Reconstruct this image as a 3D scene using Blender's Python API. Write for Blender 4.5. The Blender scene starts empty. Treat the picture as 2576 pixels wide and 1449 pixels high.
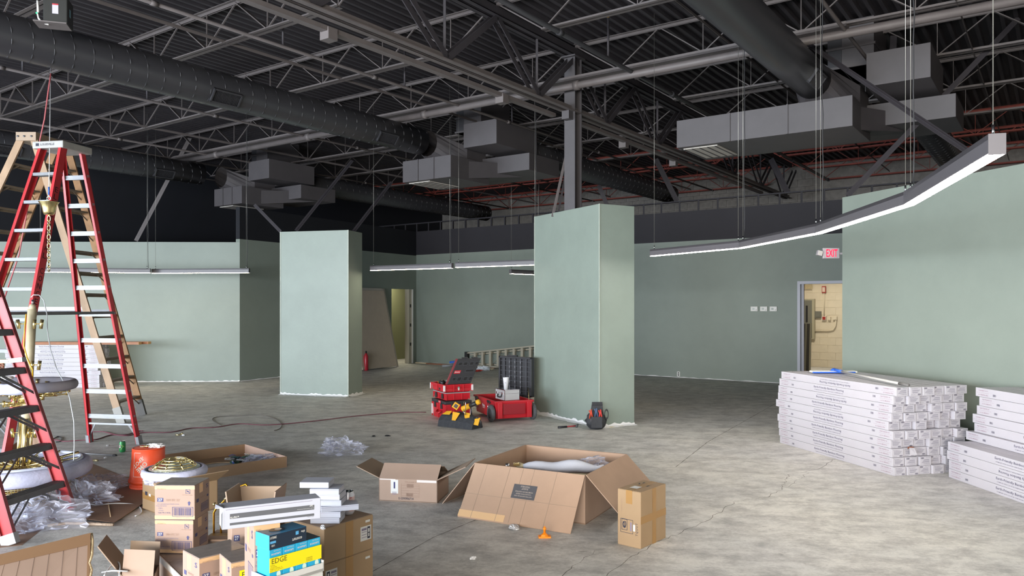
import bpy, bmesh, math, random
from mathutils import Vector, Matrix, noise
R = random.Random(7)
V3 = Vector
C = bpy.context.scene.collection
FPX, CX, HY, EYE = 1930.0, 1288.0, 769.0, 1.65

# ---------------------------------------------------------------- camera, world, light, exposure
cam_d = bpy.data.cameras.new('camera'); cam = bpy.data.objects.new('camera', cam_d); C.objects.link(cam)
cam.location = (0, 0, EYE); cam.rotation_euler = (math.pi/2, 0, 0)
cam_d.sensor_width = 36; cam_d.lens = 36*FPX/2576; cam_d.shift_y = (HY-724.5)/2576
cam_d.clip_start = .05; cam_d.clip_end = 200
bpy.context.scene.camera = cam
vs = bpy.context.scene.view_settings
vs.view_transform = 'Standard'; vs.look = 'None'; vs.gamma = 1; vs.use_curve_mapping = False
vs.exposure = 0.48
cy = bpy.context.scene.cycles; cy.max_bounces = 6; cy.diffuse_bounces = 4; cy.glossy_bounces = 3; cy.transparent_max_bounces = 10; cy.caustics_reflective = False; cy.caustics_refractive = False
world = bpy.data.worlds.new('world'); bpy.context.scene.world = world; world.use_nodes = True
wn = world.node_tree.nodes; wn['Background'].inputs[0].default_value = (.62, .78, 1, 1); wn['Background'].inputs[1].default_value = .6
U2, V2 = (.5794, .8150), (-.8150, .5794)
def uv(a, b, z=0): return V3((U2[0]*a+V2[0]*b, U2[1]*a+V2[1]*b, z))
UD, VD, ZD = uv(1, 0), uv(0, 1), V3((0, 0, 1))
def area(name, loc, direction, sx, sy, power, col, spread=180):
    d = bpy.data.lights.new(name, 'AREA'); d.shape = 'RECTANGLE'; d.size = sx; d.size_y = sy; d.energy = power; d.color = col
    d.spread = math.radians(spread)
    o = bpy.data.objects.new(name, d); C.objects.link(o); o.location = loc
    o.rotation_euler = V3(direction).to_track_quat('-Z', 'Y').to_euler(); return o
# daylight through the storefront glazing behind the camera
area('storefront_daylight', uv(-7.9, 12.3, 1.8), (UD+V3((0, 0, -.14))), 12.4, 3.2, 2250, (.84, .92, 1.0))
area('storefront_daylight_middle', uv(-7.9, 3.4, 1.7), (UD+V3((0, 0, -.36))), 5.2, 3.0, 1150, (.84, .92, 1.0))
area('storefront_daylight_right', uv(-7.9, -3.3, 1.7), (UD+V3((0, 0, -.38))), 8, 3.0, 1800, (1.0, .93, .82))

# ---------------------------------------------------------------- helpers
def px(x, y, z=0.0):
    Y = FPX*(EYE-z)/(y-HY); return V3(((x-CX)/FPX*Y, Y, z))
def pd(x, y, Y): return V3(((x-CX)/FPX*Y, Y, EYE-(y-HY)*Y/FPX))
def srgb(c):
    if isinstance(c, str): c = tuple(int(c[i:i+2], 16)/255 for i in (0, 2, 4))
    return tuple((v/12.92 if v <= .04045 else ((v+.055)/1.055)**2.4) for v in c)
_m = {}
def mat(name, col, rough=.6, metal=0, var=.0, scale=6, bump=0, bscale=40, emit=0, spec=.5, stretch=None, var2=None):
    if name in _m: return _m[name]
    m = bpy.data.materials.new(name); m.use_nodes = True; nt = m.node_tree; b = nt.nodes['Principled BSDF']
    c = srgb(col); b.inputs['Base Color'].default_value = (*c, 1); b.inputs['Roughness'].default_value = rough
    b.inputs['Metallic'].default_value = metal; b.inputs['Specular IOR Level'].default_value = spec
    if var or bump:
        tc = nt.nodes.new('ShaderNodeTexCoord'); mp = nt.nodes.new('ShaderNodeMapping')
        nt.links.new(tc.outputs['Object'], mp.inputs[0])
        if stretch: mp.inputs['Scale'].default_value = stretch
    if var:
        n = nt.nodes.new('ShaderNodeTexNoise'); n.inputs['Scale'].default_value = scale; n.inputs['Detail'].default_value = 6
        n.inputs['Roughness'].default_value = .65
        cr = nt.nodes.new('ShaderNodeValToRGB'); nt.links.new(mp.outputs[0], n.inputs['Vector'])
        d = srgb(var2) if var2 else tuple(v*(1-var) for v in c)
        e = c if var2 else tuple(min(1, v*(1+var)) for v in c)
        cr.color_ramp.elements[0].position = .32; cr.color_ramp.elements[1].position = .68
        cr.color_ramp.elements[0].color = (*d, 1); cr.color_ramp.elements[1].color = (*e, 1)
        nt.links.new(n.outputs['Fac'], cr.inputs[0]); nt.links.new(cr.outputs[0], b.inputs['Base Color'])
    if bump:
        n2 = nt.nodes.new('ShaderNodeTexNoise'); n2.inputs['Scale'].default_value = bscale; n2.inputs['Detail'].default_value = 3
        bp = nt.nodes.new('ShaderNodeBump'); bp.inputs['Strength'].default_value = bump; bp.inputs['Distance'].default_value = .01
        nt.links.new(mp.outputs[0], n2.inputs['Vector']); nt.links.new(n2.outputs['Fac'], bp.inputs['Height']); nt.links.new(bp.outputs[0], b.inputs['Normal'])
    if emit: b.inputs['Emission Color'].default_value = (*c, 1); b.inputs['Emission Strength'].default_value = emit
    _m[name] = m; return m
def film(name, col, alpha, rough=.12):
    m = bpy.data.materials.new(name); m.use_nodes = True; nt = m.node_tree; b = nt.nodes['Principled BSDF']; out = nt.nodes['Material Output']
    b.inputs['Base Color'].default_value = (*srgb(col), 1); b.inputs['Roughness'].default_value = rough
    t = nt.nodes.new('ShaderNodeBsdfTransparent'); mx = nt.nodes.new('ShaderNodeMixShader'); mx.inputs[0].default_value = alpha
    lw = nt.nodes.new('ShaderNodeFresnel'); lw.inputs[0].default_value = 1.22
    ad = nt.nodes.new('ShaderNodeMath'); ad.operation = 'ADD'; ad.use_clamp = True; ad.inputs[1].default_value = alpha
    nt.links.new(lw.outputs[0], ad.inputs[0]); nt.links.new(ad.outputs[0], mx.inputs[0])
    nt.links.new(t.outputs[0], mx.inputs[1]); nt.links.new(b.outputs[0], mx.inputs[2]); nt.links.new(mx.outputs[0], out.inputs[0]); return m
_tc = {}
def text_geo(s, bold=False):
    k = (s, bold)
    if k in _tc: return _tc[k]
    cu = bpy.data.curves.new('t', 'FONT'); cu.body = s; cu.size = 1; cu.resolution_u = 2; cu.offset = .014 if bold else 0
    cu.align_x = 'CENTER'; cu.align_y = 'CENTER'
    o = bpy.data.objects.new('t', cu); C.objects.link(o)
    me = bpy.data.meshes.new_from_object(o.evaluated_get(bpy.context.evaluated_depsgraph_get()))
    vsx = [(v.co.x, v.co.y) for v in me.vertices]; fs = [tuple(p.vertices) for p in me.polygons]
    bpy.data.objects.remove(o); bpy.data.curves.remove(cu); bpy.data.meshes.remove(me)
    if vsx:
        x0, x1 = min(v[0] for v in vsx), max(v[0] for v in vsx); y0, y1 = min(v[1] for v in vsx), max(v[1] for v in vsx)
    else: x0 = x1 = y0 = y1 = 0
    _tc[k] = (vsx, fs, (x0, x1, y0, y1)); return _tc[k]
def perp(d, side=None):
    d = d.normalized(); s = V3(side) if side is not None else (ZD.copy() if abs(d.z) < .95 else V3((1, 0, 0)))
    s = s-d*s.dot(d)
    if s.length < 1e-6: s = d.orthogonal()
    s.normalize(); return s, d.cross(s)
class MB:
    def __init__(s): s.v = []; s.f = []; s.mi = []; s.mats = []; s.sm = []
    def m(s, mt):
        if mt not in s.mats: s.mats.append(mt)
        return s.mats.index(mt)
    def add(s, vs_, fs_, mt, smooth=False):
        k = len(s.v); i = s.m(mt); s.v += [V3(v) for v in vs_]
        for f in fs_: s.f.append([k+j for j in f]); s.mi.append(i); s.sm.append(smooth)
        return s
    def obox(s, o, ex, ey, ez, mt):
        o, ex, ey, ez = V3(o), V3(ex), V3(ey), V3(ez)
        if ex.cross(ey).dot(ez) < 0: ex, ey = ey, ex
        vs_ = [o, o+ex, o+ex+ey, o+ey, o+ez, o+ex+ez, o+ex+ey+ez, o+ey+ez]
        return s.add(vs_, [(3, 2, 1, 0), (4, 5, 6, 7), (0, 1, 5, 4), (1, 2, 6, 5), (2, 3, 7, 6), (3, 0, 4, 7)], mt)
    def box(s, c, sz, mt, rz=0, M=None):
        M = M or Matrix.Rotation(rz, 3, 'Z'); ex, ey, ez = [M @ V3(e) for e in ((sz[0], 0, 0), (0, sz[1], 0), (0, 0, sz[2]))]
        return s.obox(V3(c)-(ex+ey+ez)/2, ex, ey, ez, mt)
    def bbox(s, c, sz, mt, bev, rz=0, M=None):
        """box whose vertical edges and rims are chamfered"""
        M = M or Matrix.Rotation(rz, 3, 'Z'); c = V3(c); x, y, z = [k/2 for k in sz]; b = min(bev, x*.9, y*.9, z*.9)
        def ring(ix, zz):
            X, Y = x-ix, y-ix; q = b*.7
            return [c+M @ V3(p) for p in ((-X+q, -Y, zz), (X-q, -Y, zz), (X, -Y+q, zz), (X, Y-q, zz), (X-q, Y, zz), (-X+q, Y, zz), (-X, Y-q, zz), (-X, -Y+q, zz))]
        rs = ring(b, -z)+ring(0, -z+b)+ring(0, z-b)+ring(b, z); fs_ = [tuple(range(7, -1, -1)), tuple(range(24, 32))]
        for k in range(3):
            for i in range(8): j = (i+1) % 8; fs_.append((k*8+i, k*8+j, k*8+8+j, k*8+8+i))
        return s.add(rs, fs_, mt)
    def beam(s, p0, p1, w, d, mt, side=None):
        p0, p1 = V3(p0), V3(p1); a, b = perp(p1-p0, side); return s.obox(p0-a*w/2-b*d/2, a*w, b*d, p1-p0, mt)
    def chan(s, p0, p1, w, d, t, mt, side, open_=1):
        """C channel: web w wide across 'side', flanges d deep"""
        p0, p1 = V3(p0), V3(p1); a, b = perp(p1-p0, side); b = b*open_; L = p1-p0
        s.obox(p0-a*w/2, a*w, b*t, L, mt); s.obox(p0-a*w/2, a*t, b*d, L, mt); s.obox(p0+a*(w/2-t), a*t, b*d, L, mt); return s
    def tube(s, pts, r, mt, n=8, closed=False, cap=True):
        pts = [V3(p) for p in pts]; N = len(pts); rings = []; a = None
        for i, p in enumerate(pts):
            q0 = pts[(i-1) % N] if (closed or i) else p; q1 = pts[(i+1) % N] if (closed or i < N-1) else p
            d = (q1-q0)
            if d.length < 1e-9: d = V3((0, 0, 1))
            d.normalize(); a = perp(d, a)[0] if a is not None else perp(d)[0]; b = d.cross(a)
            rr = r[i] if isinstance(r, (list, tuple)) else r
            rings.append([p+(a*math.cos(t)+b*math.sin(t))*rr for t in [2*math.pi*k/n for k in range(n)]])
        vs_ = [v for q in rings for v in q]; fs_ = []
        for i in range(N if closed else N-1):
            k0, k1 = i*n, ((i+1) % N)*n
            for k in range(n): l = (k+1) % n; fs_.append((k0+k, k0+l, k1+l, k1+k))
        if cap and not closed: fs_ += [tuple(range(n-1, -1, -1)), tuple((N-1)*n+k for k in range(n))]
        return s.add(vs_, fs_, mt, True)
    def lathe(s, prof, c, mt, n=24, M=None):
        M = M or Matrix.Identity(3); c = V3(c); vs_ = []; fs_ = []
        for r, z in prof:
            for k in range(n): t = 2*math.pi*k/n; vs_.append(c+M @ V3((r*math.cos(t), r*math.sin(t), z)))
        for i in range(len(prof)-1):
            for k in range(n): l = (k+1) % n; fs_.append((i*n+k, i*n+l, (i+1)*n+l, (i+1)*n+k))
        if prof[0][0] > 1e-4: fs_.append(tuple(range(n-1, -1, -1)))
        if prof[-1][0] > 1e-4: fs_.append(tuple((len(prof)-1)*n+k for k in range(n)))
        return s.add(vs_, fs_, mt, True)
    def torus(s, c, Rm, r, mt, n=40, m_=10, M=None, sz=1):
        M = M or Matrix.Identity(3); c = V3(c); vs_ = []; fs_ = []
        for i in range(n):
            t = 2*math.pi*i/n
            for j in range(m_):
                q = 2*math.pi*j/m_; rr = Rm+r*math.cos(q); vs_.append(c+M @ V3((rr*math.cos(t), rr*math.sin(t), r*sz*math.sin(q))))
        for i in range(n):
            for j in range(m_): a, b = ((i+1) % n), ((j+1) % m_); fs_.append((i*m_+j, a*m_+j, a*m_+b, i*m_+b))
        return s.add(vs_, fs_, mt, True)
    def plate(s, pts, th, mt, nrm=None):
        pts = [V3(p) for p in pts]; n = nrm and V3(nrm) or (pts[1]-pts[0]).cross(pts[2]-pts[0]); n.normalize(); k = len(pts)
        q = [p+n*th for p in pts]; fs_ = [tuple(range(k-1, -1, -1)), tuple(range(k, 2*k))]+[(i, (i+1) % k, k+(i+1) % k, k+i) for i in range(k)]
        return s.add(pts+q, fs_, mt)
    def text(s, t, o, xd, yd, w, h, mt, bold=False, off=.0008):
        """text centred on o, fitted in w x h"""
        g, fs_, (x0, x1, y0, y1) = text_geo(t, bold)
        if not g: return s
        xd, yd = V3(xd).normalized(), V3(yd).normalized(); n = xd.cross(yd); o = V3(o)+n*off
        sx = w/(x1-x0); sy = h/(y1-y0); cx_, cy_ = (x0+x1)/2, (y0+y1)/2
        return s.add([o+xd*((x-cx_)*sx)+yd*((y-cy_)*sy) for x, y in g], fs_, mt)
    def rect(s, o, xd, yd, w, h, mt, off=.0008):
        xd, yd = V3(xd).normalized(), V3(yd).normalized(); n = xd.cross(yd); o = V3(o)+n*off
        return s.add([o-xd*w/2-yd*h/2, o+xd*w/2-yd*h/2, o+xd*w/2+yd*h/2, o-xd*w/2+yd*h/2], [(0, 1, 2, 3)], mt)
    def bars(s, o, xd, yd, w, h, mt, n=22, seed=1):
        r = random.Random(seed); xd_ = V3(xd).normalized(); x = -w/2; u = w/(n*2)
        while x < w/2-u:
            k = u*r.choice((.5, .8, 1, 1.6)); s.rect(V3(o)+xd_*(x+k/2), xd, yd, k, h, mt); x += k+u*r.choice((.6, 1, 1.3))
        return s
    def frame(s, o, xd, yd, w, h, t, mt, off=.0008):
        x, y = V3(xd).normalized(), V3(yd).normalized(); o = V3(o)
        s.rect(o+y*(h-t)/2, x, y, w, t, mt, off); s.rect(o-y*(h-t)/2, x, y, w, t, mt, off)
        s.rect(o+x*(w-t)/2, x, y, t, h, mt, off); s.rect(o-x*(w-t)/2, x, y, t, h, mt, off); return s
    def build(s, name, parent=None, world=True, bev=0):
        me = bpy.data.meshes.new(name); vv = s.v
        if parent is not None and world:
            Mi = Mw(parent).inverted(); vv = [Mi @ v for v in s.v]
        me.from_pydata([tuple(v) for v in vv], [], s.f)
        for mt in s.mats: me.materials.append(mt)
        me.polygons.foreach_set('material_index', s.mi); me.polygons.foreach_set('use_smooth', s.sm); me.update()
        o = bpy.data.objects.new(name, me); C.objects.link(o)
        if parent is not None: o.parent = parent
        if any(s.sm) and not all(s.sm): pass
        if bev:
            md = o.modifiers.new('b', 'BEVEL'); md.width = bev; md.segments = 2; md.limit_method = 'ANGLE'
        return o
def Mw(o):
    M = Matrix.Translation(o.location) @ o.rotation_euler.to_matrix().to_4x4(); return (Mw(o.parent) @ M) if o.parent else M
def tag(o, label=None, cat=None, group=None, kind=None):
    for k, v in (('label', label), ('category', cat), ('group', group), ('kind', kind)):
        if v: o[k] = v
    return o
def thing(name, label, cat, loc=(0, 0, 0), rz=0, group=None):
    o = bpy.data.objects.new(name, None); o.empty_display_size = .1; C.objects.link(o); o.location = loc; o.rotation_euler = (0, 0, rz)
    return tag(o, label, cat, group)
def P(name, parent, world=True, bev=0, label=None):
    """context: with P('leg', t) as b: b.box(...)"""
    class K:
        def __enter__(s): s.b = MB(); return s.b
        def __exit__(s, *a):
            if a[0] is None:
                o = s.b.build(name, parent, world, bev); s.b.o = o
                if label: o['label'] = label
    return K()
def S(name, bev=0, kind='structure', parent=None, world=True):
    class K:
        def __enter__(s): s.b = MB(); return s.b
        def __exit__(s, *a):
            if a[0] is None:
                o = s.b.build(name, parent, world, bev); s.b.o = o
                if kind and parent is None: o['kind'] = kind
    return K()
kids = {}
def copy_tree(o, parent=None):
    c = o.copy(); C.objects.link(c); c.parent = parent
    for ch in list(o.children): copy_tree(ch, c)
    return c
def relabel(o, label): o['label'] = label; return o
def smooth_obj(o):
    for p in o.data.polygons: p.use_smooth = True
def rotM(ang, ax): return Matrix.Rotation(ang, 3, ax)
def alignZ(d): return V3(d).to_track_quat('Z', 'Y').to_matrix()

# ---------------------------------------------------------------- materials
M_CEIL = mat('charcoal_ceiling_paint', '38353a', .62, var=.12, scale=3)
M_STEEL = mat('painted_steel_grey', '625c5c', .55, var=.10, scale=5)
M_DUCT = mat('painted_duct_charcoal', '36363a', .36, var=.05, scale=2)
M_PLEN = mat('painted_sheet_metal', '4a474a', .55, var=.08, scale=3)
M_RED_P = mat('red_primer_steel', '7a342a', .7, var=.2, scale=4)
M_BLACKW = mat('navy_black_wall_paint', '10121a', .75, var=.1, scale=2)
M_FASCIA = mat('charcoal_fascia_paint', '27252b', .75, var=.07, scale=2)
M_GREEN = mat('sage_green_wall_paint', '828c84', .55, var=.05, scale=1.1, bump=.06, bscale=30)
M_GREEN2 = mat('sage_green_fresh_paint', '89958d', .42, var=.06, scale=1.6, bump=.10, bscale=22)
M_BLOCK = mat('grey_concrete_block', '77736f', .9, var=.18, scale=8, bump=.3)
M_CREAM = mat('cream_block_paint', 'd6cbb4', .6, var=.04, scale=3)
M_TRIM = mat('grey_door_frame_paint', 'b4b5c0', .4)
M_WHITE = mat('white_paint', 'e2e2e0', .5)
M_PAPER = mat('white_masking_paper', 'e4e4e6', .8, bump=.3)
M_DARK = mat('near_black', '151517', .6)
M_INK = mat('dark_ink', '2c2d3d', .8)
M_ALU = mat('aluminium', '96989d', .5, metal=.35, var=.06, scale=12)
M_CHROME = mat('chrome', 'd5d7dc', .15, metal=1)
M_BLK = mat('black_plastic', '26272a', .45)
M_CABLE = mat('galvanised_cable', '9b9a94', .4, metal=.7)
# ---------------------------------------------------------------- room shell
def concrete():
    m = bpy.data.materials.new('stained_concrete_slab'); m.use_nodes = True; nt = m.node_tree; b = nt.nodes['Principled BSDF']
    tc = nt.nodes.new('ShaderNodeTexCoord'); L = nt.links.new
    def ns(scale, det, rough, vec=None, dist=0):
        n = nt.nodes.new('ShaderNodeTexNoise'); n.inputs['Scale'].default_value = scale; n.inputs['Detail'].default_value = det
        n.inputs['Roughness'].default_value = rough; n.inputs['Distortion'].default_value = dist; L(vec or tc.outputs['Object'], n.inputs['Vector']); return n
    def ramp(n, a, b_, ca, cb):
        r = nt.nodes.new('ShaderNodeValToRGB'); r.color_ramp.elements[0].position = a; r.color_ramp.elements[1].position = b_
        r.color_ramp.elements[0].color = (*srgb(ca), 1); r.color_ramp.elements[1].color = (*srgb(cb), 1); L(n.outputs['Fac'], r.inputs[0]); return r
    base = ramp(ns(.55, 8, .62, dist=.4), .3, .7, 'cdcdcc', 'e6e3db')
    mpn = nt.nodes.new('ShaderNodeMapping'); mpn.inputs['Rotation'].default_value = (0, 0, .25); mpn.inputs['Scale'].default_value = (1.3, 1.9, 1); L(tc.outputs['Object'], mpn.inputs[0])
    blot = ramp(ns(2.6, 10, .78, mpn.outputs[0], .15), .38, .58, '98979a', 'ffffff')
    fine = ramp(ns(42, 6, .75), .3, .7, 'cfcfcf', 'ffffff')
    spots = ramp(ns(7.5, 6, .7, mpn.outputs[0], .3), .30, .38, '6b655f', 'ffffff')
    def mul(x, y, f):
        q = nt.nodes.new('ShaderNodeMix'); q.data_type = 'RGBA'; q.blend_type = 'MULTIPLY'; q.inputs[0].default_value = f
        L(x.outputs[0] if x.bl_idname != 'ShaderNodeMix' else x.outputs[2], q.inputs[6]); L(y.outputs[0], q.inputs[7]); return q
    o = mul(mul(mul(base, blot, .6), fine, .6), spots, .4); L(o.outputs[2], b.inputs['Base Color'])
    rr = nt.nodes.new('ShaderNodeMapRange'); rr.inputs[3].default_value = .42; rr.inputs[4].default_value = .75
    n = ns(1.6, 6, .6); L(n.outputs['Fac'], rr.inputs[0]); L(rr.outputs[0], b.inputs['Roughness'])
    bp = nt.nodes.new('ShaderNodeBump'); bp.inputs['Strength'].default_value = .25; bp.inputs['Distance'].default_value = .01
    n3 = ns(26, 6, .7); L(n3.outputs['Fac'], bp.inputs['Height']); L(bp.outputs[0], b.inputs['Normal']); return m
M_FLOOR = concrete(); M_CRACK = mat('dark_crack_line', '4f4a45', .9)  # M_CRACK: one flat dark tone for cracks and control joints
with S('floor') as b:
    b.add([uv(-9, -8, 0), uv(24, -8, 0), uv(24, 20, 0), uv(-9, 20, 0)], [(0, 1, 2, 3)], M_FLOOR)
floor = b.o
def crack(pts, w, name='crack', jag=.02):
    pts = [px(*p) for p in pts]; out = []; r = random.Random(int(pts[0].x*100))
    for i in range(len(pts)-1):
        n = max(2, int((pts[i+1]-pts[i]).length/.06))
        for k in range(n): q = pts[i].lerp(pts[i+1], k/n); out.append(q+V3((r.uniform(-jag, jag), r.uniform(-jag, jag), 0)))
    out.append(pts[-1]); vs_, fs_ = [], []
    for i, p in enumerate(out):
        d = (out[min(i+1, len(out)-1)]-out[max(i-1, 0)]).normalized(); s_ = V3((-d.y, d.x, 0))*w*r.uniform(.4, 1.2); vs_ += [p-s_+V3((0, 0, .0012)), p+s_+V3((0, 0, .0012))]
        if i: fs_.append((2*i-2, 2*i-1, 2*i+1, 2*i))
    with P(name, floor) as b: b.add(vs_, fs_, M_CRACK)
crack([(1420, 1449), (1470, 1400), (1520, 1380)], .002)
crack([(1520, 1449), (1640, 1370), (1760, 1320), (1850, 1262), (1930, 1250), (1965, 1232), (1985, 1195), (2060, 1180), (2110, 1150)], .0022, jag=.016)
crack([(1965, 1232), (2000, 1215), (2035, 1190)], .0018)
crack([(930, 1442), (1090, 1352), (1240, 1290)], .0035, 'control_joint', .001)
crack([(1700, 1175), (1780, 1112), (1960, 1010)], .0035, 'control_joint', .001)
crack([(1380, 1040), (1500, 1062)], .002, jag=.015)

# corrugated roof deck, ribs running along u
ZT = 5.48
with S('ceiling') as b:
    vs_, fs_ = [], []; bb = -7.5; i = 0; prof = []
    while bb < 19.5:
        prof += [(bb, 0), (bb+.048, 0), (bb+.058, .06), (bb+.142, .06)]; bb += .1524
    for q, z in prof: vs_ += [uv(-8.6, q, ZT+z), uv(23, q, ZT+z)]
    for i in range(len(prof)-1): fs_.append((2*i, 2*i+2, 2*i+3, 2*i+1))
    b.add(vs_, fs_, M_CEIL)
with S('ceiling_deck_top') as b: b.add([uv(-9, -8, ZT+.08), uv(24, -8, ZT+.08), uv(24, 20, ZT+.08), uv(-9, 20, ZT+.08)], [(0, 1, 2, 3)], M_CEIL)
# perimeter walls
with S('wall_left_perimeter') as b: b.obox(uv(-9, 18.6), UD*31.5, VD*.2, ZD*5.6, M_BLACKW)
with S('wall_right_perimeter') as b: b.obox(uv(-9, -7.6), UD*31.5, VD*.2, ZD*5.6, M_BLACKW)
with S('wall_front') as b:                       # storefront side behind the camera: header, sill, piers
    b.obox(uv(-8.5, -7.6, 3.35), UD*.2, VD*26.2, ZD*2.25, M_BLACKW); b.obox(uv(-8.5, -7.6), UD*.2, VD*26.2, ZD*.2, M_GREEN)
    for k in range(10): b.obox(uv(-8.5, -7.6+k*2.9), UD*.12, VD*.08, ZD*3.35, M_ALU)
ap = 21.7
def blocks(parent, a, b0, b1, z0, z1, mt, bw=.4, bh=.2):
    row = 0; z = z0; first = None
    while z < z1-.02:
        q = b0-(bw/2 if row % 2 else 0)
        while q < b1:
            lo, hi = max(q, b0), min(q+bw, b1)
            if hi-lo > .05:
                full = abs(hi-lo-bw) < 1e-6
                if full and first:
                    o = first.copy(); C.objects.link(o)
                else:
                    m_ = MB(); c = V3((0, 0, 0)); w = hi-lo
                    m_.obox(uv(0, .0025, .0025), UD*.03, VD*(w-.005), ZD*(bh-.005), mt); o = m_.build('block', None); o.parent = parent
                    if full: first = o
                o.location = uv(a+R.uniform(-.004, 0), lo, z)
            q += bw
        z += bh; row += 1
with S('wall_back_perimeter') as b:
    b.obox(uv(ap, -7.6), UD*.2, VD*26.4, ZD*5.6, M_BLOCK)
bw_ = b.o; blocks(bw_, ap-.03, 5.2, 14.4, 3.9, 5.3, M_BLOCK)

# green partition: left wall (frontal), return, back wall with doorway
WH = 3.10
def wallseg(name, p0, p1, z0, z1, mt, th=.12, back=1):
    p0, p1 = V3((p0[0], p0[1], 0)), V3((p1[0], p1[1], 0)); d = (p1-p0).normalized(); n = V3((-d.y, d.x, 0))*back
    with S(name) as b: b.obox(p0+ZD*z0, p1-p0, n*th, ZD*(z1-z0), mt)
    return b.o
A0 = px(30, 962); A1 = px(603, 960); A2 = V3((-2.78, 22.27, 0)); BD = V3((.815, -.5794, 0))
def bk(s): return A2+BD*s
def sat(pxx):   # distance along the back wall where it crosses image column pxx
    k = (pxx-CX)/FPX; return (k*A2.y-A2.x)/(BD.x-k*BD.y)
wl = wallseg('wall_left', A0+V3((-.3, 0, 0)), A1, 0, 3.03, M_GREEN)
wallseg('wall_left_corner', (A0.x-6, A0.y-3.2), (A0.x-.3, A0.y-.02), 0, 3.03, M_GREEN)
dr = (A2-A1).normalized()
d0, d1 = 0.0, (A2-A1).length
def rt(k): return A1+dr*k
def rat(pxx): k = (pxx-CX)/FPX; return (k*A1.y-A1.x)/(dr.x-k*dr.y)
s0, s1 = rat(985), rat(1036)
wr = wallseg('wall_far_left', rt(0), rt(s0), 0, 3.10, M_GREEN); wallseg('wall_far_left_end', rt(s1), rt(d1), 0, 3.10, M_GREEN)
wallseg('wall_far_left_header', rt(s0), rt(s1), 2.12, 3.10, M_GREEN)
wallseg('wall_far_left_upper', rt(0)+V3((.0, 0, 0)), rt(d1), 3.105, 3.8, M_BLACKW)
sD0, sD1 = sat(2014), sat(2150)
wallseg('wall_back', bk(0), bk(sD0), 0, 3.12, M_GREEN); wallseg('wall_back_header', bk(sD0), bk(sD1), 2.10, 3.12, M_GREEN); wallseg('wall_back_end', bk(sD1), bk(sD1+5), 0, 3.12, M_GREEN)
# fascia runs on past the inner corner
wallseg('wall_back_fascia', bk(-1.9), bk(sD1+5), 3.12, 3.80, M_FASCIA, .14)
fr = thing('stud_framing', 'open charcoal metal stud framing standing on top of the dark fascia band', 'framing', bk(0)+ZD*3.8)
NB = V3((.5794, .815, 0))
with P('top_track', fr) as b: b.obox(bk(-1.9)+ZD*4.02, BD*(sD1+6.9), NB*.09, ZD*.03, M_FASCIA)
proto = None; s = -1.8
while s < sD1+4.5:
    if proto is None:
        m_ = MB(); m_.obox(V3((0, 0, 0)), BD*.04, NB*.004, ZD*.22, M_FASCIA); m_.obox(V3((0, 0, 0)), BD*.004, NB*.08, ZD*.22, M_FASCIA); proto = m_.build('stud', None); proto.parent = fr; o = proto
    else: o = proto.copy(); C.objects.link(o)
    o.location = (bk(s)+ZD*3.8)-fr.location; s += .45
# masking strips at wall feet
def ragged(name, parent, p0, p1, w, out, n=40, zz=.03):
    p0, p1, out = V3(p0), V3(p1), V3(out); vs_, fs_ = [], []; r = random.Random(int(p0.x*91+5))
    for i in range(n+1):
        p = p0.lerp(p1, i/n); h = zz*r.uniform(.6, 1.6); q = w*r.uniform(.5, 1.2); vs_ += [p+out*.004+ZD*h, p+out*.012+ZD*h*.4, p+out*q+ZD*.003]
        if i: k = 3*i; fs_ += [(k-3, k-2, k+1, k), (k-2, k-1, k+2, k+1)]
    with P(name, parent) as b: b.add(vs_, fs_, M_PAPER)
ragged('masking_strip', wl, A0+V3((2.2, 0, 0)), A1, .05, (0, -1, 0), 50, .022)
ragged('masking_strip', wr, rt(0), rt(s0), .05, V3((dr.y, -dr.x, 0)), 40, .02)
wbo = [o for o in C.objects if o.name == 'wall_back'][0]
ragged('masking_strip', wbo, bk(.1), bk(sD0-.1), .045, -NB, 90, .018)
# right partition
RW = V3((-.305, .952, 0)).normalized(); q0 = pd(2119, 769, 9.93); q0.z = 0
wallseg('wall_right', q0, q0-RW*3.35, 0, 3.05, M_GREEN, .15, -1 if False else 1)
RW2 = V3((-.10, .995, 0)).normalized(); q1 = q0-RW*3.35
wallseg('wall_right_near', q1, q1-RW2*6, 0, 3.05, M_GREEN, .15, 1)
# drywall pillars
def pillar(label, c0, l, r_, h, pm):
    c0, l, r_ = V3(c0), V3(l), V3(r_); ex = l-c0; d = ex.normalized(); n = V3((d.y, -d.x, 0))
    if n.dot(r_-c0) < 0: n = -n
    w = (r_-c0).length; t = thing('drywall_pillar', label, 'pillar', c0+ex/2+n*w/2); t['kind'] = 'structure'
    with P('drywall', t, bev=.004) as b: b.obox(c0, ex, n*w, ZD*h, M_GREEN2)
    with P('corner_bead', t) as b:
        for q in (c0, l): b.obox(q-d*.012-n*.004, d*.024, n*.004, ZD*(h), pm)
    ragged('masking_strip', t, l, c0, .09, -n, 30, .035); ragged('masking_strip', t, c0, c0+n*w, .09, -d, 12, .035); return t
M_BEAD = mat('primed_corner_bead', 'a4aca2', .5, var=.1, scale=9)
pA = pillar('tall sage green drywall pillar beside the red tool chests', (1.182, 10.37, 0), (.351, 11.88, 0), (1.678, 10.69, 0), 3.03, M_BEAD)
pB = pillar('wide sage green drywall pillar standing nearest the left wall', (-2.965, 13.87, 0), (-4.29, 14.22, 0), (-2.76, 14.41, 0), 3.02, M_BEAD)
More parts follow.
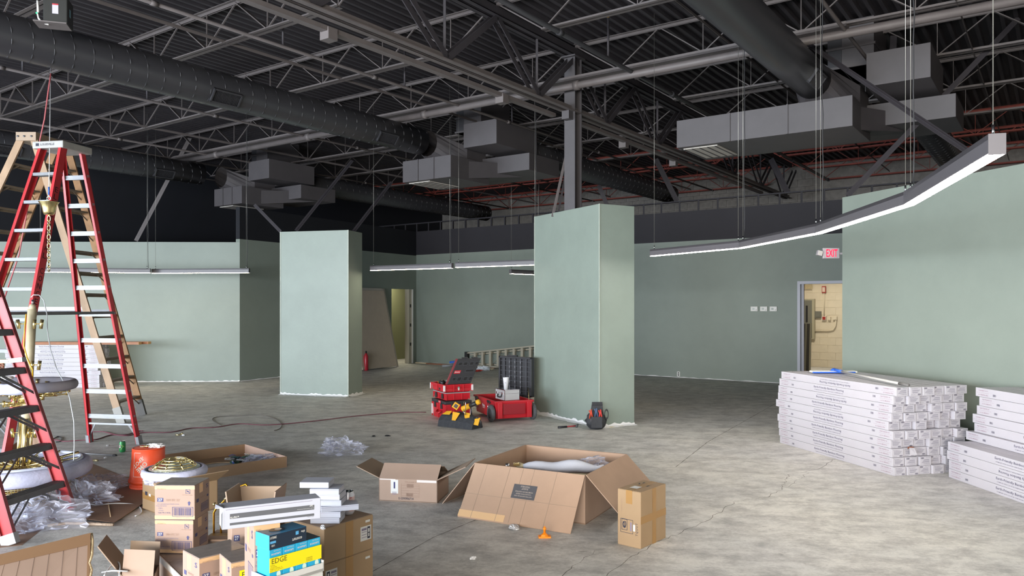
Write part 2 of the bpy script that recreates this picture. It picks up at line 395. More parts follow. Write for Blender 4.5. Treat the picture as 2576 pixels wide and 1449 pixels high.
# ---- rooms behind the doorways
with S('trim_1') as b:      # grey door frame of the exit doorway
    for s in (sD0-.06, sD1): b.obox(bk(s)-NB*.03, BD*.06, NB*.18, ZD*2.16, M_TRIM)
    b.obox(bk(sD0)-NB*.03+ZD*2.10, BD*(sD1-sD0), NB*.18, ZD*.06, M_TRIM); b.obox(bk(sD0)+NB*.05, BD*.05, NB*.05, ZD*2.1, M_TRIM)
with S('wall_service_room') as b: b.obox(uv(21.595, 2.6), UD*.06, VD*5.2, ZD*3.0, M_CREAM)
blocks(b.o, 21.59, 3.4, 6.6, 0, 2.8, M_CREAM)
with S('ceiling_service_room') as b: b.obox(uv(18.2, 2.6, 3.0), UD*3.4, VD*5.2, ZD*.05, M_CREAM)
with S('wall_service_room_side') as b: b.obox(uv(18.35, 7.0), UD*3.2, VD*.1, ZD*3.0, M_CREAM)
area('service_room_lamp', uv(19.6, 4.9, 2.9), (0, 0, -1), 1.2, 1.2, 52, (1, .92, .78))
def back_room(name, label, cat, x0, y0, x1, y1, a=21.58): pass
def spot(x, y, a):  # point on plane a=const through pixel
    d = V3(((x-CX)/FPX, 1, -(y-HY)/FPX)); k = a/(d.x*U2[0]+d.y*U2[1]); return V3((0, 0, EYE))+d*k
wcor = mat('corrugated_cream_panel', 'cdbd96', .6)
with P('ribbed_panel', bw_) as b:
    for k in range(9): p = spot(2016+k*3.2, 715, 21.5); b.obox(V3((p.x, p.y, 2.1)), VD*-.018, UD*.02, ZD*.55, wcor)
t = thing('electrical_panel', 'grey electrical breaker panel on the cream block wall of the service room', 'electrical panel', spot(2035, 800, 21.5))
m_pan = mat('panel_grey', '6d6d63', .5); tl, br = spot(2012, 752, 21.5), spot(2049, 853, 21.5)
with P('enclosure', t) as b: b.obox(V3((tl.x, tl.y, br.z)), (br-tl)*V3((1, 1, 0)) if False else V3((br.x-tl.x, br.y-tl.y, 0)), UD*.08, ZD*(tl.z-br.z), mat('panel_trim', 'a59f88', .5))
with P('panel_door', t) as b: b.obox(V3((tl.x, tl.y, br.z+.04))-UD*.015+V3((br.x-tl.x, br.y-tl.y, 0))*.1, V3((br.x-tl.x, br.y-tl.y, 0))*.72, UD*.02, ZD*(tl.z-br.z-.08), m_pan)
with P('breaker_strip', t) as b:
    for f in (.15, .42): b.obox(V3((tl.x, tl.y, br.z+.45))-UD*.025+V3((br.x-tl.x, br.y-tl.y, 0))*f, V3((br.x-tl.x, br.y-tl.y, 0))*.13, UD*.012, ZD*.45, M_DARK)
def wallbox(name, label, cat, x0, y0, x1, y1, col, d=.06, a=21.56, extra=None):
    p, q = spot(x0, y0, a), spot(x1, y1, a); h = V3((q.x-p.x, q.y-p.y, 0)); t = thing(name, label, cat, V3((p.x, p.y, q.z)))
    with P('housing', t) as b: b.obox(V3((p.x, p.y, q.z))-UD*d*.5, h, UD*d, ZD*(p.z-q.z), col)
    with P('cover', t) as b: b.obox(V3((p.x, p.y, q.z))-UD*(d*.5+.012)+h*.15+ZD*(p.z-q.z)*.15, h*.7, UD*.012, ZD*(p.z-q.z)*.7, extra or col)
    return t
mred = mat('alarm_red', '9a2f28', .4)
wallbox('fire_alarm', 'red fire alarm strobe high on the cream service room wall', 'alarm', 2068, 720, 2078, 737, mred, extra=mat('alarm_lens', 'd9c4b4', .3))
wallbox('alarm_pull_station', 'small red and white pull station below the conduit in the service room', 'alarm', 2068, 795, 2079, 806, mat('ivory', 'd6cfc0', .5), extra=mred)
wallbox('junction_box', 'open grey junction box right of the breaker panel', 'electrical box', 2050, 783, 2066, 800, m_pan)
wallbox('conduit_box', 'small cream conduit box right of the red pull station', 'electrical box', 2083, 797, 2090, 806, M_CREAM)
wallbox('conduit_box', 'larger cream conduit box farthest right on the service room wall', 'electrical box', 2095, 796, 2106, 805, M_CREAM)
cnd = MB(); g = [spot(*p, 21.55) for p in ((2103, 806), (2102, 820), (2096, 830), (2085, 832), (2050, 832))]; cnd.tube(g, .016, M_CREAM)
cnd.tube([spot(2073, 738, 21.55), spot(2073, 795, 21.55)], .016, M_CREAM); tag(cnd.build('wall_conduit'), 'cream painted conduit bending along the service room block wall', 'conduit')
mp1 = mat('stacked_panel_dark', '5b574e', .6); mp2 = mat('stacked_panel_edge', 'b9b096', .6)
for k, (xa, xb, lab) in enumerate(((2014, 2022, 'dark sheet panel leaning nearest the exit door frame'), (2025, 2034, 'dark sheet panel with pale edge leaning in front inside the service room'))):
    p = spot(xa, 960, 17.4+k*.1); q = spot(xb, 960, 17.4+k*.1); h = V3((q.x-p.x, q.y-p.y, 0)); p.z = 0; t = thing('sheet_panel', lab, 'panel', p, 0)
    with P('sheet', t) as b: b.obox(p, h, UD*.02, ZD*1.25+UD*.22-h*.4, mp1)
    with P('edge_strip', t) as b: b.obox(p+h*1.02, h.normalized()*.035, UD*.02, ZD*1.26+UD*.22-h*.4, mp2)
# room seen through the far-left opening
gi = mat('olive_green_inner_wall', '8f9270', .7)
nr = V3((-dr.y, dr.x, 0))
with S('wall_inner_room') as b:
    c_ = rt(s0-1.2)+nr*1.3; b.obox(c_, dr*3.6, nr*.1, ZD*2.9, gi)
area('inner_room_fill', rt(s0+1.1)+nr*.75+ZD*2.7, (0, 0, -1), .5, .5, 26, (1, .92, .7))  # fill light added to brighten the inner room, no fixture known there
with S('trim_2') as b:       # unpainted jamb at the opening
    b.obox(rt(s1)-nr*.02, -dr*.0+dr*.05, nr*.16, ZD*2.12, M_WHITE); b.obox(rt(s1)-dr*.14+nr*.0, dr*.14, nr*.14, ZD*2.12, mat('bare_jamb', 'b9b3a3', .6))
for z in (.5, 1.05, 1.6):
    with P('hinge_mortise', b.o) as b2: b2.obox(rt(s1)-dr*.09-nr*.006+ZD*z, dr*.05, nr*.01, ZD*.09, M_DARK)
# leaning door slab with its frame
t = thing('leaning_door', 'beige door slab in a pale frame leaning beside the far left opening', 'door', px(950, 926))
o1, o2 = px(925, 928), px(976, 924); top = pd(966, 722, o2.y+.55); tl_ = pd(913, 726, o1.y+.45)
sl = mat('beige_door', 'c9b9a8', .6, var=.04)
e = o2-o1; up = (top-o2); up2 = (tl_-o1)
no_ = V3((dr.y, -dr.x, 0)); dq0 = rt(rat(872))+no_*.50; dq1 = rt(rat(966))+no_*.50; dq2 = rt(rat(963))+no_*.06; dq3 = rt(rat(868))+no_*.06; dq2.z = dq3.z = 2.12
def lp(x, y): return dq0.lerp(dq1, x).lerp(dq3.lerp(dq2, x), y)
with P('door_slab', t) as b: b.plate([lp(0, .01), lp(.93, .01), lp(.93, .965), lp(0, .965)], .04, sl)
with P('door_panel', t) as b: b.plate([lp(.12, .1), lp(.82, .1), lp(.82, .62), lp(.12, .62)], -.006, sl); b.plate([lp(.12, .68), lp(.82, .68), lp(.82, .92), lp(.12, .92)], -.006, sl)
with P('frame_jamb', t) as b: b.plate([lp(.93, 0), lp(1, 0), lp(1, 1), lp(.93, 1)], -.06, mat('pale_jamb', 'c4bcb2', .5))
with P('frame_head', t) as b: b.plate([lp(0, .965), lp(1, .965), lp(1, 1), lp(0, 1)], -.06, _m['pale_jamb'])
with P('latch_plate', t) as b: b.plate([lp(.88, .41), lp(.93, .41), lp(.93, .44), lp(.88, .44)], -.066, M_DARK)
t = thing('fire_extinguisher', 'red cylinder at the foot of the leaning door beside the wide pillar', 'extinguisher', px(921, 932))
with P('cylinder', t, world=False) as b: b.lathe([(.05, 0), (.06, .02), (.06, .36), (.03, .42), (.02, .44)], (0, 0, 0), mat('extinguisher_red', 'a82230', .35), 16)
with P('valve', t, world=False) as b: b.lathe([(.02, .44), (.025, .48), (.01, .5)], (0, 0, 0), M_DARK, 10)

# ---------------------------------------------------------------- roof steel
def copyset(proto, loc):
    c = copy_tree(proto); c.location = loc; return c
def joist(L, mt, label, loc, group):
    """bar joist along +V from its location, local coords"""
    t = thing('bar_joist', label, 'roof joist', loc, 0, group)
    zt, zb = 0, -.50
    with P('top_chord', t, False) as b:
        for s_ in (-.057, .012): b.obox(UD*s_+ZD*(zt-.008), UD*.045, VD*L, ZD*.008, mt)
        for s_ in (-.016, .012): b.obox(UD*s_+ZD*(zt-.045), UD*.005, VD*L, ZD*.045, mt)
    with P('bottom_chord', t, False) as b:
        for s_ in (-.060, .012): b.obox(UD*s_+VD*.7+ZD*zb, UD*.048, VD*(L-1.4), ZD*.006, mt)
        for s_ in (-.016, .012): b.obox(UD*s_+VD*.7+ZD*zb, UD*.005, VD*(L-1.4), ZD*.04, mt)
    n = int((L-1.4)/1.22); pitch = (L-1.4)/n; ups = []
    web = MB(); web.beam(VD*.7+ZD*(zb+.02), VD*(.7+pitch/2)+ZD*(zt-.02), .055, .012, mt, UD); wo = web.build('web_member', t, False)
    web = MB(); web.beam(VD*(.7+pitch/2)+ZD*(zt-.02), VD*(.7+pitch)+ZD*(zb+.02), .018, .014, mt, UD); wd = web.build('web_member', t, False)
    web = MB(); web.beam(VD*.7+ZD*(zb+.02), VD*.7+ZD*(zt-.01), .014, .01, mt, UD); wv = web.build('web_member', t, False)
    with P('end_web', t, False) as b: b.beam(VD*.02+ZD*(zt-.03), VD*.7+ZD*(zb+.02), .016, .016, mt, UD)
    with P('end_web', t, False) as b: b.beam(VD*(L-.02)+ZD*(zt-.03), VD*(L-.7)+ZD*(zb+.02), .016, .016, mt, UD)
    for i in range(1, n):
        for w in (wo, wd, wv): c = w.copy(); C.objects.link(c); c.location = VD*pitch*i
    return t
GA = 5.81; jp = {}
for k in range(-6, 7):
    a = 9.73+1.94*k
    if a > 21.4 or a < -2: continue
    for bay, (b0, L) in enumerate(((GA+.02, 12.7), (GA-.02-12.7, 12.68))):
        mt = M_RED_P if a > 17 else M_STEEL; key = (bay, mt.name)
        side = 'left' if bay == 0 else 'right'
        lab = f'{"red primed" if a > 17 else "dark painted"} open web roof joist {side} of the girder, {"over the steel column" if k == 0 else (("%s nearer than" % ["", "one bay", "two bays", "three bays", "four bays", "five bays", "six bays"][-k]) if k < 0 else ("%s beyond" % ["", "one bay", "two bays", "three bays", "four bays", "five bays", "six bays"][k]))+" the column"}'
        if key not in jp: jp[key] = joist(L, mt, lab, uv(a, b0, ZT-.002), 'roof bar joists')
        else: relabel(copyset(jp[key], uv(a, b0, ZT-.002)), lab)
# truss girder along u over the column
gd = thing('truss_girder', 'heavy charcoal truss girder running over the tall pillar steel column', 'girder', uv(9.73, GA, 4.48))
with P('bottom_chord', gd) as b:
    for s_ in (-.10, .02): b.obox(uv(-3, GA+s_, 4.48), UD*23.8, VD*.08, ZD*.012, M_STEEL); b.obox(uv(-3, GA+s_+(.07 if s_ < 0 else 0), 4.48), UD*23.8, VD*.01, ZD*.09, M_STEEL)
with P('top_chord', gd) as b:
    for s_ in (-.10, .02): b.obox(uv(-3, GA+s_, 5.30), UD*23.8, VD*.08, ZD*.014, M_CEIL); b.obox(uv(-3, GA+s_, 5.30), UD*23.8, VD*.014, ZD*.1, M_CEIL)
for k in range(-6, 6):
    a = 9.73+1.94*k
    for (aa, bb_) in ((a, a+.97), (a+1.94, a+.97)):
        with P('web_member', gd) as b:
            for s_ in (-.05, .05): b.beam(uv(aa, GA+s_, 5.30), uv(bb_, GA+s_, 4.52), .075, .012, M_CEIL, UD)
    with P('post', gd) as b: b.beam(uv(a+.97, GA, 4.5), uv(a+.97, GA, 5.3), .03, .03, M_CEIL)
sc = thing('steel_column', 'grey wide flange steel column rising out of the tall pillar to the girder', 'column', (.90, 11.3, 3.03))
with P('flange', sc) as b:
    for s_ in (-.1, .088): b.obox(V3((.9, 11.3, 3.03))+UD*s_-VD*.09, UD*.012, VD*.18, ZD*2.3, M_PLEN)
with P('web', sc) as b: b.obox(V3((.9, 11.3, 3.03))-UD*.09-VD*.006, UD*.18, VD*.012, ZD*2.3, M_PLEN)
with P('cap_plate', sc) as b: b.obox(V3((.9, 11.3, 5.28))-UD*.15-VD*.12, UD*.3, VD*.24, ZD*.02, M_PLEN)
with P('knee_bracket', sc) as b: b.obox(V3((.9, 11.3, 4.36))-UD*.22-VD*.06, UD*.12, VD*.12, ZD*.12, M_PLEN)
# horizontal bridging
for i, (b_, z) in enumerate(((8.6, 4.99), (11.2, 4.99), (13.9, 4.99), (16.4, 4.99), (3.4, 4.99), (.9, 4.99))):
    m_ = MB(); m_.beam(uv(-2, b_, z), uv(21, b_, z), .03, .005, M_STEEL); m_.beam(uv(-2, b_+.01, z+.015), uv(21, b_+.01, z+.015), .03, .005, M_STEEL)
    tag(m_.build('bridging_angle'), ['thin bridging angle over duct nearest the girder, left side', 'thin bridging angle between the long duct and far left ducts', 'bridging angle just right of the far left duct', 'bridging angle closest to the black left wall', 'bridging angle first right of the girder', 'bridging angle above the right hand duct'][i], 'bridging', 'joist bridging angles')
# sprinkler pipes
def pipe(name, pts, r, mt, label, couple=2.9, cat='pipe', group=None):
    t = thing(name, label, cat, pts[0], 0, group)
    with P('pipe_run', t) as b: b.tube(pts, r, mt, 12)
    L = (V3(pts[-1])-V3(pts[0])).length; n = int(L/couple)
    for i in range(1, n+1):
        p = V3(pts[0]).lerp(V3(pts[-1]), i*couple/L); d = (V3(pts[-1])-V3(pts[0])).normalized()
        with P('coupling', t) as b: b.tube([p-d*.04, p+d*.04], r*1.35, mt, 12)
    return t
am = (px(1440, 217, 4.80).x*U2[0]+px(1440, 217, 4.80).y*U2[1])
pipe('sprinkler_main', [uv(am, -6, 4.80), uv(am, 17.2, 4.80)], .052, M_STEEL, 'thick grey sprinkler main crossing the room in front of the steel column')
m_ = MB(); m_.obox(uv(am+.03, 2.0, 4.90), UD*.16, VD*14.0, ZD*.03, M_STEEL); m_.obox(uv(am+.03, 2.0, 4.90), UD*.006, VD*14, ZD*.06, M_STEEL)
tag(m_.build('strut_channel'), 'flat steel strut channel lying along the thick sprinkler main', 'channel')
mh = mat('brass', 'c9a04b', .3, metal=.9)
hd = thing('fire_sprinkler', 'x', 'sprinkler', (0, 0, 0), 0, 'upright sprinkler heads')
with P('riser', hd, False) as b: b.tube([(0, 0, 0), (0, 0, .52)], .014, M_CEIL, 8)
with P('brass_head', hd, False) as b: b.lathe([(.012, .52), (.018, .535), (.01, .55), (.006, .57), (.028, .575), (.028, .58), (.002, .585)], (0, 0, 0), mh, 12)
first_head = True
br = [(2.0, 'right of the right hand duct'), (4.72, 'just right of the girder'), (7.75, 'between the girder and the long duct'), (11.5, 'left of the long duct'), (14.6, 'beside the far left duct'), (17.4, 'against the black left wall')]
heads = {0: ((1740, 215),), 1: ((1530, 75),), 2: ((712, 65), (1018, 185), (1288, 290)), 3: ((57, 270), (370, 335))}
for i, (b_, lab) in enumerate(br):
    pipe('sprinkler_branch', [uv(-2, b_, 4.83), uv(20.5, b_, 4.83)], .021 if i != 1 else .03, M_STEEL if i != 1 else M_DUCT, f'slim dark sprinkler branch pipe running {lab}', 3.2, group='sprinkler branch pipes')
    for j, (hx, hy) in enumerate(heads.get(i, ())):
        k_ = (hx-CX)/FPX; a_ = (b_*(-V2[0]+k_*V2[1]))/(U2[0]-k_*U2[1]); c = hd if first_head else copy_tree(hd); first_head = False
        c.location = uv(a_, b_, 4.84); relabel(c, f'brass upright sprinkler head on the branch pipe {lab}, {["nearest", "middle", "farthest"][j] if len(heads[i]) > 1 else "single"} one'.replace('the branch pipe ', 'branch ').replace('running ', ''))
# conduit with boxes beside the girder
t = thing('lighting_track', 'grey conduit raceway with junction boxes under the girder', 'conduit', uv(3, GA+.25, 4.42))
with P('raceway', t) as b: b.obox(uv(1, GA+.22, 4.44), UD*8.6, VD*.09, ZD*.05, M_STEEL); b.obox(uv(10.2, GA+.16, 4.44), UD*9, VD*.09, ZD*.05, M_STEEL)
for a in (3.2, 5.25, 8.25, 11.8, 13.9):
    with P('junction_box', t) as b: b.obox(uv(a, GA+.2, 4.36), UD*.12, VD*.13, ZD*.12, M_STEEL)
# diagonal kicker braces
def brace(p0, p1, w, label, mt=M_STEEL, cat='brace', group='diagonal kicker braces'):
    m_ = MB(); p0, p1 = V3(p0), V3(p1); sd = V3((0, 1, 0)).cross((p1-p0).normalized()); m_.beam(p0, p1, w, .006, mt, sd); m_.beam(p0+V3((0, .02, 0)), p1+V3((0, .02, 0)), .006, .05, mt, sd)
    return tag(m_.build('kicker_brace'), label, cat, group)
brace(pd(342, 606, 17.0), pd(484, 335, 17.6), .09, 'wide pale diagonal brace rising behind the left wall')
brace(pd(745, 580, 14.6), pd(886, 404, 16.2), .07, 'diagonal brace leaning right from the top of the wide pillar', M_CEIL)
brace(pd(888, 584, 14.6), pd(985, 458, 16.0), .07, 'diagonal brace springing from the right corner of the wide pillar', M_CEIL)
brace(pd(706, 583, 14.5), pd(640, 515, 14.9), .06, 'short diagonal brace leaning left from the wide pillar top', M_CEIL)
brace(pd(1390, 545, 11.4), pd(1428, 372, 11.75), .04, 'steep brace beside the steel column, outer one')
brace(pd(1406, 528, 11.6), pd(1433, 380, 11.75), .03, 'steep brace beside the steel column, inner one', M_CEIL)
brace(pd(2132, 492, 10.2), pd(2563, 45, 10.2), .07, 'long diagonal brace rising to the upper right above the right wall', M_CEIL)
brace(pd(2432, 379, 7.6), pd(1962, 63, 10.3), .075, 'long diagonal brace falling toward the near end of the long light', M_CEIL)
brace(pd(1703, 506, 18.0), pd(1649, 400, 17.8), .12, 'dark kicker brace behind the fascia right of the tall pillar', M_CEIL)
brace(pd(1982, 486, 16.8), pd(1939, 400, 16.6), .13, 'dark kicker brace behind the fascia near the right ductwork', M_CEIL)
brace(pd(1527, 516, 18.6), pd(1506, 466, 18.6), .10, 'short kicker brace peeking over the tall pillar', M_CEIL)
brace(pd(2240, 250, 10.5), pd(2248, 90, 10.5), .09, 'upright hanger strut beside the right ductwork', M_CEIL)

# ---------------------------------------------------------------- ducts
def duct(name, a0, a1, b_, z, r, label, regs=(), seams=True):
    t = thing(name, label, 'duct', uv(a0, b_, z))
    with P('duct_shell', t) as b: b.tube([uv(a0+(a1-a0)*i/8, b_, z) for i in range(9)], r, M_DUCT, 36)
    if seams:
        pts = []; n = int((a1-a0)/.21*12)
        for i in range(n): th = 2*math.pi*i/12; pts.append(uv(a0+.21*i/12, b_, z)+VD*(r+.001)*math.cos(th)+ZD*(r+.001)*math.sin(th))
        with P('spiral_seam', t) as b: b.tube(pts, .0075, M_DUCT, 5)
    for a in regs:
        with P('air_register', t) as b:
            nn = (-VD*.80-ZD*.6).normalized(); tt = UD.cross(nn); o = uv(a, b_, z)+nn*(r+.012)
            for (du, dt, w, h) in ((0, -.085, .42, .02), (0, .085, .42, .02), (-.2, 0, .02, .19), (.2, 0, .02, .19)): b.obox(o+UD*(du-w/2)+tt*(dt-h/2)-nn*.04, UD*w, tt*h, nn*.055, M_DUCT)
            b.obox(o-UD*.2-tt*.08-nn*.03, UD*.4, tt*.16, nn*.008, M_DARK)
            for k in range(20): b.obox(o+UD*(-.19+k*.02)-tt*.075-nn*.02, UD*.004, tt*.15, nn*.02, M_DUCT)
    return t
DR = .228
DZ = 4.52
def regat(xx, b_): k_ = (xx-CX)/FPX; return (b_*(-V2[0]+k_*V2[1]))/(U2[0]-k_*U2[1])
b1 = 9.09; duct('spiral_duct', -2.5, 10.0, b1, DZ, DR, 'long round spiral duct crossing the upper left of the ceiling', (regat(548, b1), regat(955, b1)))
b2 = 15.23; duct('spiral_duct', -2.5, 9.7, b2, DZ, DR, 'round duct along the black left wall behind the ladders', (regat(402, b2), regat(10, b2)))
b3 = 2.55; duct('spiral_duct', -2.5, 10.3, b3, DZ, DR, 'big round duct descending through the upper right', (regat(2015, b3),), seams=False)
duct('spiral_duct', 11.7, 18.5, 8.14, DZ, DR, 'round duct continuing behind the steel column to the back', (12.9,))
duct('spiral_duct', 11.7, 19, 14.5, DZ, DR, 'round duct beyond the left plenum box toward the back')
duct('spiral_duct', 11.7, 17.5, 1.70, DZ, DR, 'round duct beyond the right plenum, deepest in shadow')
def hvac(label, bd, left, leftw, grille, off=0):
    t = thing('air_plenum', label, 'air handler duct', uv(10.6, bd, 3.86))
    o = lambda a, b_, z: uv(a, bd+b_+off*0, z)
    def hexa(b, a0, a1, bl0, bl1, z0, z1, mt=M_PLEN): b.obox(o(a0, bl0, z0), UD*(a1-a0), VD*(bl1-bl0), ZD*(z1-z0), mt)
    with P('supply_box', t, bev=.004) as b: hexa(b, 10.5, 11.75, -1.30, -.58, 4.42, 4.84)
    with P('riser_duct', t, bev=.004) as b: hexa(b, 11.0, 11.9, -.58, -.18, 4.84, ZT); hexa(b, 11.0, 11.9, -.18, -.0, 4.84, ZT, M_DUCT)
    with P('riser_flange', t) as b: hexa(b, 10.98, 11.92, -.60, .02, 5.1, 5.13); hexa(b, 10.98, 11.92, -.6, .02, 4.84, 4.87)
    # elbow transition from the round duct down into the plenum
    with P('transition', t) as b:
        n = 16; r1 = [uv(10.2, bd, DZ)+VD*DR*math.cos(2*math.pi*k/n)+ZD*DR*math.sin(2*math.pi*k/n) for k in range(n)]
        def sq(k):
            c, s_ = math.cos(2*math.pi*k/n), math.sin(2*math.pi*k/n); m_ = max(abs(c), abs(s_)); return VD*(c/m_*.36)+ZD*(s_/m_*.21)
        r2 = [uv(10.75, bd-.1, 4.30)+sq(k) for k in range(n)]; r3 = [uv(11.3, bd-.1, 4.30)+sq(k) for k in range(n)]
        b.add(r1+r2+r3, [(k, (k+1) % n, n+(k+1) % n, n+k) for k in range(n)]+[(n+k, n+(k+1) % n, 2*n+(k+1) % n, 2*n+k) for k in range(n)]+[tuple(2*n+k for k in range(n))], M_PLEN)
    with P('return_plenum', t, bev=.005) as b: hexa(b, 10.1, 11.2, left-leftw, left, 3.86, 4.24)
    with P('bottom_pan', t, bev=.004) as b:
        b.add([o(10.6, left-leftw, 3.90), o(11.9, left-leftw-.4, 4.06), o(11.9, left-.5, 4.06), o(11.2, left-.1, 3.9), o(10.6, left-leftw, 4.2), o(11.9, left-leftw-.4, 4.3), o(11.9, left-.5, 4.3), o(11.2, left-.1, 4.2)], [(0, 3, 2, 1), (4, 5, 6, 7), (0, 1, 5, 4), (1, 2, 6, 5), (2, 3, 7, 6), (3, 0, 4, 7)], M_PLEN)
    with P('cross_duct', t, bev=.004) as b: hexa(b, 11.2, 12.2, -1.5, left-.2, 4.05, 4.35)
    for f in (.33, .66):
        with P('seam_strip', t) as b: hexa(b, 10.085, 10.1, left-leftw*f-.01, left-leftw*f+.01, 3.86, 4.24)
    with P('grille', t) as b:
        hexa(b, 10.2, 11.0, left-.55 if grille != 1 else left-leftw+.1, left-.06 if grille != 1 else left-leftw+.9, 3.846, 3.858, mat('pale_filter_media', 'b8b4ae', .8))
        for k in range(5): q = (left-.52+k*.11); hexa(b, 10.2, 11.0, q, q+.012, 3.838, 3.848, M_PLEN)
    return t
hvac('sheet metal air plenum hanging in the middle, beside the steel column', b1, .50, 1.12, 0)
hvac('sheet metal air plenum hanging on the left above the wide pillar', b2, .1, 1.0, 0)
hvac('long sheet metal air plenum hanging at upper right above the long light', b3, 1.80, 2.3, 0)
# ---------------------------------------------------------------- linear pendant lights
M_HOUS = mat('charcoal_light_housing', '5f5c60', .4); M_LED = mat('led_diffuser', 'fff6ea', .5, emit=46)
M_LED2 = mat('led_diffuser_far', 'ffefd2', .5, emit=26)
LZ = 2.30
def pend(p0, p1, label, led, cables=((0.03, 0), (.97, 1)), ext=0):
    p0, p1 = V3(p0), V3(p1); d = (p1-p0).normalized(); L = (p1-p0).length; n = V3((-d.y, d.x, 0)); up = ZD
    t = thing('pendant_light', label, 'light', p0, 0, 'linear pendant lights')
    W, H = .068, .085
    with P('housing', t, bev=.002) as b:
        b.obox(p0-n*W/2+up*.006, d*L, n*.004, up*H, M_HOUS); b.obox(p0+n*(W/2-.004)+up*.006, d*L, n*.004, up*H, M_HOUS)
        b.obox(p0-n*W/2+up*(H-.02), d*L, n*W, up*.026, M_HOUS)
    with P('end_cap', t) as b: b.obox(p0-n*W/2-d*.004, d*.004, n*W, up*(H+.006), M_HOUS)
    with P('end_cap', t) as b: b.obox(p1-n*W/2, d*.004, n*W, up*(H+.006), M_HOUS)
    with P('diffuser', t) as b: b.obox(p0-n*(W/2-.004), d*L, n*(W-.008), up*.012, led)
    for f, kind in cables:
        q = p0+d*L*f+up*(H+.005)
        with P('gripper', t) as b: b.tube([q, q+up*.05], .006, M_CHROME, 8)
        with P('suspension_cable', t) as b: b.tube([q+up*.05, V3((q.x, q.y, ZT+.01))], .0022, M_CABLE, 5)
        if kind:
            pts = []; r = random.Random(int(q.x*100)); k = 0
            z = q.z+.01
            while z < ZT-.1: pts.append(V3((q.x+.018+r.uniform(-.006, .006), q.y+r.uniform(-.01, .01), z))); z += .16
            with P('power_cord', t) as b: b.tube(pts, .0042, M_BLK, 6)
    return t
Lp = [px(2508, 389, LZ), px(2287, 517, LZ), px(2060, 588, LZ), px(1865, 625, LZ), px(1640, 645, LZ)]
names = ['near end section of the long bright pendant light at right', 'second section from the near end of the long angled pendant light', 'third section of the long angled pendant light before the exit sign', 'far end section of the long angled pendant light right of the tall pillar']
for i in range(4): pend(Lp[i], Lp[i+1], names[i], M_LED, ((.03, 0), (.975, 1)) if i < 3 else ((.03, 0), (.97, 0)))
pend(px(934, 681, LZ), px(1138, 675, LZ), 'short lit pendant light hanging right of the wide pillar', M_LED2)
pend(px(1148, 673.5, LZ), px(1352, 667, LZ), 'lit pendant light running up to the tall pillar edge', M_LED2)
pend(px(384, 688, LZ), px(627, 686.5, LZ), 'lit white pendant light in front of the left wall', M_LED2)
pend(px(112, 685, LZ), px(378, 687, LZ), 'dim pendant light seen behind the red stepladder', M_LED2)
pend(px(-140, 683, LZ), px(108, 685, LZ), 'dim pendant light at the far left picture edge', M_LED2)
pend(px(1284, 689, LZ), px(1356, 692, LZ), 'small dark pendant light hanging deeper beside the tall pillar', M_LED2)

# ---------------------------------------------------------------- exit sign, thermostats
mE = mat('exit_red_glow', 'ff1030', .5, emit=2.2); mSh = mat('sign_housing', 'c9c2c6', .4)
ep = pd(2090, 637, 10.6); t = thing('exit_sign', 'lit red EXIT sign on an arm beside the right wall end', 'sign', ep)
with P('sign_box', t, bev=.006) as b: b.box(ep, (.225, .045, .145), mSh)
with P('lettering', t) as b: b.text('EXIT', ep+V3((.005, -.0235, 0)), (1, 0, 0), (0, 0, 1), .155, .105, mE, True)
with P('mounting_arm', t) as b: b.box(ep+V3((.15, 0, -.005)), (.1, .03, .025), mSh)
with P('lamp_head', t, bev=.004) as b: b.box(ep+V3((-.16, -.01, .0)), (.07, .06, .07), mSh, M=rotM(.25, 'Y')); b.box(ep+V3((-.12, 0, 0)), (.04, .02, .02), mSh)
with P('lamp_lens', t) as b: b.box(ep+V3((-.16, -.042, .0)), (.055, .004, .055), mat('lens', 'dfdad5', .2), M=rotM(.25, 'Y'))
for i, xx in enumerate((1898, 1922, 1946)):
    s = sat(xx); p = bk(s); Y = p.y; z = EYE-(777-HY)*Y/FPX
    t = thing('thermostat', ['white thermostat farthest left of the row on the back wall', 'middle white thermostat of three on the back wall', 'white thermostat nearest the exit doorway'][i], 'thermostat', p+ZD*z, 0, 'wall thermostats')
    with P('cover', t, bev=.004) as b: b.obox(p+ZD*(z-.05)-BD*.075-NB*.03, BD*.15, NB*.03, ZD*.1, M_WHITE)
    with P('display', t) as b: b.obox(p+ZD*(z-.02)-BD*.04-NB*.032, BD*.05, NB*.003, ZD*.04, mat('lcd', '8d948a', .3))
    with P('button', t) as b: b.obox(p+ZD*(z-.03)+BD*.04-NB*.033, BD*.015, NB*.004, ZD*.015, mat('grey_button', '8a8a8a', .5))
for i, xx in enumerate((1008,)):
    pass
def outlet(q, xd, nd, label):
    t = thing('wall_outlet', label, 'outlet', q)
    with P('cover_plate', t) as b: b.obox(V3(q)-V3(xd)*.035+V3(nd)*.0, V3(xd)*.07, V3(nd)*.006, ZD*.11, M_WHITE)
    with P('socket', t) as b:
        for z in (.02, .065): b.obox(V3(q)-V3(xd)*.016+V3(nd)*.006+ZD*z, V3(xd)*.032, V3(nd)*.003, ZD*.026, M_DARK)
s = sat(1707); outlet(bk(s)+ZD*.03, BD, -NB, 'tiny wall outlet low on the back wall right of the tall pillar')

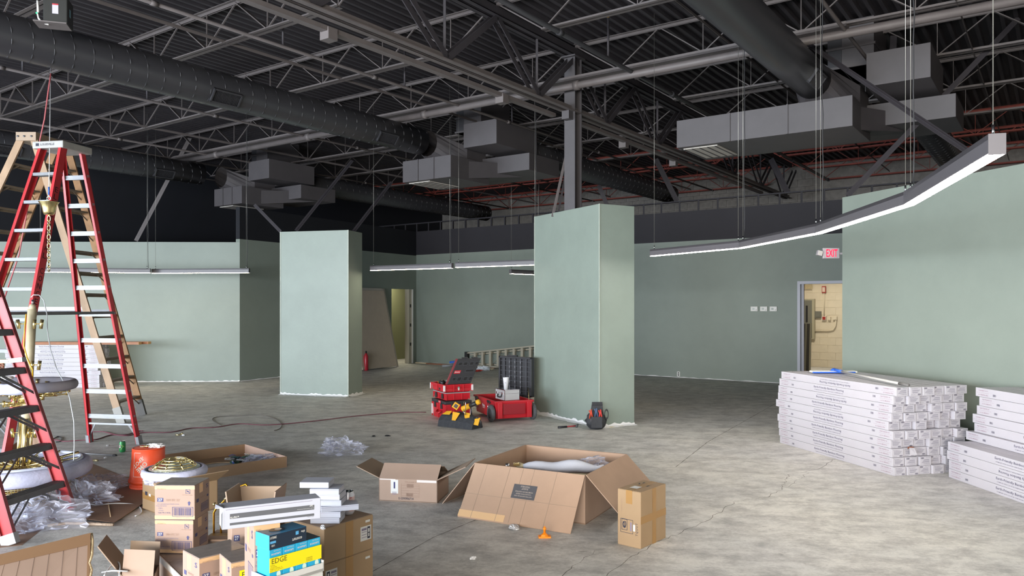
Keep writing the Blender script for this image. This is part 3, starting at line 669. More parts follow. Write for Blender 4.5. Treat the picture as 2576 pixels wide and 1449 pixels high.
# ---------------------------------------------------------------- stepladders
M_RLAD = mat('red_fiberglass', 'b8343a', .38, var=.06, scale=7); M_RLADD = mat('red_fiberglass_edge', '7e2930', .45)
M_STEP = mat('dull_step_grey', '6a6c70', .45, metal=.35, var=.1, scale=9); M_WOOD = mat('weathered_tan_rail', '9c8269', .65, var=.22, scale=3, stretch=(1, 1, .5)); M_WOODD = mat('weathered_dark_rail', '8f6b48', .7, var=.2, scale=5)
def rail(t, p0, p1, side, mt, w=.075, d=.03, name='rail', op=1, sleeve=True, label=None):
    with P(name, t, label=label) as b: b.chan(p0, p1, w, d, .006, mt, side, op)
    if sleeve:
        dd = (V3(p1)-V3(p0)).normalized()
        with P('foot', t) as b: b.beam(V3(p0), V3(p0)+dd*.10, w+.008, d+.012, M_ALU, side)
def steps(t, A0_, A1_, B0_, B1_, n, mt, depth, th=.028, name='step', first=.305, pitch=.305, braces=0, fwd=None, H=3.4):
    A0_, A1_, B0_, B1_ = map(V3, (A0_, A1_, B0_, B1_))
    for i in range(n):
        z = first+pitch*i; f = z/H
        if f > .97: break
        p, q = A0_.lerp(A1_, z/(A1_.z-A0_.z)), B0_.lerp(B1_, z/(B1_.z-B0_.z)); d = (q-p).normalized(); s_ = V3((d.y, -d.x, 0)).normalized()
        if fwd and s_.dot(V3(fwd)) < 0: s_ = -s_
        with P(name, t) as b: b.obox(p-s_*depth/2-ZD*th/2, q-p, s_*depth, ZD*.004, mt) if False else b.obox(p-s_*depth/2-ZD*th, q-p, s_*depth, ZD*th, mt)
        if depth > .05:
            with P('tread_ridge', t) as b:
                for k in range(5): b.obox(p-s_*(depth/2-.004-k*depth/5)+ZD*.0, q-p, s_*.006, ZD*.003, mt)
        if braces and i < braces:
            for a_, e_ in ((p, 1), (q, -1)):
                fr_ = a_+d*e_*.24-ZD*th; lo = (A0_ if e_ == 1 else B0_).lerp(A1_ if e_ == 1 else B1_, max(0, (z-.2))/A1_.z)
                for so in (-.03, .03):
                    with P('step_brace', t) as b: b.beam(fr_+s_*so, lo+s_*so, .018, .004, mt)
# --- red ladder with marker lettering
def red_ladder(name, label, A, B, Cc, D, At, Bt, Ct, Dt, nst, nr, text=None, rear=True, rungs2=True):
    t = thing(name, label, 'ladder', (V3(A)+V3(B)+V3(Cc)+V3(D))/4)
    A, B, Cc, D, At, Bt, Ct, Dt = map(V3, (A, B, Cc, D, At, Bt, Ct, Dt)); H = At.z
    wd = (B-A).normalized(); fd = V3((wd.y, -wd.x, 0))
    if fd.dot((A+B)/2-(Cc+D)/2) < 0: fd = -fd
    rail(t, A, At, fd, M_RLAD, .085, .034, op=1); rail(t, B, Bt, fd, M_RLAD, .085, .034, op=-1)
    rail(t, Cc, Ct, fd, M_RLAD, .06, .03); rail(t, D, Dt, fd, M_RLAD, .06, .03, op=-1)
    steps(t, A, At, B, Bt, nst, M_STEP, .085, .03, braces=2, H=H, fwd=fd)
    for i in range(nr):
        z = .33+.305*i; p, q = Cc.lerp(Ct, z/Ct.z), D.lerp(Dt, z/Dt.z)
        if z > H-.25: break
        with P('rung', t) as b:
            d = (q-p).normalized(); s_ = V3((d.y, -d.x, 0)); 
            for k in (-1, 0, 1): b.obox(p-s_*.02+ZD*(k*.018-.006), q-p, s_*.034, ZD*.012, M_ALU)
            b.obox(p-ZD*.024, q-p, s_*.006, ZD*.05, M_ALU)
    # low rear cross bar with gussets
    z = .16; p, q = Cc.lerp(Ct, z/Ct.z), D.lerp(Dt, z/Dt.z)
    z2 = .30
    with P('cross_bar', t) as b: b.obox(Cc.lerp(Ct, .24/Ct.z)-ZD*.01, D.lerp(Dt, .24/Dt.z)-Cc.lerp(Ct, .24/Ct.z), fd*.02, ZD*.02, M_ALU)
    cc, dd_ = Cc.lerp(Ct, .24/Ct.z), D.lerp(Dt, .24/Dt.z); l = (dd_-cc)
    with P('gusset', t) as b: b.beam(cc+l*.16, Cc.lerp(Ct, .06/Ct.z), .02, .006, M_ALU)
    with P('gusset', t) as b: b.beam(dd_-l*.16, D.lerp(Dt, .06/Dt.z), .02, .006, M_ALU)
    # spreader
    f = .47
    for (p, q) in ((A, Cc), (B, D)):
        pt = (At if p is A else Bt); qt = (Ct if q is Cc else Dt); a_, c_ = p.lerp(pt, f), q.lerp(qt, f); mid = (a_+c_)/2-ZD*.0
        with P('spreader', t) as b: b.beam(a_, mid, .03, .005, M_STEP, ZD); b.beam(mid, c_, .03, .005, M_STEP, ZD)
    # cap
    cpt = (At+Bt+Ct+Dt)/4; w = (Bt-At).length+.09; dp = ((At+Bt)/2-(Ct+Dt)/2).length+.12
    Mx = Matrix((wd, -fd if wd.cross(-fd).z > 0 else fd, ZD)).transposed()
    with P('top_cap', t, bev=.008) as b: b.box(V3((cpt.x, cpt.y, H+.02)), (w, dp, .075), mat('ladder_cap_grey', '9a9996', .45, var=.1), M=Mx)
    with P('cap_lettering', t) as b: b.text('LOUISVILLE', V3((cpt.x, cpt.y, H+.022))+fd*(dp/2), wd, ZD, w*.45, .022, M_INK, True, .001); b.rect(V3((cpt.x, cpt.y, H+.022))+fd*(dp/2)-wd*w*.33, wd, ZD, .04, .03, M_INK)
    return t, wd, fd
A, B, Cc, D = (-5.50, 7.28, 0), (-4.735, 7.13, 0), (-5.11, 9.28, 0), (-4.44, 9.15, 0)
t1, wd, fd = red_ladder('red_stepladder', 'tall red stepladder with hand-painted black lettering on its rail', A, B, Cc, D, (-5.04, 8.22, 3.34), (-4.76, 8.16, 3.34), (-5.0, 8.52, 3.34), (-4.735, 8.47, 3.34), 10, 11)
# lettering down the outside of the right front rail
B_, Bt_ = V3(B), V3((-4.76, 8.16, 3.34)); dd = (Bt_-B_).normalized(); nrm = V3((wd.x, wd.y, 0)); M_MARK = mat('marker_black', '2a1c20', .8)
with P('painted_lettering', t1, label='black hand-painted letters running down the rail') as b:
    s_ = 'ELECTRICAL CONCEPTS'; side, oth = perp(dd, fd)
    n = (fd-dd*fd.dot(dd)).normalized(); n2 = dd.cross(n).normalized()
    if n2.x < 0: n2 = -n2
    fr_ = n2 if False else n
    for i, ch in enumerate(s_):
        if ch == ' ': continue
        p = B_+dd*((2.86-i*.078)/dd.z)
        b.text(ch, p+n2*.0005, -n, dd, .042, .058, M_MARK, False, .001)
for f, c, h in ((.45, 'd7cfd2', .05), (.42, 'd7cfd2', .06), (.33, 'b9a83a', .12), (.245, 'c9c4c6', .03)):
    with P('warning_label', t1) as b: b.rect(B_+(Bt_-B_)*f+n2*.0005, -n, dd, .045, h, mat('lab_'+c, c, .6), .001)
# --- near red ladder at the left edge
E, Fq = V3((-3.39, 5.94, 0)), V3((-3.46, 5.31, 0)); Et, Ft = V3((-4.46, 5.83, 3.35)), V3((-4.50, 5.44, 3.35))
G, Hq = V3((-5.55, 5.98, 0)), V3((-5.62, 5.38, 0)); Gt, Ht = V3((-4.80, 5.80, 3.35)), V3((-4.83, 5.46, 3.35))
t2 = thing('red_stepladder', 'nearest red stepladder at the left picture edge with dark grey steps', 'ladder', (-4.5, 5.7, 0))
M_STEPD = mat('dark_worn_step', '54565a', .5, metal=.3, var=.15, scale=8)
def wrail(p0, p1):
    dv = (p1-p0).normalized()
    with P('rail', t2) as b:
        sd = V3((0, 1, 0)); a_, b_ = perp(dv, (1, 0, .0))
        b.obox(p0-a_*.045-b_*.012, a_*.09, b_*.006, p1-p0, M_RLAD); b.obox(p0+a_*.039-b_*.03, a_*.008, b_*.034, p1-p0, M_RLADD); b.obox(p0-a_*.047-b_*.03, a_*.008, b_*.034, p1-p0, M_RLADD)
    with P('foot', t2) as b: b.obox(p0-a_*.052-b_*.036-ZD*.0, a_*.104, b_*.05, dv*.075, M_ALU)
for p0, p1 in ((E, Et), (Fq, Ft), (G, Gt), (Hq, Ht)): wrail(p0, p1)
steps(t2, Fq, Ft, E, Et, 10, M_STEPD, .09, .045, braces=4, H=3.35, first=.30, pitch=.292)
with P('top_cap', t2, bev=.008) as b: b.box((-4.64, 5.63, 3.38), (.5, .5, .075), _m['ladder_cap_grey'])
with P('rail_clamp', t2) as b: p = E.lerp(Et, (EYE-(905-HY)*5.9/FPX)/3.35); b.box(p+V3((0, -.03, 0)), (.105, .05, .035), M_ALU, M=rotM(-.1, 'Y'))
for f in (.12, .5, .88):
    with P('spreader', t2) as b: b.beam(E.lerp(Et, .45), G.lerp(Gt, .45), .03, .006, M_STEP, ZD) if f == .5 else b.beam(Fq.lerp(Ft, f), Hq.lerp(Ht, f), .02, .006, M_STEP, ZD)
# --- tan twin ladder behind
t3 = thing('tan_stepladder', 'tall weathered tan stepladder with dark feet behind the red one', 'ladder', (-6.9, 11.1, 0))
tn, tf = V3((-6.72, 10.78, 4.02)), V3((-6.62, 11.42, 4.02)); rn, rf = V3((-5.45, 10.72, 0)), V3((-5.56, 11.56, 0)); ln, lf = V3((-8.55, 10.5, 0)), V3((-8.45, 11.5, 0))
tnl, tfl = tn+V3((-.16, 0, 0)), tf+V3((-.16, 0, 0))
def trail(p0, p1, mt, lab=None):
    dv = (p1-p0).normalized(); a_, b_ = perp(dv, (1, 0, 0))
    with P('rail', t3) as b: b.obox(p0-a_*.05-b_*.02, a_*.10, b_*.03, p1-p0, mt)
    with P('foot', t3) as b: b.obox(p0-a_*.056-b_*.028, a_*.112, b_*.046, dv*.24, mt_foot)
mt_foot = mat('worn_grey_foot', '8c8a85', .5); trail(rn, tn, M_WOOD); mt_foot = mat('dark_rubber_foot', '4a4744', .6); trail(rf, tf, M_WOODD); trail(ln, tnl, M_WOOD); trail(lf, tfl, M_WOODD)
M_TSTEP = mat('weathered_step', '7d7060', .6, var=.2)
for (a0, a1, b0, b1) in ((rn, tn, rf, tf), (ln, tnl, lf, tfl)):
    for i in range(12):
        z = .30+.305*i; p, q = a0.lerp(a1, z/4.02), b0.lerp(b1, z/4.02)
        with P('step', t3) as b: b.obox(p-V3((.045, 0, .02)), q-p, V3((.09, 0, 0)), ZD*.022, M_TSTEP); b.obox(p-V3((.045, 0, .02)), q-p, V3((.004, 0, 0)), ZD*-.03, M_TSTEP)
        with P('step_gusset', t3) as b: b.beam(p+(q-p)*.22-ZD*.02, a0.lerp(a1, (z-.14)/4.02), .02, .004, M_TSTEP)
        with P('step_gusset', t3) as b: b.beam(q-(q-p)*.22-ZD*.02, b0.lerp(b1, (z-.14)/4.02), .02, .004, M_TSTEP)
with P('top_plate', t3) as b: b.obox(tnl+V3((-.06, -.05, -.06)), V3((.28, 0, 0)), tf-tn+V3((-.1, .1, 0)), ZD*.12, mat('bolted_plate', '9a8672', .5)); 
with P('bolt', t3) as b:
    for dx in (-.03, .06, .16): b.tube([tnl+V3((dx, -.062, 0)), tnl+V3((dx, -.05, 0))], .014, M_STEP, 8)
with P('spreader', t3) as b: b.beam(ln.lerp(tnl, .40), rn.lerp(tn, .40), .05, .01, mat('pale_spreader', 'b5b0aa', .4), ZD)
with P('spreader', t3) as b: b.beam(lf.lerp(tfl, .39), rf.lerp(tf, .39), .05, .01, M_STEP, ZD)

# ---------------------------------------------------------------- lying aluminium ladder at the back wall
sl0, sl1 = sat(1193), sat(1480); w0, w1 = .33, .75
t = thing('aluminium_stepladder', 'silver aluminium ladder lying on its side against the back wall', 'ladder', bk(sl0)-NB*.3)
bb0, bb1 = bk(sl0)-NB*.35+ZD*.02, bk(sl1)-NB*.35+ZD*.02; tt0, tt1 = bb0+ZD*w0, bb1+ZD*w1
M_ALW = mat('warm_aluminium', 'b9b2a2', .4, metal=.5)
with P('rail', t) as b: b.obox(bb0, bb1-bb0, NB*.07, ZD*.04, M_ALW)
with P('rail', t) as b: b.obox(tt0, tt1-tt0, NB*.07, ZD*.035, M_ALW)
with P('end_boot', t) as b: b.obox(bb0-BD*.06-ZD*.01, BD*.1, NB*.09, ZD*(w0+.06), M_DARK)
for i in range(1, 14):
    f = i/14
    with P('step', t) as b: b.obox(bb0.lerp(bb1, f), BD*.07, NB*.07, ZD*((w0+(w1-w0)*f)), M_ALW)
with P('rear_rail', t) as b: b.obox(bb0+NB*.12+ZD*.05, bb1-bb0, NB*.03, ZD*.03, M_ALW); b.beam(tt0+NB*.12-ZD*.04, tt1+NB*.12-ZD*.06, .03, .03, M_ALW)
for f in (.22, .5, .78):
    with P('cross_brace', t) as b: b.beam(bb0.lerp(bb1, f)+NB*.12+ZD*.06, tt0.lerp(tt1, f+.12)+NB*.12-ZD*.04, .02, .006, M_ALW, NB)

# ---------------------------------------------------------------- brass chandelier being assembled
M_BRASS = mat('polished_brass', 'efdca0', .24, metal=1); M_BRASSD = mat('darker_brass', 'c9a862', .3, metal=1); M_IV = mat('ivory_wrapped_tube', 'cdc0a0', .5, var=.1, scale=8)  # M_BRASSD: darker brass for socket stems and alternate crystal bands
M_FOAM = mat('white_foam_wrap', 'c4c6de', .7, var=.08, scale=14, bump=.3); M_FOAMD = mat('grey_foam_wrap', '9c98a2', .7, var=.06)
cb = V3((-4.05, 6.36, 0)); ch = thing('brass_chandelier', 'tall brass chandelier with foam wrapped rings standing behind the nearest red ladder', 'chandelier', cb)
tilt = V3((.07, 0, 1)).normalized()
def cp(z): return cb+V3((.055*(z-.3), 0, z))
with P('centre_tube', ch) as b: b.tube([cp(.38), cp(1.62)], [.038, .034], M_IV, 20); b.tube([cp(1.62), cp(1.66)], [.03, .02], M_IV, 16)
with P('tube_tip', ch) as b: b.tube([cp(1.66), cp(1.70)], .009, M_CHROME, 8)
with P('stem_cluster', ch) as b:
    for k in range(6): a = k*1.05; b.tube([cp(.30)+V3((.05*math.cos(a), .05*math.sin(a), 0)), cp(.72)+V3((.045*math.cos(a), .045*math.sin(a), 0))], .013, M_BRASS, 10)
with P('upper_ring', ch) as b: b.torus(cp(.99), .33, .036, M_FOAMD, 48, 12, sz=1.15)
with P('ring_wrap', ch) as b:
    vs_, fs_ = [], []; 
    for i in range(27):
        tt_ = math.pi*.75+i*math.pi*.95/26
        for j in range(12): q = 2*math.pi*j/12; rr = .33+.040*math.cos(q)*(1+.04*math.sin(i*2.1+j)); vs_.append(cp(.99)+V3((rr*math.cos(tt_), rr*math.sin(tt_), .046*math.sin(q)*(1+.05*math.sin(i*1.7)))))
        if i:
            for j in range(12): a_, b2 = (i-1)*12, i*12; fs_.append((a_+j, b2+j, b2+(j+1) % 12, a_+(j+1) % 12))
    b.add(vs_, fs_, M_FOAM, True)
def arms(z, rr, n, seed, cup=True):
    r = random.Random(seed)
    for i in range(n):
        a = 2*math.pi*i/n+r.uniform(-.08, .08); e = V3((math.cos(a), math.sin(a), 0)); R_ = rr*r.uniform(.8, 1.05); zz = z+r.uniform(-.04, .05)
        with P('arm', ch) as b:
            b.tube([cp(zz)+e*.04, cp(zz)+e*R_*.6, cp(zz+.01)+e*R_], .006, M_BRASS, 6)
            b.tube([cp(zz+.004)+e*R_*.45, cp(zz+.006)+e*R_*.75], .013, M_BRASS, 8)
            b.tube([cp(zz+.0)+e*R_, cp(zz+.05)+e*R_], .011, M_BRASS, 8)
arms(.93, .30, 16, 3); arms(.87, .22, 12, 5)
with P('hub', ch) as b: b.lathe([(.05, -.06), (.07, -.05), (.07, .05), (.05, .06)], cp(.90), M_BRASS, 20)
for z in (1.50, 1.16, .60):
    for e_ in (-1, 1, .4):
        with P('lamp_socket', ch) as b:
            q = cp(z)+V3((e_*.09, -.02, 0)); b.tube([cp(z), q], .004, M_BRASSD, 6); b.tube([q+V3((0, 0, -.04)), q+V3((.012*e_, 0, .035))], .014, M_BRASS, 8)
lb = V3((-4.02, 6.28, 0))
def lower(z): return V3((lb.x, lb.y, z))
with P('lower_ring', ch) as b: b.torus(lower(.31), .47, .05, M_FOAM, 56, 12, sz=1.3)
with P('ring_lining', ch) as b: b.torus(lower(.37), .43, .018, mat('pale_blue_film', 'd5dcf0', .3), 48, 8)
for i in range(18):
    a = 2*math.pi*i/18; e = V3((math.cos(a), math.sin(a), 0))
    with P('ring_spoke', ch) as b: b.tube([lower(.33)+e*.05, lower(.36+.02*(i % 3))+e*.42], .008 if i % 2 else .011, M_BRASS, 6); b.tube([lower(.34)+e*.2, lower(.36)+e*.3], .015, M_BRASS, 8)
for k in range(11):
    with P('crystal_band', ch) as b: b.torus(lower(.245-.017*k), .44-.012*k, .006, M_BRASS if k % 2 else M_BRASSD, 48, 5)
with P('crystal_pendants', ch) as b:
    b.o = None
    for i in range(120):
        a = 2*math.pi*i/120
        for k in range(5): e = V3((math.cos(a), math.sin(a), 0)); b.beam(lower(.24-.034*k)+e*(.435-.022*k), lower(.212-.034*k)+e*(.42-.022*k), .007, .004, mat('crystal', 'cfcab2', .12, metal=.6))
for o in C.objects:
    if o.name == 'crystal_pendants': o['kind'] = 'stuff'
# canopy, chain, cable, hoist
cn = pd(123, 520, 7.75); can = thing('hanging_canopy', 'brass bell canopy with short chain hanging on a steel cable over the left ladders', 'canopy', cn)
with P('bell', can) as b: b.lathe([(.022, -.085), (.045, -.08), (.055, -.055), (.062, -.02), (.075, .02), (.092, .045), (.094, .05), (.03, .052), (.015, .06)], cn, M_BRASS, 28)
z = cn.z-.09; k = 0
while z > cn.z-.60:
    with P('chain_link', can) as b: Mx = rotM(math.pi/2, 'X') if k % 2 else rotM(math.pi/2, 'X') @ rotM(0, 'Y'); b.torus(V3((cn.x, cn.y, z-.03)), .016, .0042, M_BRASS, 14, 6, M=(rotM(math.pi/2*(k % 2), 'Z') @ rotM(math.pi/2, 'X') @ Matrix.Diagonal((1, 1.9, 1))))
    z -= .046; k += 1
with P('hook', can) as b: b.torus(cn+ZD*.085, .02, .005, M_CHROME, 16, 6, M=rotM(math.pi/2, 'X'))
with P('cable_sleeve', can) as b: b.tube([cn+ZD*.12, cn+ZD*.20], .008, mat('blue_tape', '2f62b8', .5), 8)
top_c = pd(128, 150, 9.05)
with P('hoist_cable', can) as b: b.tube([cn+ZD*.10, top_c], .0045, mat('white_cable', 'cfcfd2', .4), 6); b.tube([top_c, V3((top_c.x, top_c.y, ZT-.02))], .0045, _m['white_cable'], 6)
tag([None for _ in ()] and None or MB().tube([pd(128, 185, 8.5), pd(122, 225, 8.45), pd(112, 300, 8.45), pd(101, 350, 8.45), pd(92, 420, 8.45), pd(70, 520, 8.45), pd(48, 640, 8.45), pd(8, 760, 8.45)], .008, mat('red_air_hose', 'a5565a', .5), 6).build('red_hose'), 'thin red hose draped down from the round duct over the stepladders', 'hose')
hp = pd(147, 34, 7.9); ho = thing('hoist_motor', 'black motor box with white label and green light under the roof deck', 'hoist', hp)
with P('motor_box', ho, bev=.01) as b: b.box(hp+V3((0, 0, .0)), (.22, .24, .27), mat('black_hoist', '2a2b2a', .4), rz=.3)
with P('label', ho) as b:
    Mx = rotM(.3, 'Z'); xd, nd = Mx @ V3((1, 0, 0)), Mx @ V3((0, -1, 0)); b.rect(hp+nd*.1205+xd*.0-ZD*.0, xd, ZD, .055, .09, mat('label_lilac', 'b9b6c8', .5)); b.rect(hp+nd*.1205+ZD*.05, xd, ZD, .055, .014, mat('label_red', 'b0303a', .5), .0012)
with P('side_label', ho) as b:
    b.rect(hp+Mx @ V3((.1105, -.02, 0)), Mx @ V3((0, 1, 0)), ZD, .05, .08, mat('label_cyan', '8fc0d0', .5))
with P('base_plate', ho) as b: b.box(hp+V3((-.03, -.05, -.14)), (.30, .22, .012), M_STEEL, rz=.3)
with P('antenna', ho) as b: b.tube([hp+V3((-.16, -.08, -.02)), hp+V3((-.165, -.08, .10))], .011, M_WHITE, 8)
with P('indicator', ho) as b: b.lathe([(.008, -.008), (.009, 0), (.0, .009)], hp+V3((-.162, -.1, -.03)), mat('green_indicator', '2fe07a', .3, emit=1.5), 10)
with P('cable_whip', ho) as b: b.tube([hp+V3((-.16, -.09, -.03)), hp+V3((-.15, -.09, -.08)), hp+V3((-.11, -.1, -.13)), hp+V3((-.04, -.1, -.15))], .009, M_WHITE, 8)
with P('hanger_rod', ho) as b: b.tube([hp+ZD*.13, V3((hp.x, hp.y, ZT-.01))], .008, M_STEEL, 6)

# ---------------------------------------------------------------- person at the left edge (body out of frame)
def skin_body(name, joints, edges, root, parent, mt, sub=2):
    me = bpy.data.meshes.new(name); o = bpy.data.objects.new(name, me); C.objects.link(o); o.parent = parent
    Mi = Mw(parent).inverted(); keys = list(joints); me.from_pydata([tuple(Mi @ V3(joints[k][0])) for k in keys], [(keys.index(a), keys.index(b)) for a, b in edges], [])
    md = o.modifiers.new('skin', 'SKIN'); md.use_smooth_shade = True
    if not me.skin_vertices: me.attributes.new('x', 'FLOAT', 'POINT')
    bm = bmesh.new(); bm.from_mesh(me); lay = bm.verts.layers.skin.verify(); bm.verts.ensure_lookup_table()
    for i, k in enumerate(keys): r = joints[k][1]; r = r if isinstance(r, tuple) else (r, r); bm.verts[i][lay].radius = r; bm.verts[i][lay].use_root = (k == root)
    bm.to_mesh(me); bm.free(); s_ = o.modifiers.new('sub', 'SUBSURF'); s_.levels = s_.render_levels = sub; me.materials.append(mt); return o
pb = V3((-4.95, 6.30, 0)); pe = thing('person', 'person at the left picture edge, only working hands in dark sleeves visible', 'person', pb)
M_SKIN = mat('brown_skin', '8a5a48', .55); M_CLOTH = mat('dark_work_shirt', '26252b', .85); M_JEAN = mat('dark_trousers', '2b3040', .85)
j = lambda x, y, z: pb+V3((x, y, z))
skin_body('body', dict(pel=(j(0, 0, .95), (.15, .11)), wa=(j(.0, 0, 1.10), (.13, .10)), chs=(j(.04, 0, 1.35), (.16, .12)), nk=(j(.08, 0, 1.52), .06), hd0=(j(.11, 0, 1.60), .07),
    hl=(j(0, .10, .90), .10), kl=(j(.04, .12, .50), .065), al=(j(0, .12, .08), .045), tl=(j(.15, .13, .03), .035), hr=(j(0, -.10, .90), .10), kr=(j(.06, -.12, .50), .065), ar=(j(.02, -.12, .08), .045), tr=(j(.17, -.13, .03), .035),
    sl=(j(.05, .19, 1.42), .065), el=(j(.28, .20, 1.16), .045), wl_=(j(.56, .12, 1.17), .032), sr=(j(.05, -.19, 1.42), .065), er=(j(.30, -.20, 1.14), .045), wr_=(j(.60, -.08, 1.12), .032)),
    [('pel', 'wa'), ('wa', 'chs'), ('chs', 'nk'), ('nk', 'hd0'), ('pel', 'hl'), ('hl', 'kl'), ('kl', 'al'), ('al', 'tl'), ('pel', 'hr'), ('hr', 'kr'), ('kr', 'ar'), ('ar', 'tr'), ('chs', 'sl'), ('sl', 'el'), ('el', 'wl_'), ('chs', 'sr'), ('sr', 'er'), ('er', 'wr_')], 'pel', pe, M_CLOTH)
with P('head', pe) as b: b.lathe([(.03, -.12), (.06, -.10), (.078, -.03), (.08, .03), (.07, .08), (.04, .115), (.0, .125)], j(.13, 0, 1.72), M_SKIN, 20)
with P('nose', pe) as b: b.lathe([(.012, 0), (.0, .03)], j(.21, 0, 1.70), M_SKIN, 8)
with P('hair', pe) as b: b.lathe([(.084, .02), (.082, .06), (.06, .105), (.0, .135)], j(.12, 0, 1.725), M_DARK, 20)
for nm, w, s_ in (('hand', j(.58, .12, 1.17), 1), ('hand', j(.62, -.08, 1.115), -1)):
    J = dict(w=(w, .026), p=(w+V3((.05, -.01*s_, -.005)), (.034, .018)), k=(w+V3((.09, -.02*s_, -.01)), (.036, .015))); E_ = [('w', 'p'), ('p', 'k')]
    for q in range(4):
        o_ = (q-1.5)*.02; Lf = [.07, .08, .075, .058][q]
        J[f'a{q}'] = (w+V3((.10, -.02*s_+o_*.3, -.01+o_)), .0095); J[f'b{q}'] = (w+V3((.10+Lf*.5, -.035*s_+o_*.3, -.015+o_)), .009); J[f'c{q}'] = (w+V3((.10+Lf*.7, -.06*s_+o_*.3, -.03+o_)), .0075); E_ += [('k', f'a{q}'), (f'a{q}', f'b{q}'), (f'b{q}', f'c{q}')]
    J['t0'] = (w+V3((.05, -.035*s_, .02)), .012); J['t1'] = (w+V3((.09, -.06*s_, .02)), .009); E_ += [('p', 't0'), ('t0', 't1')]
    skin_body(nm, J, E_, 'w', pe, M_SKIN)
# bits held and resting there
q = pd(14, 909, 6.05); t = thing('wooden_handle_tool', 'pale flat bar with a round bolt held in the hands at left edge', 'tool', q)
with P('bar', t, bev=.002) as b: b.box(q+V3((-.03, 0, 0)), (.16, .02, .028), mat('pale_wood', 'd6c7a2', .5))
with P('bolt', t) as b: b.tube([q+V3((.035, -.014, 0)), q+V3((.035, -.008, 0))], .008, M_STEEL, 10)
q = pd(18, 951, 6.0); t = thing('tape_roll', 'small white tape roll on the ladder step at left edge', 'tape', q)
with P('roll', t) as b: b.torus(q, .032, .014, M_WHITE, 24, 8, sz=.9)
# ---------------------------------------------------------------- cartons
M_KR = mat('kraft_outer_board', 'a08878', .8, var=.05, scale=3); M_KI = mat('kraft_inner_board', 'a48873', .8, var=.05, scale=4); M_KD = mat('kraft_dusty_board', '94806e', .85, var=.07, scale=3)
M_KO = mat('kraft_golden_board', '9a8062', .75, var=.05, scale=4); M_EDGE = mat('corrugated_edge', 'c8b090', .9); M_TAPE = mat('brown_packing_tape', '9c7748', .25); M_CLR = mat('clear_packing_tape', 'c9a67f', .12)
M_FILM = film('clear_plastic_wrap', 'dfe2ec', .10); M_FILM2 = film('milky_plastic_wrap', 'dcdff0', .11, .15); M_LBL = mat('white_label', 'cfcecb', .6); M_NAVY = mat('navy_print', '44446a', .8); M_LINE = mat('grey_print', '7d7488', .8)
M_BROWNP = mat('faded_brown_print', '8d7263', .8)
def face(o, xd, yd, w, h):
    """helper mapping fractions of a face (0..1, from lower left) to points"""
    o, xd, yd = V3(o), V3(xd).normalized(), V3(yd).normalized()
    return lambda x, y: o+xd*(x*w)+yd*(y*h)
def closed(name, label, cat, o, ex, ey, h, mt=None, tape=True, group=None, z=0, bev=.004, topmat=None):
    """closed carton: o = near corner, ex, ey = base edges"""
    o, ex, ey = V3(o), V3(ex), V3(ey); o.z = z; mt = mt or M_KR
    t = thing(name, label, cat, o+(ex+ey)/2, 0, group)
    with P('body', t, bev=bev) as b: b.obox(o, ex, ey, ZD*h, mt)
    with P('top_flap', t) as b: b.obox(o+ZD*h+ex*.01+ey*.01, ex*.98, ey*.485, ZD*.002, topmat or mt)
    with P('top_flap', t) as b: b.obox(o+ZD*h+ex*.01+ey*.505, ex*.98, ey*.485, ZD*.002, topmat or mt)
    if tape:
        w = .05/ey.length
        with P('packing_tape', t) as b:
            b.obox(o+ZD*(h+.002)+ey*(.5-w/2), ex, ey*w, ZD*.0006, M_TAPE)
            for q in (o-ex.normalized()*.0008, o+ex): b.obox(q+ey*(.5-w/2)+ZD*(h-.09), ex.normalized()*.0008, ey*w, ZD*.092, M_TAPE)
    return t
def open_carton(name, label, o, ex, ey, h, flaps, mt=None, mi=None, th=.006, cat='carton', bottom=True, z=0):
    """flaps: {side: (length, angle from vertical outwards in degrees)}; sides s(front, at o), e(right), n, w"""
    mt = mt or M_KR; mi = mi or M_KI; o, ex, ey = V3(o), V3(ex), V3(ey); o.z = z
    if ex.cross(ey).z < 0: raise ValueError
    t = thing(name, label, cat, o+(ex+ey)/2); X, Y = ex.normalized(), ey.normalized()
    sides = {'s': (o, ex, -Y), 'e': (o+ex, ey, X), 'n': (o+ex+ey, -ex, Y), 'w': (o+ey, -ey, -X)}
    def two(b, p, e, u, n):   # board, outer + inner skin
        b.obox(p, e, u, -n*th*.5, mt); b.obox(p-n*th*.5, e, u, -n*th*.5, mi)
    for k, (p, e, n) in sides.items():
        with P('side_panel', t) as b: two(b, p, e, ZD*h, n)
        if k in flaps:
            L, a = flaps[k][:2]; a = math.radians(a); u = (ZD*math.cos(a)+n*math.sin(a))*L; nn = (n*math.cos(a)-ZD*math.sin(a)); tp = flaps[k][2] if len(flaps[k]) > 2 else 0
            with P('flap', t) as b: two(b, p+ZD*h+e*.004, e*.992, u, nn)
            kids[(name, label, k)] = (p+ZD*h, e, u, nn)
    if bottom:
        with P('bottom_panel', t) as b: b.obox(o+ZD*.002, ex, ey, ZD*th, mi)
    return t
# ---- big open carton
big0, bigx = px(1195, 1165, .371), px(1473, 1196, .371); e = bigx-big0; e.z = 0; n_ = V3((-e.y, e.x, 0)).normalized()*.92; big0.z = 0
tb = open_carton('open_carton', 'largest open cardboard carton with flaps folded out and a dark printed label', big0, e, n_, .371, {'s': (.46, 144), 'e': (.375, 135), 'w': (.485, 139.5), 'n': (.44, 150)})
p, ee, u, nn = kids[('open_carton', tb['label'], 's')]
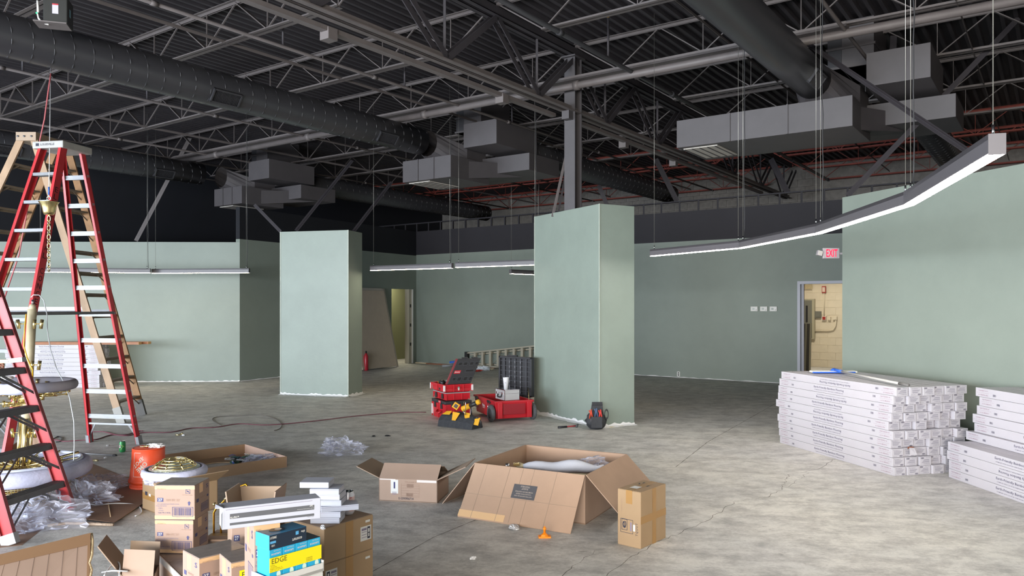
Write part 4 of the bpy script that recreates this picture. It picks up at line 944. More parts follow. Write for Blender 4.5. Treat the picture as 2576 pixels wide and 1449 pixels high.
# printed label on the hanging front flap (text runs upside down, as folded)
fc = p+ee*.525+u*.42; xd, yd = ee.normalized(), -u.normalized(); M_LB = mat('charcoal_printed_label', '4b4a4e', .8); M_LT = mat('label_lettering', 'a5988e', .8)
with P('printed_label', tb) as b:
    b.rect(fc, xd, yd, .20, .115, M_LB, .0075)
    for s_, w, h_, dy in (('TRAVELS', .080, .013, .042), ('FLIGHT', .055, .014, .024), ('HOME DECOR LIGHTING', .15, .010, 0), ('COLLECTION SERIES', .13, .009, -.018), ('NOT FOR INDIVIDUAL SALE', .15, .009, -.036)):
        b.text(s_, fc+yd*dy, -xd, -yd, w, h_, M_LT, True, .0081)
with P('crease_line', tb) as b:
    b.obox(p+u*.56-nn*.006, ee, u*.006, -nn*.0015, M_KD)
    for f in (.12, .34, .46, .56, .76): b.obox(p+ee*f-nn*.006, ee*.004, u*.98, -nn*.0012, M_KD)
with P('wrinkled_tape', tb) as b: b.obox(p+u*.86-nn*.006, ee*.42, u*.12, -nn*.001, M_CLR)
# contents: wrapped tube, brass part, bubble bag
bc = big0+e*.5+n_*.5
def blob(b, c, sx, sy, sz, mt, seed=0, rz=0, amp=.25, n=20, freq=3.0, ridge=False):
    n = int(n*1.5)//2*2 if ridge else n
    vs_, fs_ = [], []; Mx = rotM(rz, 'Z'); m_ = n//2
    for i in range(m_+1):
        ph = math.pi*i/m_
        for j_ in range(n):
            th = 2*math.pi*j_/n; d = V3((math.sin(ph)*math.cos(th), math.sin(ph)*math.sin(th), math.cos(ph))); k = 1+amp*noise.noise(d*freq+V3((seed*7.1, seed*3.3, 0)))*2
            if ridge: k += amp*.7*abs(noise.noise(d*freq*2.3+V3((seed, 0, 5))))
            q = V3((d.x*sx*k, d.y*sy*k, d.z*sz*k)); vs_.append(V3(c)+Mx @ q)
    for i in range(m_):
        for j_ in range(n): l = (j_+1) % n; fs_.append((i*n+j_, (i+1)*n+j_, (i+1)*n+l, i*n+l))
    b.add(vs_, fs_, mt, not ridge)
xdir = e.normalized(); c0 = px(1410, 1180, .30)
tw = thing('wrapped_tube', 'long white wrapped tube lying inside the largest open carton', 'packing', c0)
r0 = px(1318, 1187, .30)+V3((0, .1, 0)); r1 = px(1523, 1180, .31)+V3((0, .1, 0))
with P('tube_wrap', tw) as b:
    pts = [r0.lerp(r1, i/14)+V3((0, 0, .012*math.sin(i*.9))) for i in range(15)]; b.tube(pts, [.02+.042*math.sin(math.pi*min(1, (i+1.5)/14))**.6 for i in range(15)], mat('white_poly_wrap', 'c9ccd8', .6, bump=.5, bscale=14), 14)
with P('tube_cap', tw) as b: b.tube([r0-V3((.05, -.03, -.02)), r0+V3((.03, 0, 0))], .035, mat('cream_fabric', 'cdbf9a', .7), 12)
tg = thing('brass_chandelier_part', 'brass frame piece lying under the white tube in the largest carton', 'light part', c0+V3((.2, -.1, -.05)))
q0_ = px(1455, 1195, .27)
with P('brass_bar', tg) as b: b.beam(q0_-xdir*.07, q0_+xdir*.13, .02, .02, M_BRASS); b.beam(q0_-xdir*.03+V3((0, .03, 0)), q0_+xdir*.15+V3((0, .03, .01)), .012, .012, M_BRASS)
with P('brass_socket', tg) as b: q = r0+V3((-.06, .0, .04)); b.box(q, (.05, .03, .02), M_BRASS); b.tube([q+V3((-.09, .0, -.01)), q+V3((-.06, 0, -.01))], .018, M_CHROME, 10)
with P('support_board', tg) as b: b.obox(big0+e*.1+n_*.1+ZD*.18, e*.8, n_*.8, ZD*.006, M_KI)
tg2 = thing('plastic_bag', 'crumpled clear bag tucked behind the white tube in the largest carton', 'bag', c0+V3((.25, .2, 0)))
with P('film', tg2) as b: blob(b, px(1490, 1168, .33)+V3((0, .12, -.02)), .13, .06, .055, M_FILM2, 4, .3, .3, 26, 3, True)
# ---- small open carton
sm0, smx = px(953, 1203, .19), px(1100, 1209, .19); e2 = smx-sm0; e2.z = 0; n2 = V3((-e2.y, e2.x, 0)).normalized()*.37; sm0.z = 0
ts = open_carton('open_carton', 'small open carton with wing flaps left of the largest carton', sm0, e2, n2, .19, {'s': (.17, -52), 'e': (.27, 64), 'w': (.22, 66), 'n': (.15, -62)}, M_KR, M_KD)
f = face(sm0, e2, ZD, e2.length, .19); nx = V3((e2.y, -e2.x, 0)).normalized()
with P('shipping_label', ts) as b:
    b.rect(f(.27, .66), e2, ZD, .065, .115, M_LBL); b.rect(f(.27, .72), e2, ZD, .014, .055, M_NAVY, .0012)
    for k in range(3): b.rect(f(.27, .42-.05*k), e2, ZD, .04, .004, M_LINE, .0012)
with P('printed_lettering', ts) as b:
    b.text('E-5590906714', f(.47, .15), e2, ZD, .13, .02, M_INK, True); b.text('FRAGILE', f(.55, .88), e2, ZD, .10, .01, M_BROWNP, True)
    b.frame(f(.54, .5), e2, ZD, .16, .11, .0015, M_BROWNP)
    for k in range(5): b.rect(f(.54, .28+.11*k), e2, ZD, .155, .002, M_BROWNP)
    b.bars(f(.54, .72), e2, ZD, .06, .03, M_BROWNP); b.bars(f(.53, .32), e2, ZD, .06, .03, M_BROWNP)
with P('clear_tape', ts) as b: b.rect(f(.82, .94), e2, ZD, .17, .02, mat('shiny_tape', 'd9d0cc', .08), .0015); b.rect(f(.15, .97), e2, ZD, .14, .008, _m['shiny_tape'], .0015)
# ---- tall carton at right
q0t, qx, qy = px(1612, 1382), px(1554, 1368), px(1675, 1353); ex = qy-q0t; nn_ = V3((-ex.y, ex.x, 0)).normalized()*(qx-q0t).length
tt = closed('tall_carton', 'tall closed kraft carton standing alone at the right of the open cartons', 'carton', q0t, ex, nn_, .383, M_KO)
f = face(q0t+nn_, -nn_, ZD, nn_.length, .383); xd = -nn_.normalized()
with P('printed_lettering', tt) as b:
    b.frame(f(.40, .36), xd, ZD, .10, .095, .003, M_INK); b.frame(f(.30, .38), xd, ZD, .045, .075, .003, M_INK)
    b.text('e', f(.30, .38), ZD, -xd, .05, .03, M_INK, True); b.rect(f(.58, .36), xd, ZD, .012, .06, M_LINE)
    b.text('T Q U U T', f(.84, .33), ZD, -xd, .085, .02, M_INK, True); b.text('MADE IN CHINA', f(.18, .72), ZD, -xd, .085, .008, M_BROWNP)
with P('white_sticker', tt) as b: b.rect(f(.72, .35), xd, ZD, .016, .045, M_LBL, .0016)
f = face(q0t, ex, ZD, ex.length, .383)
with P('side_tape', tt) as b: b.rect(f(.5, .50), ex, ZD, ex.length, .05, M_TAPE, .001); b.rect(f(.52, .5), ex, ZD, .05, .383, M_TAPE, .0014)
with P('top_label', tt) as b: b.rect(q0t+ex*.3+nn_*.55+ZD*.3855, ex, nn_, .07, .06, M_LBL, .0012); b.bars(q0t+ex*.3+nn_*.55+ZD*.3855, ex, nn_, .05, .02, M_LINE)
for k, (fx, fy) in enumerate(((.55, .3), (.75, .7), (.62, .75))):
    with P('torn_hole', tt) as b: b.rect(q0t+ex*fx+nn_*fy+ZD*.3855, ex+nn_*.4*k, nn_, .035, .012, M_DARK, .0018)
# ---- flat tray carton with a round hole
TR, TB = px(722, 1175), V3((-2.97, 8.54, 0)); d1 = (TB-TR); W1 = d1.length; d1.normalize(); d2 = V3((-d1.y, d1.x, 0)); L2 = 1.18; h = .11
if d2.x > 0: d2 = -d2
tr = thing('tray_carton', 'large shallow cardboard tray with a round hole holding loose hardware', 'carton', TR+d1*W1/2+d2*L2/2)
M_TRAY = mat('tray_brown_board', '9b7f64', .8, var=.05)
hc = TR+d1*.50+d2*.50; hr = .19; n = 48; vs_, fs_ = [], []
for i in range(n):
    th = 2*math.pi*i/n; c, s_ = math.cos(th), math.sin(th); vs_.append(hc+(d1*c+d2*s_)*hr+ZD*.006)
    k = min(((W1-.50)/c if c > 0 else .50/-c) if abs(c) > 1e-6 else 9, ((L2-.50)/s_ if s_ > 0 else .50/-s_) if abs(s_) > 1e-6 else 9); vs_.append(hc+(d1*c+d2*s_)*k+ZD*.006)
for i in range(n): j2 = (i+1) % n; fs_.append((2*i, 2*i+1, 2*j2+1, 2*j2))
cs = [TR, TR+d1*W1, TR+d1*W1+d2*L2, TR+d2*L2]
for c_ in cs:   # close the corners of the fan
    c_ = c_+ZD*.006; ds = sorted(range(n), key=lambda i: (vs_[2*i+1]-c_).length)[:2]; k = len(vs_); vs_.append(c_); fs_.append((2*ds[0]+1, 2*ds[1]+1, k))
with P('tray_bottom', tr) as b: b.add(vs_, fs_, M_TRAY)
with P('hole_rim', tr) as b: b.torus(hc+ZD*.006, hr, .004, M_EDGE, 48, 6, M=Matrix.Identity(3))
M_TI = mat('tray_inner_pink', 'c2a596', .8)
for (p, e_, nn2, mo, mi_) in ((cs[0], d1*W1, d2, M_TRAY, M_TI), (cs[1], d2*L2, -d1, M_TRAY, M_TRAY), (cs[2], -d1*W1, -d2, M_TRAY, M_TRAY), (cs[3], -d2*L2, d1, M_TRAY, M_TRAY)):
    with P('tray_wall', tr) as b: b.obox(p, e_, nn2*.004, ZD*h, mo); b.obox(p+nn2*.004, e_, nn2*.004, ZD*h, mi_)
# hardware in the tray: separate small pieces
r = random.Random(5); hwm = [mat('hw_green', '2f5c4c', .4), mat('hw_blue', '3557a8', .4), M_BLK, M_ALU, M_LBL, mat('hw_teal', '2d5560', .4), M_STEEL, mat('hw_cream', 'cfc9a8', .5)]
hcn = ['dark green', 'blue', 'black', 'silver', 'white', 'teal', 'grey', 'cream']
for i in range(21):
    k = i % 7; c_ = px((574, 604, 636)[i//7]+r.random()*26, 1149+r.random()*15, .03); c_.z = .012+.012*(i % 4)+.008
    t = thing('hardware_packet', f'{hcn[k]} hardware packet in the {["left", "middle", "right"][i//7]} part of the pile in the tray', 'hardware', c_, r.uniform(0, 3.1), 'loose hardware packets in the tray')
    with P('packet', t, world=False, bev=.002) as b: b.bbox((0, 0, 0), (r.uniform(.04, .13), r.uniform(.015, .05), r.uniform(.008, .022)), hwm[k], .004, M=rotM(r.uniform(-.5, .5), 'X'))
    with P('clip', t, world=False) as b: b.tube([(-.03, 0, .008), (0, .01, .016), (.04, -.006, .01)], .003, hwm[(k+3) % 8], 6)
t = thing('plastic_bag', 'crumpled clear plastic bag lying in the shallow tray', 'bag', px(655, 1160))
with P('film', t) as b: blob(b, px(655, 1158, .05), .15, .09, .055, M_FILM2, 9, .2, .35, 28, 3, True)
# plastic on floor
t = thing('plastic_bag', 'crumpled clear plastic bag alone on the open concrete floor', 'bag', px(853, 1138))
with P('film', t) as b: blob(b, px(862, 1128, .06), .21, .12, .085, M_FILM2, 2, .1, .42, 34, 3.2, True); blob(b, px(830, 1118, .10), .06, .05, .06, M_FILM2, 3, .6, .4, 22, 3, True)

# ---- front cluster of cartons
M_P27 = mat('printed_kraft', '957d70', .7, var=.035, scale=6); M_TOPF = mat('shrink_wrapped_top', '8f8681', .18, var=.18, scale=9)
def print27(b, f, xd, w, h, arrow=True, small=False):
    y = ZD; k = w
    b.rect(f(.14, .58), xd, y, .15*k, .115*h, M_NAVY); b.text('27', f(.14, .58), xd, y, .10*k, .075*h, M_LBL, True, .0014)
    b.text('1004 892 337', f(.46, .575), xd, y, .34*k, .07*h, M_BROWNP, False)
    b.text('PO34077-L', f(.18, .90), xd, y, .22*k, .04*h, M_BROWNP)
    b.text('ECS A19 60W SOFT WHITE 12CLR', f(.34, .455), xd, y, .54*k, .035*h, M_LINE)
    for i, s_ in enumerate(('PO# 50150707', 'CHINA', '4 Pack', 'Cube Wt 3.36 lbs')): b.text(s_, f(.12+.02*i+(.06 if i == 3 else 0)+(.05 if i == 0 else 0), .40-.065*i), xd, y, (.26, .11, .12, .31)[i]*k, .04*h, M_NAVY if i == 3 else M_LINE)
    o = f(.70, .235); b.frame(o, xd, y, .52*k, .28*h, .012*k, M_NAVY); b.bars(o, xd, y, .44*k, .22*h, M_NAVY, 22, 3); b.text('10844511223846', f(.70, .06), xd, y, .35*k, .028*h, M_LINE)
    o = f(.83, .83); b.frame(o, xd, y, .11*k, .13*h, .008*k, M_NAVY); b.rect(o, (xd.normalized()-y).normalized(), (xd.normalized()+y).normalized(), .13*k, .008*k, M_NAVY); b.rect(o, xd, y, .05*k, .03*h, M_NAVY)
    b.text('Do Not Clamp', f(.82, .725), xd, y, .25*k, .035*h, M_BROWNP)
    o = f(.86, .49); X = xd.normalized(); s_ = .045*k; b.add([q+X.cross(y)*.001 for q in (o-X*s_, o+X*s_, o+y*s_*1.1)], [(0, 1, 2)], M_NAVY); b.rect(o-y*s_*.6, xd, y, s_, s_*1.3, M_NAVY)
def bulb_case(label, o, ang, w, d, h, z, two=True, film_=True):
    xd = V3((math.cos(ang), math.sin(ang), 0)); yd = V3((-xd.y, xd.x, 0)); o = V3(o)
    t = closed('bulb_case', label, 'carton', o, xd*w, yd*d, h, M_P27, False, 'printed bulb cases', z, .003, M_TOPF); o.z = z
    with P('printed_lettering', t) as b: print27(b, face(o, xd, ZD, w, h), xd, w, h)
    for nm, (oo, dd, ww) in {'a': (o+xd*w, yd, d), 'b': (o+yd*d, -yd, d)}.items():
        with P('side_lettering', t) as b:
            f = face(oo, dd, ZD, ww, h); b.rect(f(.18, .52), dd, ZD, .15*ww, .10*h, M_NAVY); b.text('S', f(.82, .82), dd, ZD, .13*ww, .12*h, M_NAVY, True); b.frame(f(.66, .25), dd, ZD, .5*ww, .24*h, .003, M_NAVY)
            b.text('1004 892 337', f(.52, .55), dd, ZD, .33*ww, .05*h, M_BROWNP); o2_ = f(.86, .52); b.rect(o2_, dd, ZD, .02, .012, M_NAVY); b.bars(f(.66, .25), dd, ZD, .42*ww, .18*h, M_LINE, 20, 4)
    for y_ in (.07, .94):
        with P('clear_tape', t) as b: b.rect(face(o, xd, ZD, w, h)(.5, y_), xd, ZD, w, h*.10, M_CLR, .0003)
    with P('clear_tape', t) as b: b.rect(face(o+xd*w, yd, ZD, d, h)(.42, .85), yd, ZD, .045, h*.28, M_CLR, .0003)
    with P('clear_tape', t) as b: b.rect(face(o+yd*d, -yd, ZD, d, h)(.42, .8), -yd, ZD, .045, h*.35, M_CLR, .0003)
    return t
zb = .295
bulb_case('printed bulb carton topmost of the two-high stack by the orange bucket', V3((-1.956, 4.20, 0)), -.03, .222, .19, .187, zb+.184)
bulb_case('printed bulb carton directly under the topmost one of the left stack', V3((-1.955, 4.20, 0)), -.05, .215, .185, .181, zb)
A_ = V3((-2.01, 4.29, 0)); dA = V3((.62, -.78, 0)).normalized(); dB = V3((.78, .62, 0)).normalized()
tq = closed('base_carton', 'big pale carton under the stacked bulb cartons, wrapped in clear film', 'carton', A_+dA*.62, dB*.55, -dA*.62, zb-.004, mat('pale_pink_carton', 'c9b09c', .7, var=.04), False, topmat=M_TOPF)
with P('stretch_film', tq) as b:
    b.obox(A_-dB*.004+ZD*(zb-.03), dA*.62, -dB*.004, ZD*.034, mat('bright_film_edge', 'dcdcdc', .15))
bulb_case('printed bulb carton in the front row, second from the left', V3((-1.346, 3.30, 0)), .80, .22, .17, .187, .373)
bulb_case('printed bulb carton with yellow store tag low in the front row', V3((-1.175, 3.208, 0)), .655, .14, .16, .187, .385)
closed('base_carton', 'kraft carton under the front row bulb cartons, mostly below the picture', 'carton', V3((-1.33, 3.24, 0)), V3((.26, .06, 0)), V3((-.07, .30, 0)), .371, M_KR)
bulb_case('upright bulb carton behind the yellow tagged one, under the white strip', V3((-1.335, 3.65, 0)), .30, .17, .16, .245, .40)
bulb_case('upright bulb carton just left of the blue bulb packs', V3((-1.009, 3.0, 0)), .52, .10, .19, .275, .52)
closed('base_carton', 'hidden kraft carton carrying the upright bulb cartons', 'carton', V3((-1.36, 3.63, 0)), V3((.22, .07, 0)), V3((-.07, .22, 0)), .398, M_KR)
closed('base_carton', 'kraft carton under the upright bulb carton beside the blue packs', 'carton', V3((-1.009, 3.0, 0)), V3((.087, .05, 0)), V3((-.095, .165, 0)), .518, M_KR)
# yellow tag on the low front carton
ang = .655; xd = V3((math.cos(ang), math.sin(ang), 0)); o = V3((-1.175, 3.208, .385)); M_Y = mat('yellow_store_label', 'f0dc10', .5); M_YI = mat('yellow_label_print', '55501a', .8)
t = tag(None or bpy.data.objects['bulb_case.003'] if 'bulb_case.003' in bpy.data.objects else None) if False else [o_ for o_ in C.objects if o_.get('label', '').startswith('printed bulb carton with yellow')][0]
with P('yellow_tag', t) as b: f = face(o, xd, ZD, .14, .187); b.rect(f(.55, .40), xd, ZD, .085, .15, M_Y, .002); b.text('EDGE', f(.58, .70), xd, ZD, .072, .022, M_YI, True, .0026); [b.text('CLR 60W LOT', f(.5, .5-.08*k), xd, ZD, .04, .006, M_YI, False, .0026) for k in range(4)]
# ---- large stacked kraft cartons carrying the can
K0 = V3((-.941, 3.84, 0)); kr = V3((.6, .8, 0)); kl = V3((-.8, .6, 0))
for zz, hh, lab in ((.353, .18, 'kraft carton with drink can standing on it'), (0, .35, 'kraft carton at the bottom of the stack below the drink can')):
    t = closed('kraft_carton', lab, 'carton', K0, kr*.33, kl*.42, hh, M_KO, False, None, zz, .004, M_KD)
    f = face(K0+ZD*zz, kr, ZD, .33, hh)
    with P('side_tape', t) as b: b.rect(f(.5, .5), kr, ZD, .05, hh, M_TAPE)
    with P('shipping_label', t) as b:
        o_ = f(.84, .52) if zz else f(.14, .80); b.rect(o_, kr, ZD, .075, .075, M_LBL, .0012); b.rect(o_+kr*(.02 if zz else -.02), kr, ZD, .02, .062, M_INK, .0018)
        b.lathe([(.001, 0)], o_, M_LBL, 3) if False else None
        b.rect(o_+kr*(.02 if zz else -.02)+ZD*.012, kr, ZD, .010, .02, M_LBL, .0022); b.rect(o_+kr*(.02 if zz else -.02)-ZD*.012, kr, ZD, .008, .018, M_LBL, .0022)
        for k in range(4): b.rect(o_-kr*(.012 if zz else -.015)+ZD*(.022-.014*k), kr, ZD, .036, .003 if k else .012, M_LINE, .0018)
        b.rect(f(.88, .90 if zz == 0 else .86), kr, ZD, .032, .012, M_LBL, .0012)
# drink cans
def can(name, label, c, R_, H, mt, fn):
    t = thing(name, label, 'can', c)
    with P('body', t) as b: b.lathe([(R_*.72, 0), (R_*.82, .004), (R_, .014), (R_, H-.018), (R_*.83, H-.004), (R_*.85, H)], c, mt, 32)
    with P('lid', t) as b: b.lathe([(R_*.84, H), (R_*.80, H+.0005), (R_*.76, H-.004), (0.0001, H-.004)], c, M_ALU, 24); b.torus(c+ZD*H, R_*.83, .0018, M_CHROME, 24, 6)
    with P('pull_tab', t) as b: b.box(c+V3((.004, 0, H)), (.012, .02, .0015), M_CHROME)
    with P('can_artwork', t) as b: fn(b, c, R_, H)
    return t
def curved(b, c, R_, th0, th1, z0, z1, mt, off=.0004, n=8, slope=0):
    vs_ = []; 
    for i in range(n+1):
        th = th0+(th1-th0)*i/n; e_ = V3((math.cos(th), math.sin(th), 0))*(R_+off); dz = slope*(i/n); vs_ += [c+e_+ZD*(z0+dz), c+e_+ZD*(z1+dz)]
    b.add(vs_, [(2*i, 2*i+2, 2*i+3, 2*i+1) for i in range(n)], mt)
def ctext(b, s, c, R_, th, z, w, h_, mt, off=.0008):
    g, fs_, (x0, x1, y0, y1) = text_geo(s, True)
    vs_ = [];
    for x, y in g: q = th+((x-(x0+x1)/2)*w/(x1-x0))/R_; vs_.append(c+V3((math.cos(q), math.sin(q), 0))*(R_+off)+ZD*(z+(y-(y0+y1)/2)*h_/(y1-y0)))
    b.add(vs_, fs_, mt)
M_CRED = mat('can_burgundy', '9b2c3c', .4); M_CPK = mat('can_pale_pink', 'd4b6b4', .4)
def dp(b, c, R_, H):
    curved(b, c, R_, -1.25, .2, .02, H-.025, M_CPK)
    ctext(b, 'Dr', c, R_, -1.95, .088, .018, .018, M_CRED); ctext(b, 'Pepper', c, R_, -1.72, .07, .042, .02, M_CRED); ctext(b, '23', c, R_, -1.9, .038, .014, .014, M_CRED)
    curved(b, c, R_, -2.0, -1.45, .054, .056, M_CRED, .0006, slope=.006)
    for k in range(5): curved(b, c, R_, -1.15, -.75, .035+.014*k, .039+.014*k, M_CRED, .0006)
can('drink_can', 'white drink can with burgundy lettering standing on the kraft carton', px(876, 1293, .536), .033, .122, mat('can_white', 'd5d5de', .3, metal=.2), dp)
M_CG = mat('can_green', '2f8a4e', .35, metal=.2)
def g7(b, c, R_, H):
    curved(b, c, R_, -2.3, -1.7, .05, .085, M_LBL); curved(b, c, R_, -1.7, -1.0, .02, .035, mat('can_light_green', '8fbf6a', .4), slope=.04); curved(b, c, R_, -1.5, -.6, .075, .09, _m['can_light_green'], slope=-.02); ctext(b, 'UP', c, R_, -2.0, .07, .02, .02, M_CRED)
can('drink_can', 'green drink can standing on the floor near the red ladder foot', px(308, 1137), .033, .122, M_CG, g7)
# ---- blue bulb packs
bx0, bxr = V3((-.933, 2.948, 0)), V3((-.779, 3.124, 0)); bx = (bxr-bx0).normalized(); by = V3((-bx.y, bx.x, 0)); M_BLUE = mat('sky_blue_pack', '28a5d2', .35, var=.05, scale=6); M_BLUD = mat('dark_navy_pack', '1c2a3c', .35); M_BLUT = mat('blue_grey_top', '2c6f96', .3, var=.2, scale=8)
zt_ = .581; bw = .0580
tray = thing('white_tray', 'white display tray holding the blue bulb packs', 'tray', bx0+bx*.13+by*.1+ZD*(zt_-.02))
tray_o = bx0-bx*.012-by*.008+ZD*(zt_-.012)
with P('tray_base', tray) as b: b.obox(tray_o, bx*.256, by*.115, ZD*.012, M_LBL)
with P('tray_lip', tray) as b: b.obox(tray_o, bx*.256, by*.004, ZD*.035, M_LBL)
with P('tray_lip', tray) as b: b.obox(tray_o, bx*.004, by*.115, ZD*.04, M_LBL)
with P('tray_lip', tray) as b: b.obox(tray_o+bx*.252, bx*.004, by*.115, ZD*.045, M_LBL)
closed('base_carton', 'white carton under the tray of blue bulb packs, cut off by the picture edge', 'carton', bx0-bx*.01-by*.01, bx*.25, by*.10, zt_-.014, M_LBL)
lg = thing('x', 'x', 'x'); bpy.data.objects.remove(lg)
for i in range(4):
    o_ = bx0+bx*(i*bw+.001)+ZD*zt_; H = .128
    t = thing('bulb_pack', ['upright blue bulb pack at the left end under the yellow label', 'upright blue bulb pack second from left under the yellow label', 'upright blue bulb pack third from left under the yellow label', 'upright blue bulb pack at the right end with its name uncovered'][i], 'bulb pack', o_+bx*bw/2+by*.09, 0, 'upright blue bulb packs')
    with P('pack', t, bev=.0012) as b: b.obox(o_, bx*(bw-.002), by*.09, ZD*H, M_BLUE)
    with P('pack_top', t) as b: b.obox(o_+ZD*H, bx*(bw-.002), by*.09, ZD*.0015, M_BLUD)
    with P('artwork', t) as b:
        f = face(o_, bx, ZD, bw-.002, H); b.text('ecosmart', f(.5, .86), bx, ZD, bw*.7, .008, M_LBL, True); b.text('Soft White 60', f(.6, .95), bx, ZD, bw*.5, .005, M_LBL)
        b.text('60', f(.35, .12), bx, ZD, .018, .011, M_LBL, True); c_ = f(.70, .20); b.add([c_+bx*(.009*math.cos(q))+ZD*(.012*math.sin(q)+(.004 if math.sin(q) > 0 else 0))-by*.001 for q in [k*math.pi/8 for k in range(16)]], [tuple(range(16))], mat('bulb_glow_print', 'cfe6d8', .4)); b.rect(f(.70, .09), bx, ZD, .008, .008, M_LBL)
with P('yellow_label', tray, label='yellow store label reading EDGE across the packs') as b:
    sl_ = (ZD*.0+bx).normalized(); o_ = bx0+bx*.116-by*.004+ZD*(zt_+.070); b.rect(o_, bx, ZD, .236, .056, M_Y, .001)
    b.text('EDGE', o_-bx*.075+ZD*.014, bx, ZD, .066, .020, M_YI, False, .0016); b.bars(o_+bx*.065+ZD*.004, bx, ZD, .078, .018, M_YI, 20, 8)
    for k, (s_, w) in enumerate((('Warehouse', .02), ('Lot Pallets', .028), ('Pallet Name: 2', .05), ('Pallet Type: 004/2012', .055), ('Expires 2/12/21', .035))): b.text(s_, o_-bx*(.114-w/2)-ZD*(.002+.0065*k), bx, ZD, w, .0035, M_YI, False, .0016)
    for k in range(3): b.text('CLR BULB 60W', o_+bx*.06-ZD*(.010+.006*k), bx, ZD, .03, .0035, M_YI, False, .0016)
o_ = bx0+ZD*(zt_+.130)-bx*.002-by*.004; tx = (bx+by*.03).normalized(); ty = V3((-tx.y, tx.x, 0)); tp_ = thing('bulb_pack', 'blue and black bulb pack lying flat on top of the upright packs', 'bulb pack', o_+tx*.1+ty*.09)
with P('pack', tp_, bev=.0015) as b: b.obox(o_, tx*.168, ty*.095, ZD*.055, M_BLUE)
with P('pack_front', tp_) as b: b.obox(o_-ty*.001, tx*.168, ty*.001, ZD*.055, M_BLUD)
with P('pack_top', tp_) as b: b.obox(o_+ZD*.055, tx*.168, ty*.095, ZD*.001, M_BLUT)
with P('artwork', tp_) as b:
    f = face(o_-ty*.001, tx, ZD, .168, .055); X = -tx; b.text('ecosmart', f(.74, .3), -tx, -ZD, .045, .011, M_LBL, True); b.rect(f(.74, .72), tx, ZD, .014, .014, mat('pale_blue_print', '5aa6d8', .4)); b.text('60w', f(.90, .72), -tx, -ZD, .018, .010, M_LBL, True)
    b.rect(f(.09, .5), tx, ZD, .026, .009, _m['pale_blue_print']); b.text('LED', f(.09, .26), -tx, -ZD, .015, .007, M_LBL, True); b.text('DIMMABLE A19', f(.10, .82), -tx, -ZD, .028, .010, M_LBL, True)
    f = face(o_+ZD*.0565, tx, ty, .168, .095); c_ = f(.42, .5)
    b.add([c_+tx*(.026*math.cos(q)*(1 if math.cos(q) > 0 else 1.5))+ty*(.026*math.sin(q))+ZD*.001 for q in [k*math.pi/10 for k in range(20)]], [tuple(range(20))], M_BLUD); b.add([c_+tx*(.014*math.cos(q))+ty*(.014*math.sin(q))+ZD*.0016 for q in [k*math.pi/8 for k in range(16)]], [tuple(range(16))], M_LBL)
# ---- long white printed strip carton
w0_, w1_ = V3((-1.096, 2.904, .801)), V3((-.769, 3.08, .797)); wx = (w1_-w0_); WL = wx.length; wx.normalize(); wy = V3((-wx.y, wx.x, 0)).normalized(); wz = wx.cross(wy)
t = thing('long_white_carton', 'long white carton with two dark printed stripes lying across the bulb cartons', 'carton', w0_); M_WC = mat('white_carton_board', 'b2b4c0', .5, var=.03)
with P('body', t, bev=.002) as b: b.obox(w0_, wx*WL, wy*.085, wz*.082, M_WC)
with P('torn_end_flap', t) as b: b.plate([w0_+wz*.082, w0_+wz*.082+wy*.06, w0_-wx*.02+wz*.086+wy*.05, w0_-wx*.025+wz*.078+wy*.02], .002, M_WC); b.plate([w0_-wx*.001, w0_-wx*.001+wz*.07, w0_-wx*.006+wz*.06-wy*.004, w0_-wx*.006+wz*.01-wy*.004], .001, M_WC)
with P('printed_lettering', t) as b:
    f = face(w0_, wx, wz, WL, .082); M_ST = mat('stripe_charcoal', '54555a', .6)
    b.rect(f(.50, .58), wx, wz, WL*.86, .019, M_ST); b.rect(f(.50, .22), wx, wz, WL*.86, .009, M_ST); b.rect(f(.47, .90), wx, wz, WL*.88, .0015, M_LINE)
    b.text('ALL-PRO™', f(.115, .53), wx, wz, .032, .007, M_LBL, True, .0014); b.text('APC', f(.90, .66), wx, wz, .014, .006, M_LBL, True, .0014); b.text('Professional Performance Lighting', f(.84, .545), wx, wz, .065, .0035, M_LBL, False, .0014); b.text('Lighting', f(.89, .14), wx, wz, .025, .004, M_ST)
# ---- stack of thin white boxes
s0 = px(812, 1313, .535); s0 = V3((-.955, 3.93, 0)); offs = [(0, 0, 0), (.004, .0, .02), (.03, -.01, .35), (.006, .004, .03), (.002, .01, -.04), (-.004, .0, .02), (-.06, .02, .0)]
lab7 = ['lowest', 'second lowest', 'protruding right', 'fourth from bottom', 'fifth from bottom', 'sixth from bottom', 'topmost, pushed back left']
zz = .5365
for i, (dx, dy, ra) in enumerate(offs):
    hh = .030; t = thing('white_box', f'thin white box in the stack beside the white drink can, {lab7[i]}', 'box', s0+V3((dx+.0, dy+.05, zz)), -.02+ra, 'thin white boxes in the stack by the can')
    with P('body', t, world=False, bev=.0015) as b: b.box((0 if i != 2 else .03, 0, .0145), (.15 if i != 2 else .19, .12 if i != 2 else .09, .029), M_WC)
    with P('lid_seam', t, world=False) as b: b.box((0 if i != 2 else .03, 0, .0225), (.1508 if i != 2 else .1908, .1208 if i != 2 else .0908, .001), M_LINE)
    zz += .0295 if i < 6 else 0
# ---- black carton with upright flaps behind
o_ = V3((-1.46, 4.10, 0)); t = open_carton('open_carton', 'upright open carton with two raised side flaps behind the white strip', V3((-1.475, 3.98, 0)), V3((.235, .0, 0)), V3((.0, .20, 0)), .585, {'e': (.10, 8), 'w': (.10, 8), 'n': (.085, -4)}, M_KR, M_KD)
with P('dark_contents', t) as b: b.box((-1.358, 4.08, .54), (.2, .17, .03), M_BLK)
for k in range(4):
    with P('packed_item', t) as b: b.box((-1.433+.05*k, 4.08, .57), (.035, .14, .03), M_DARK, rz=.1*k)
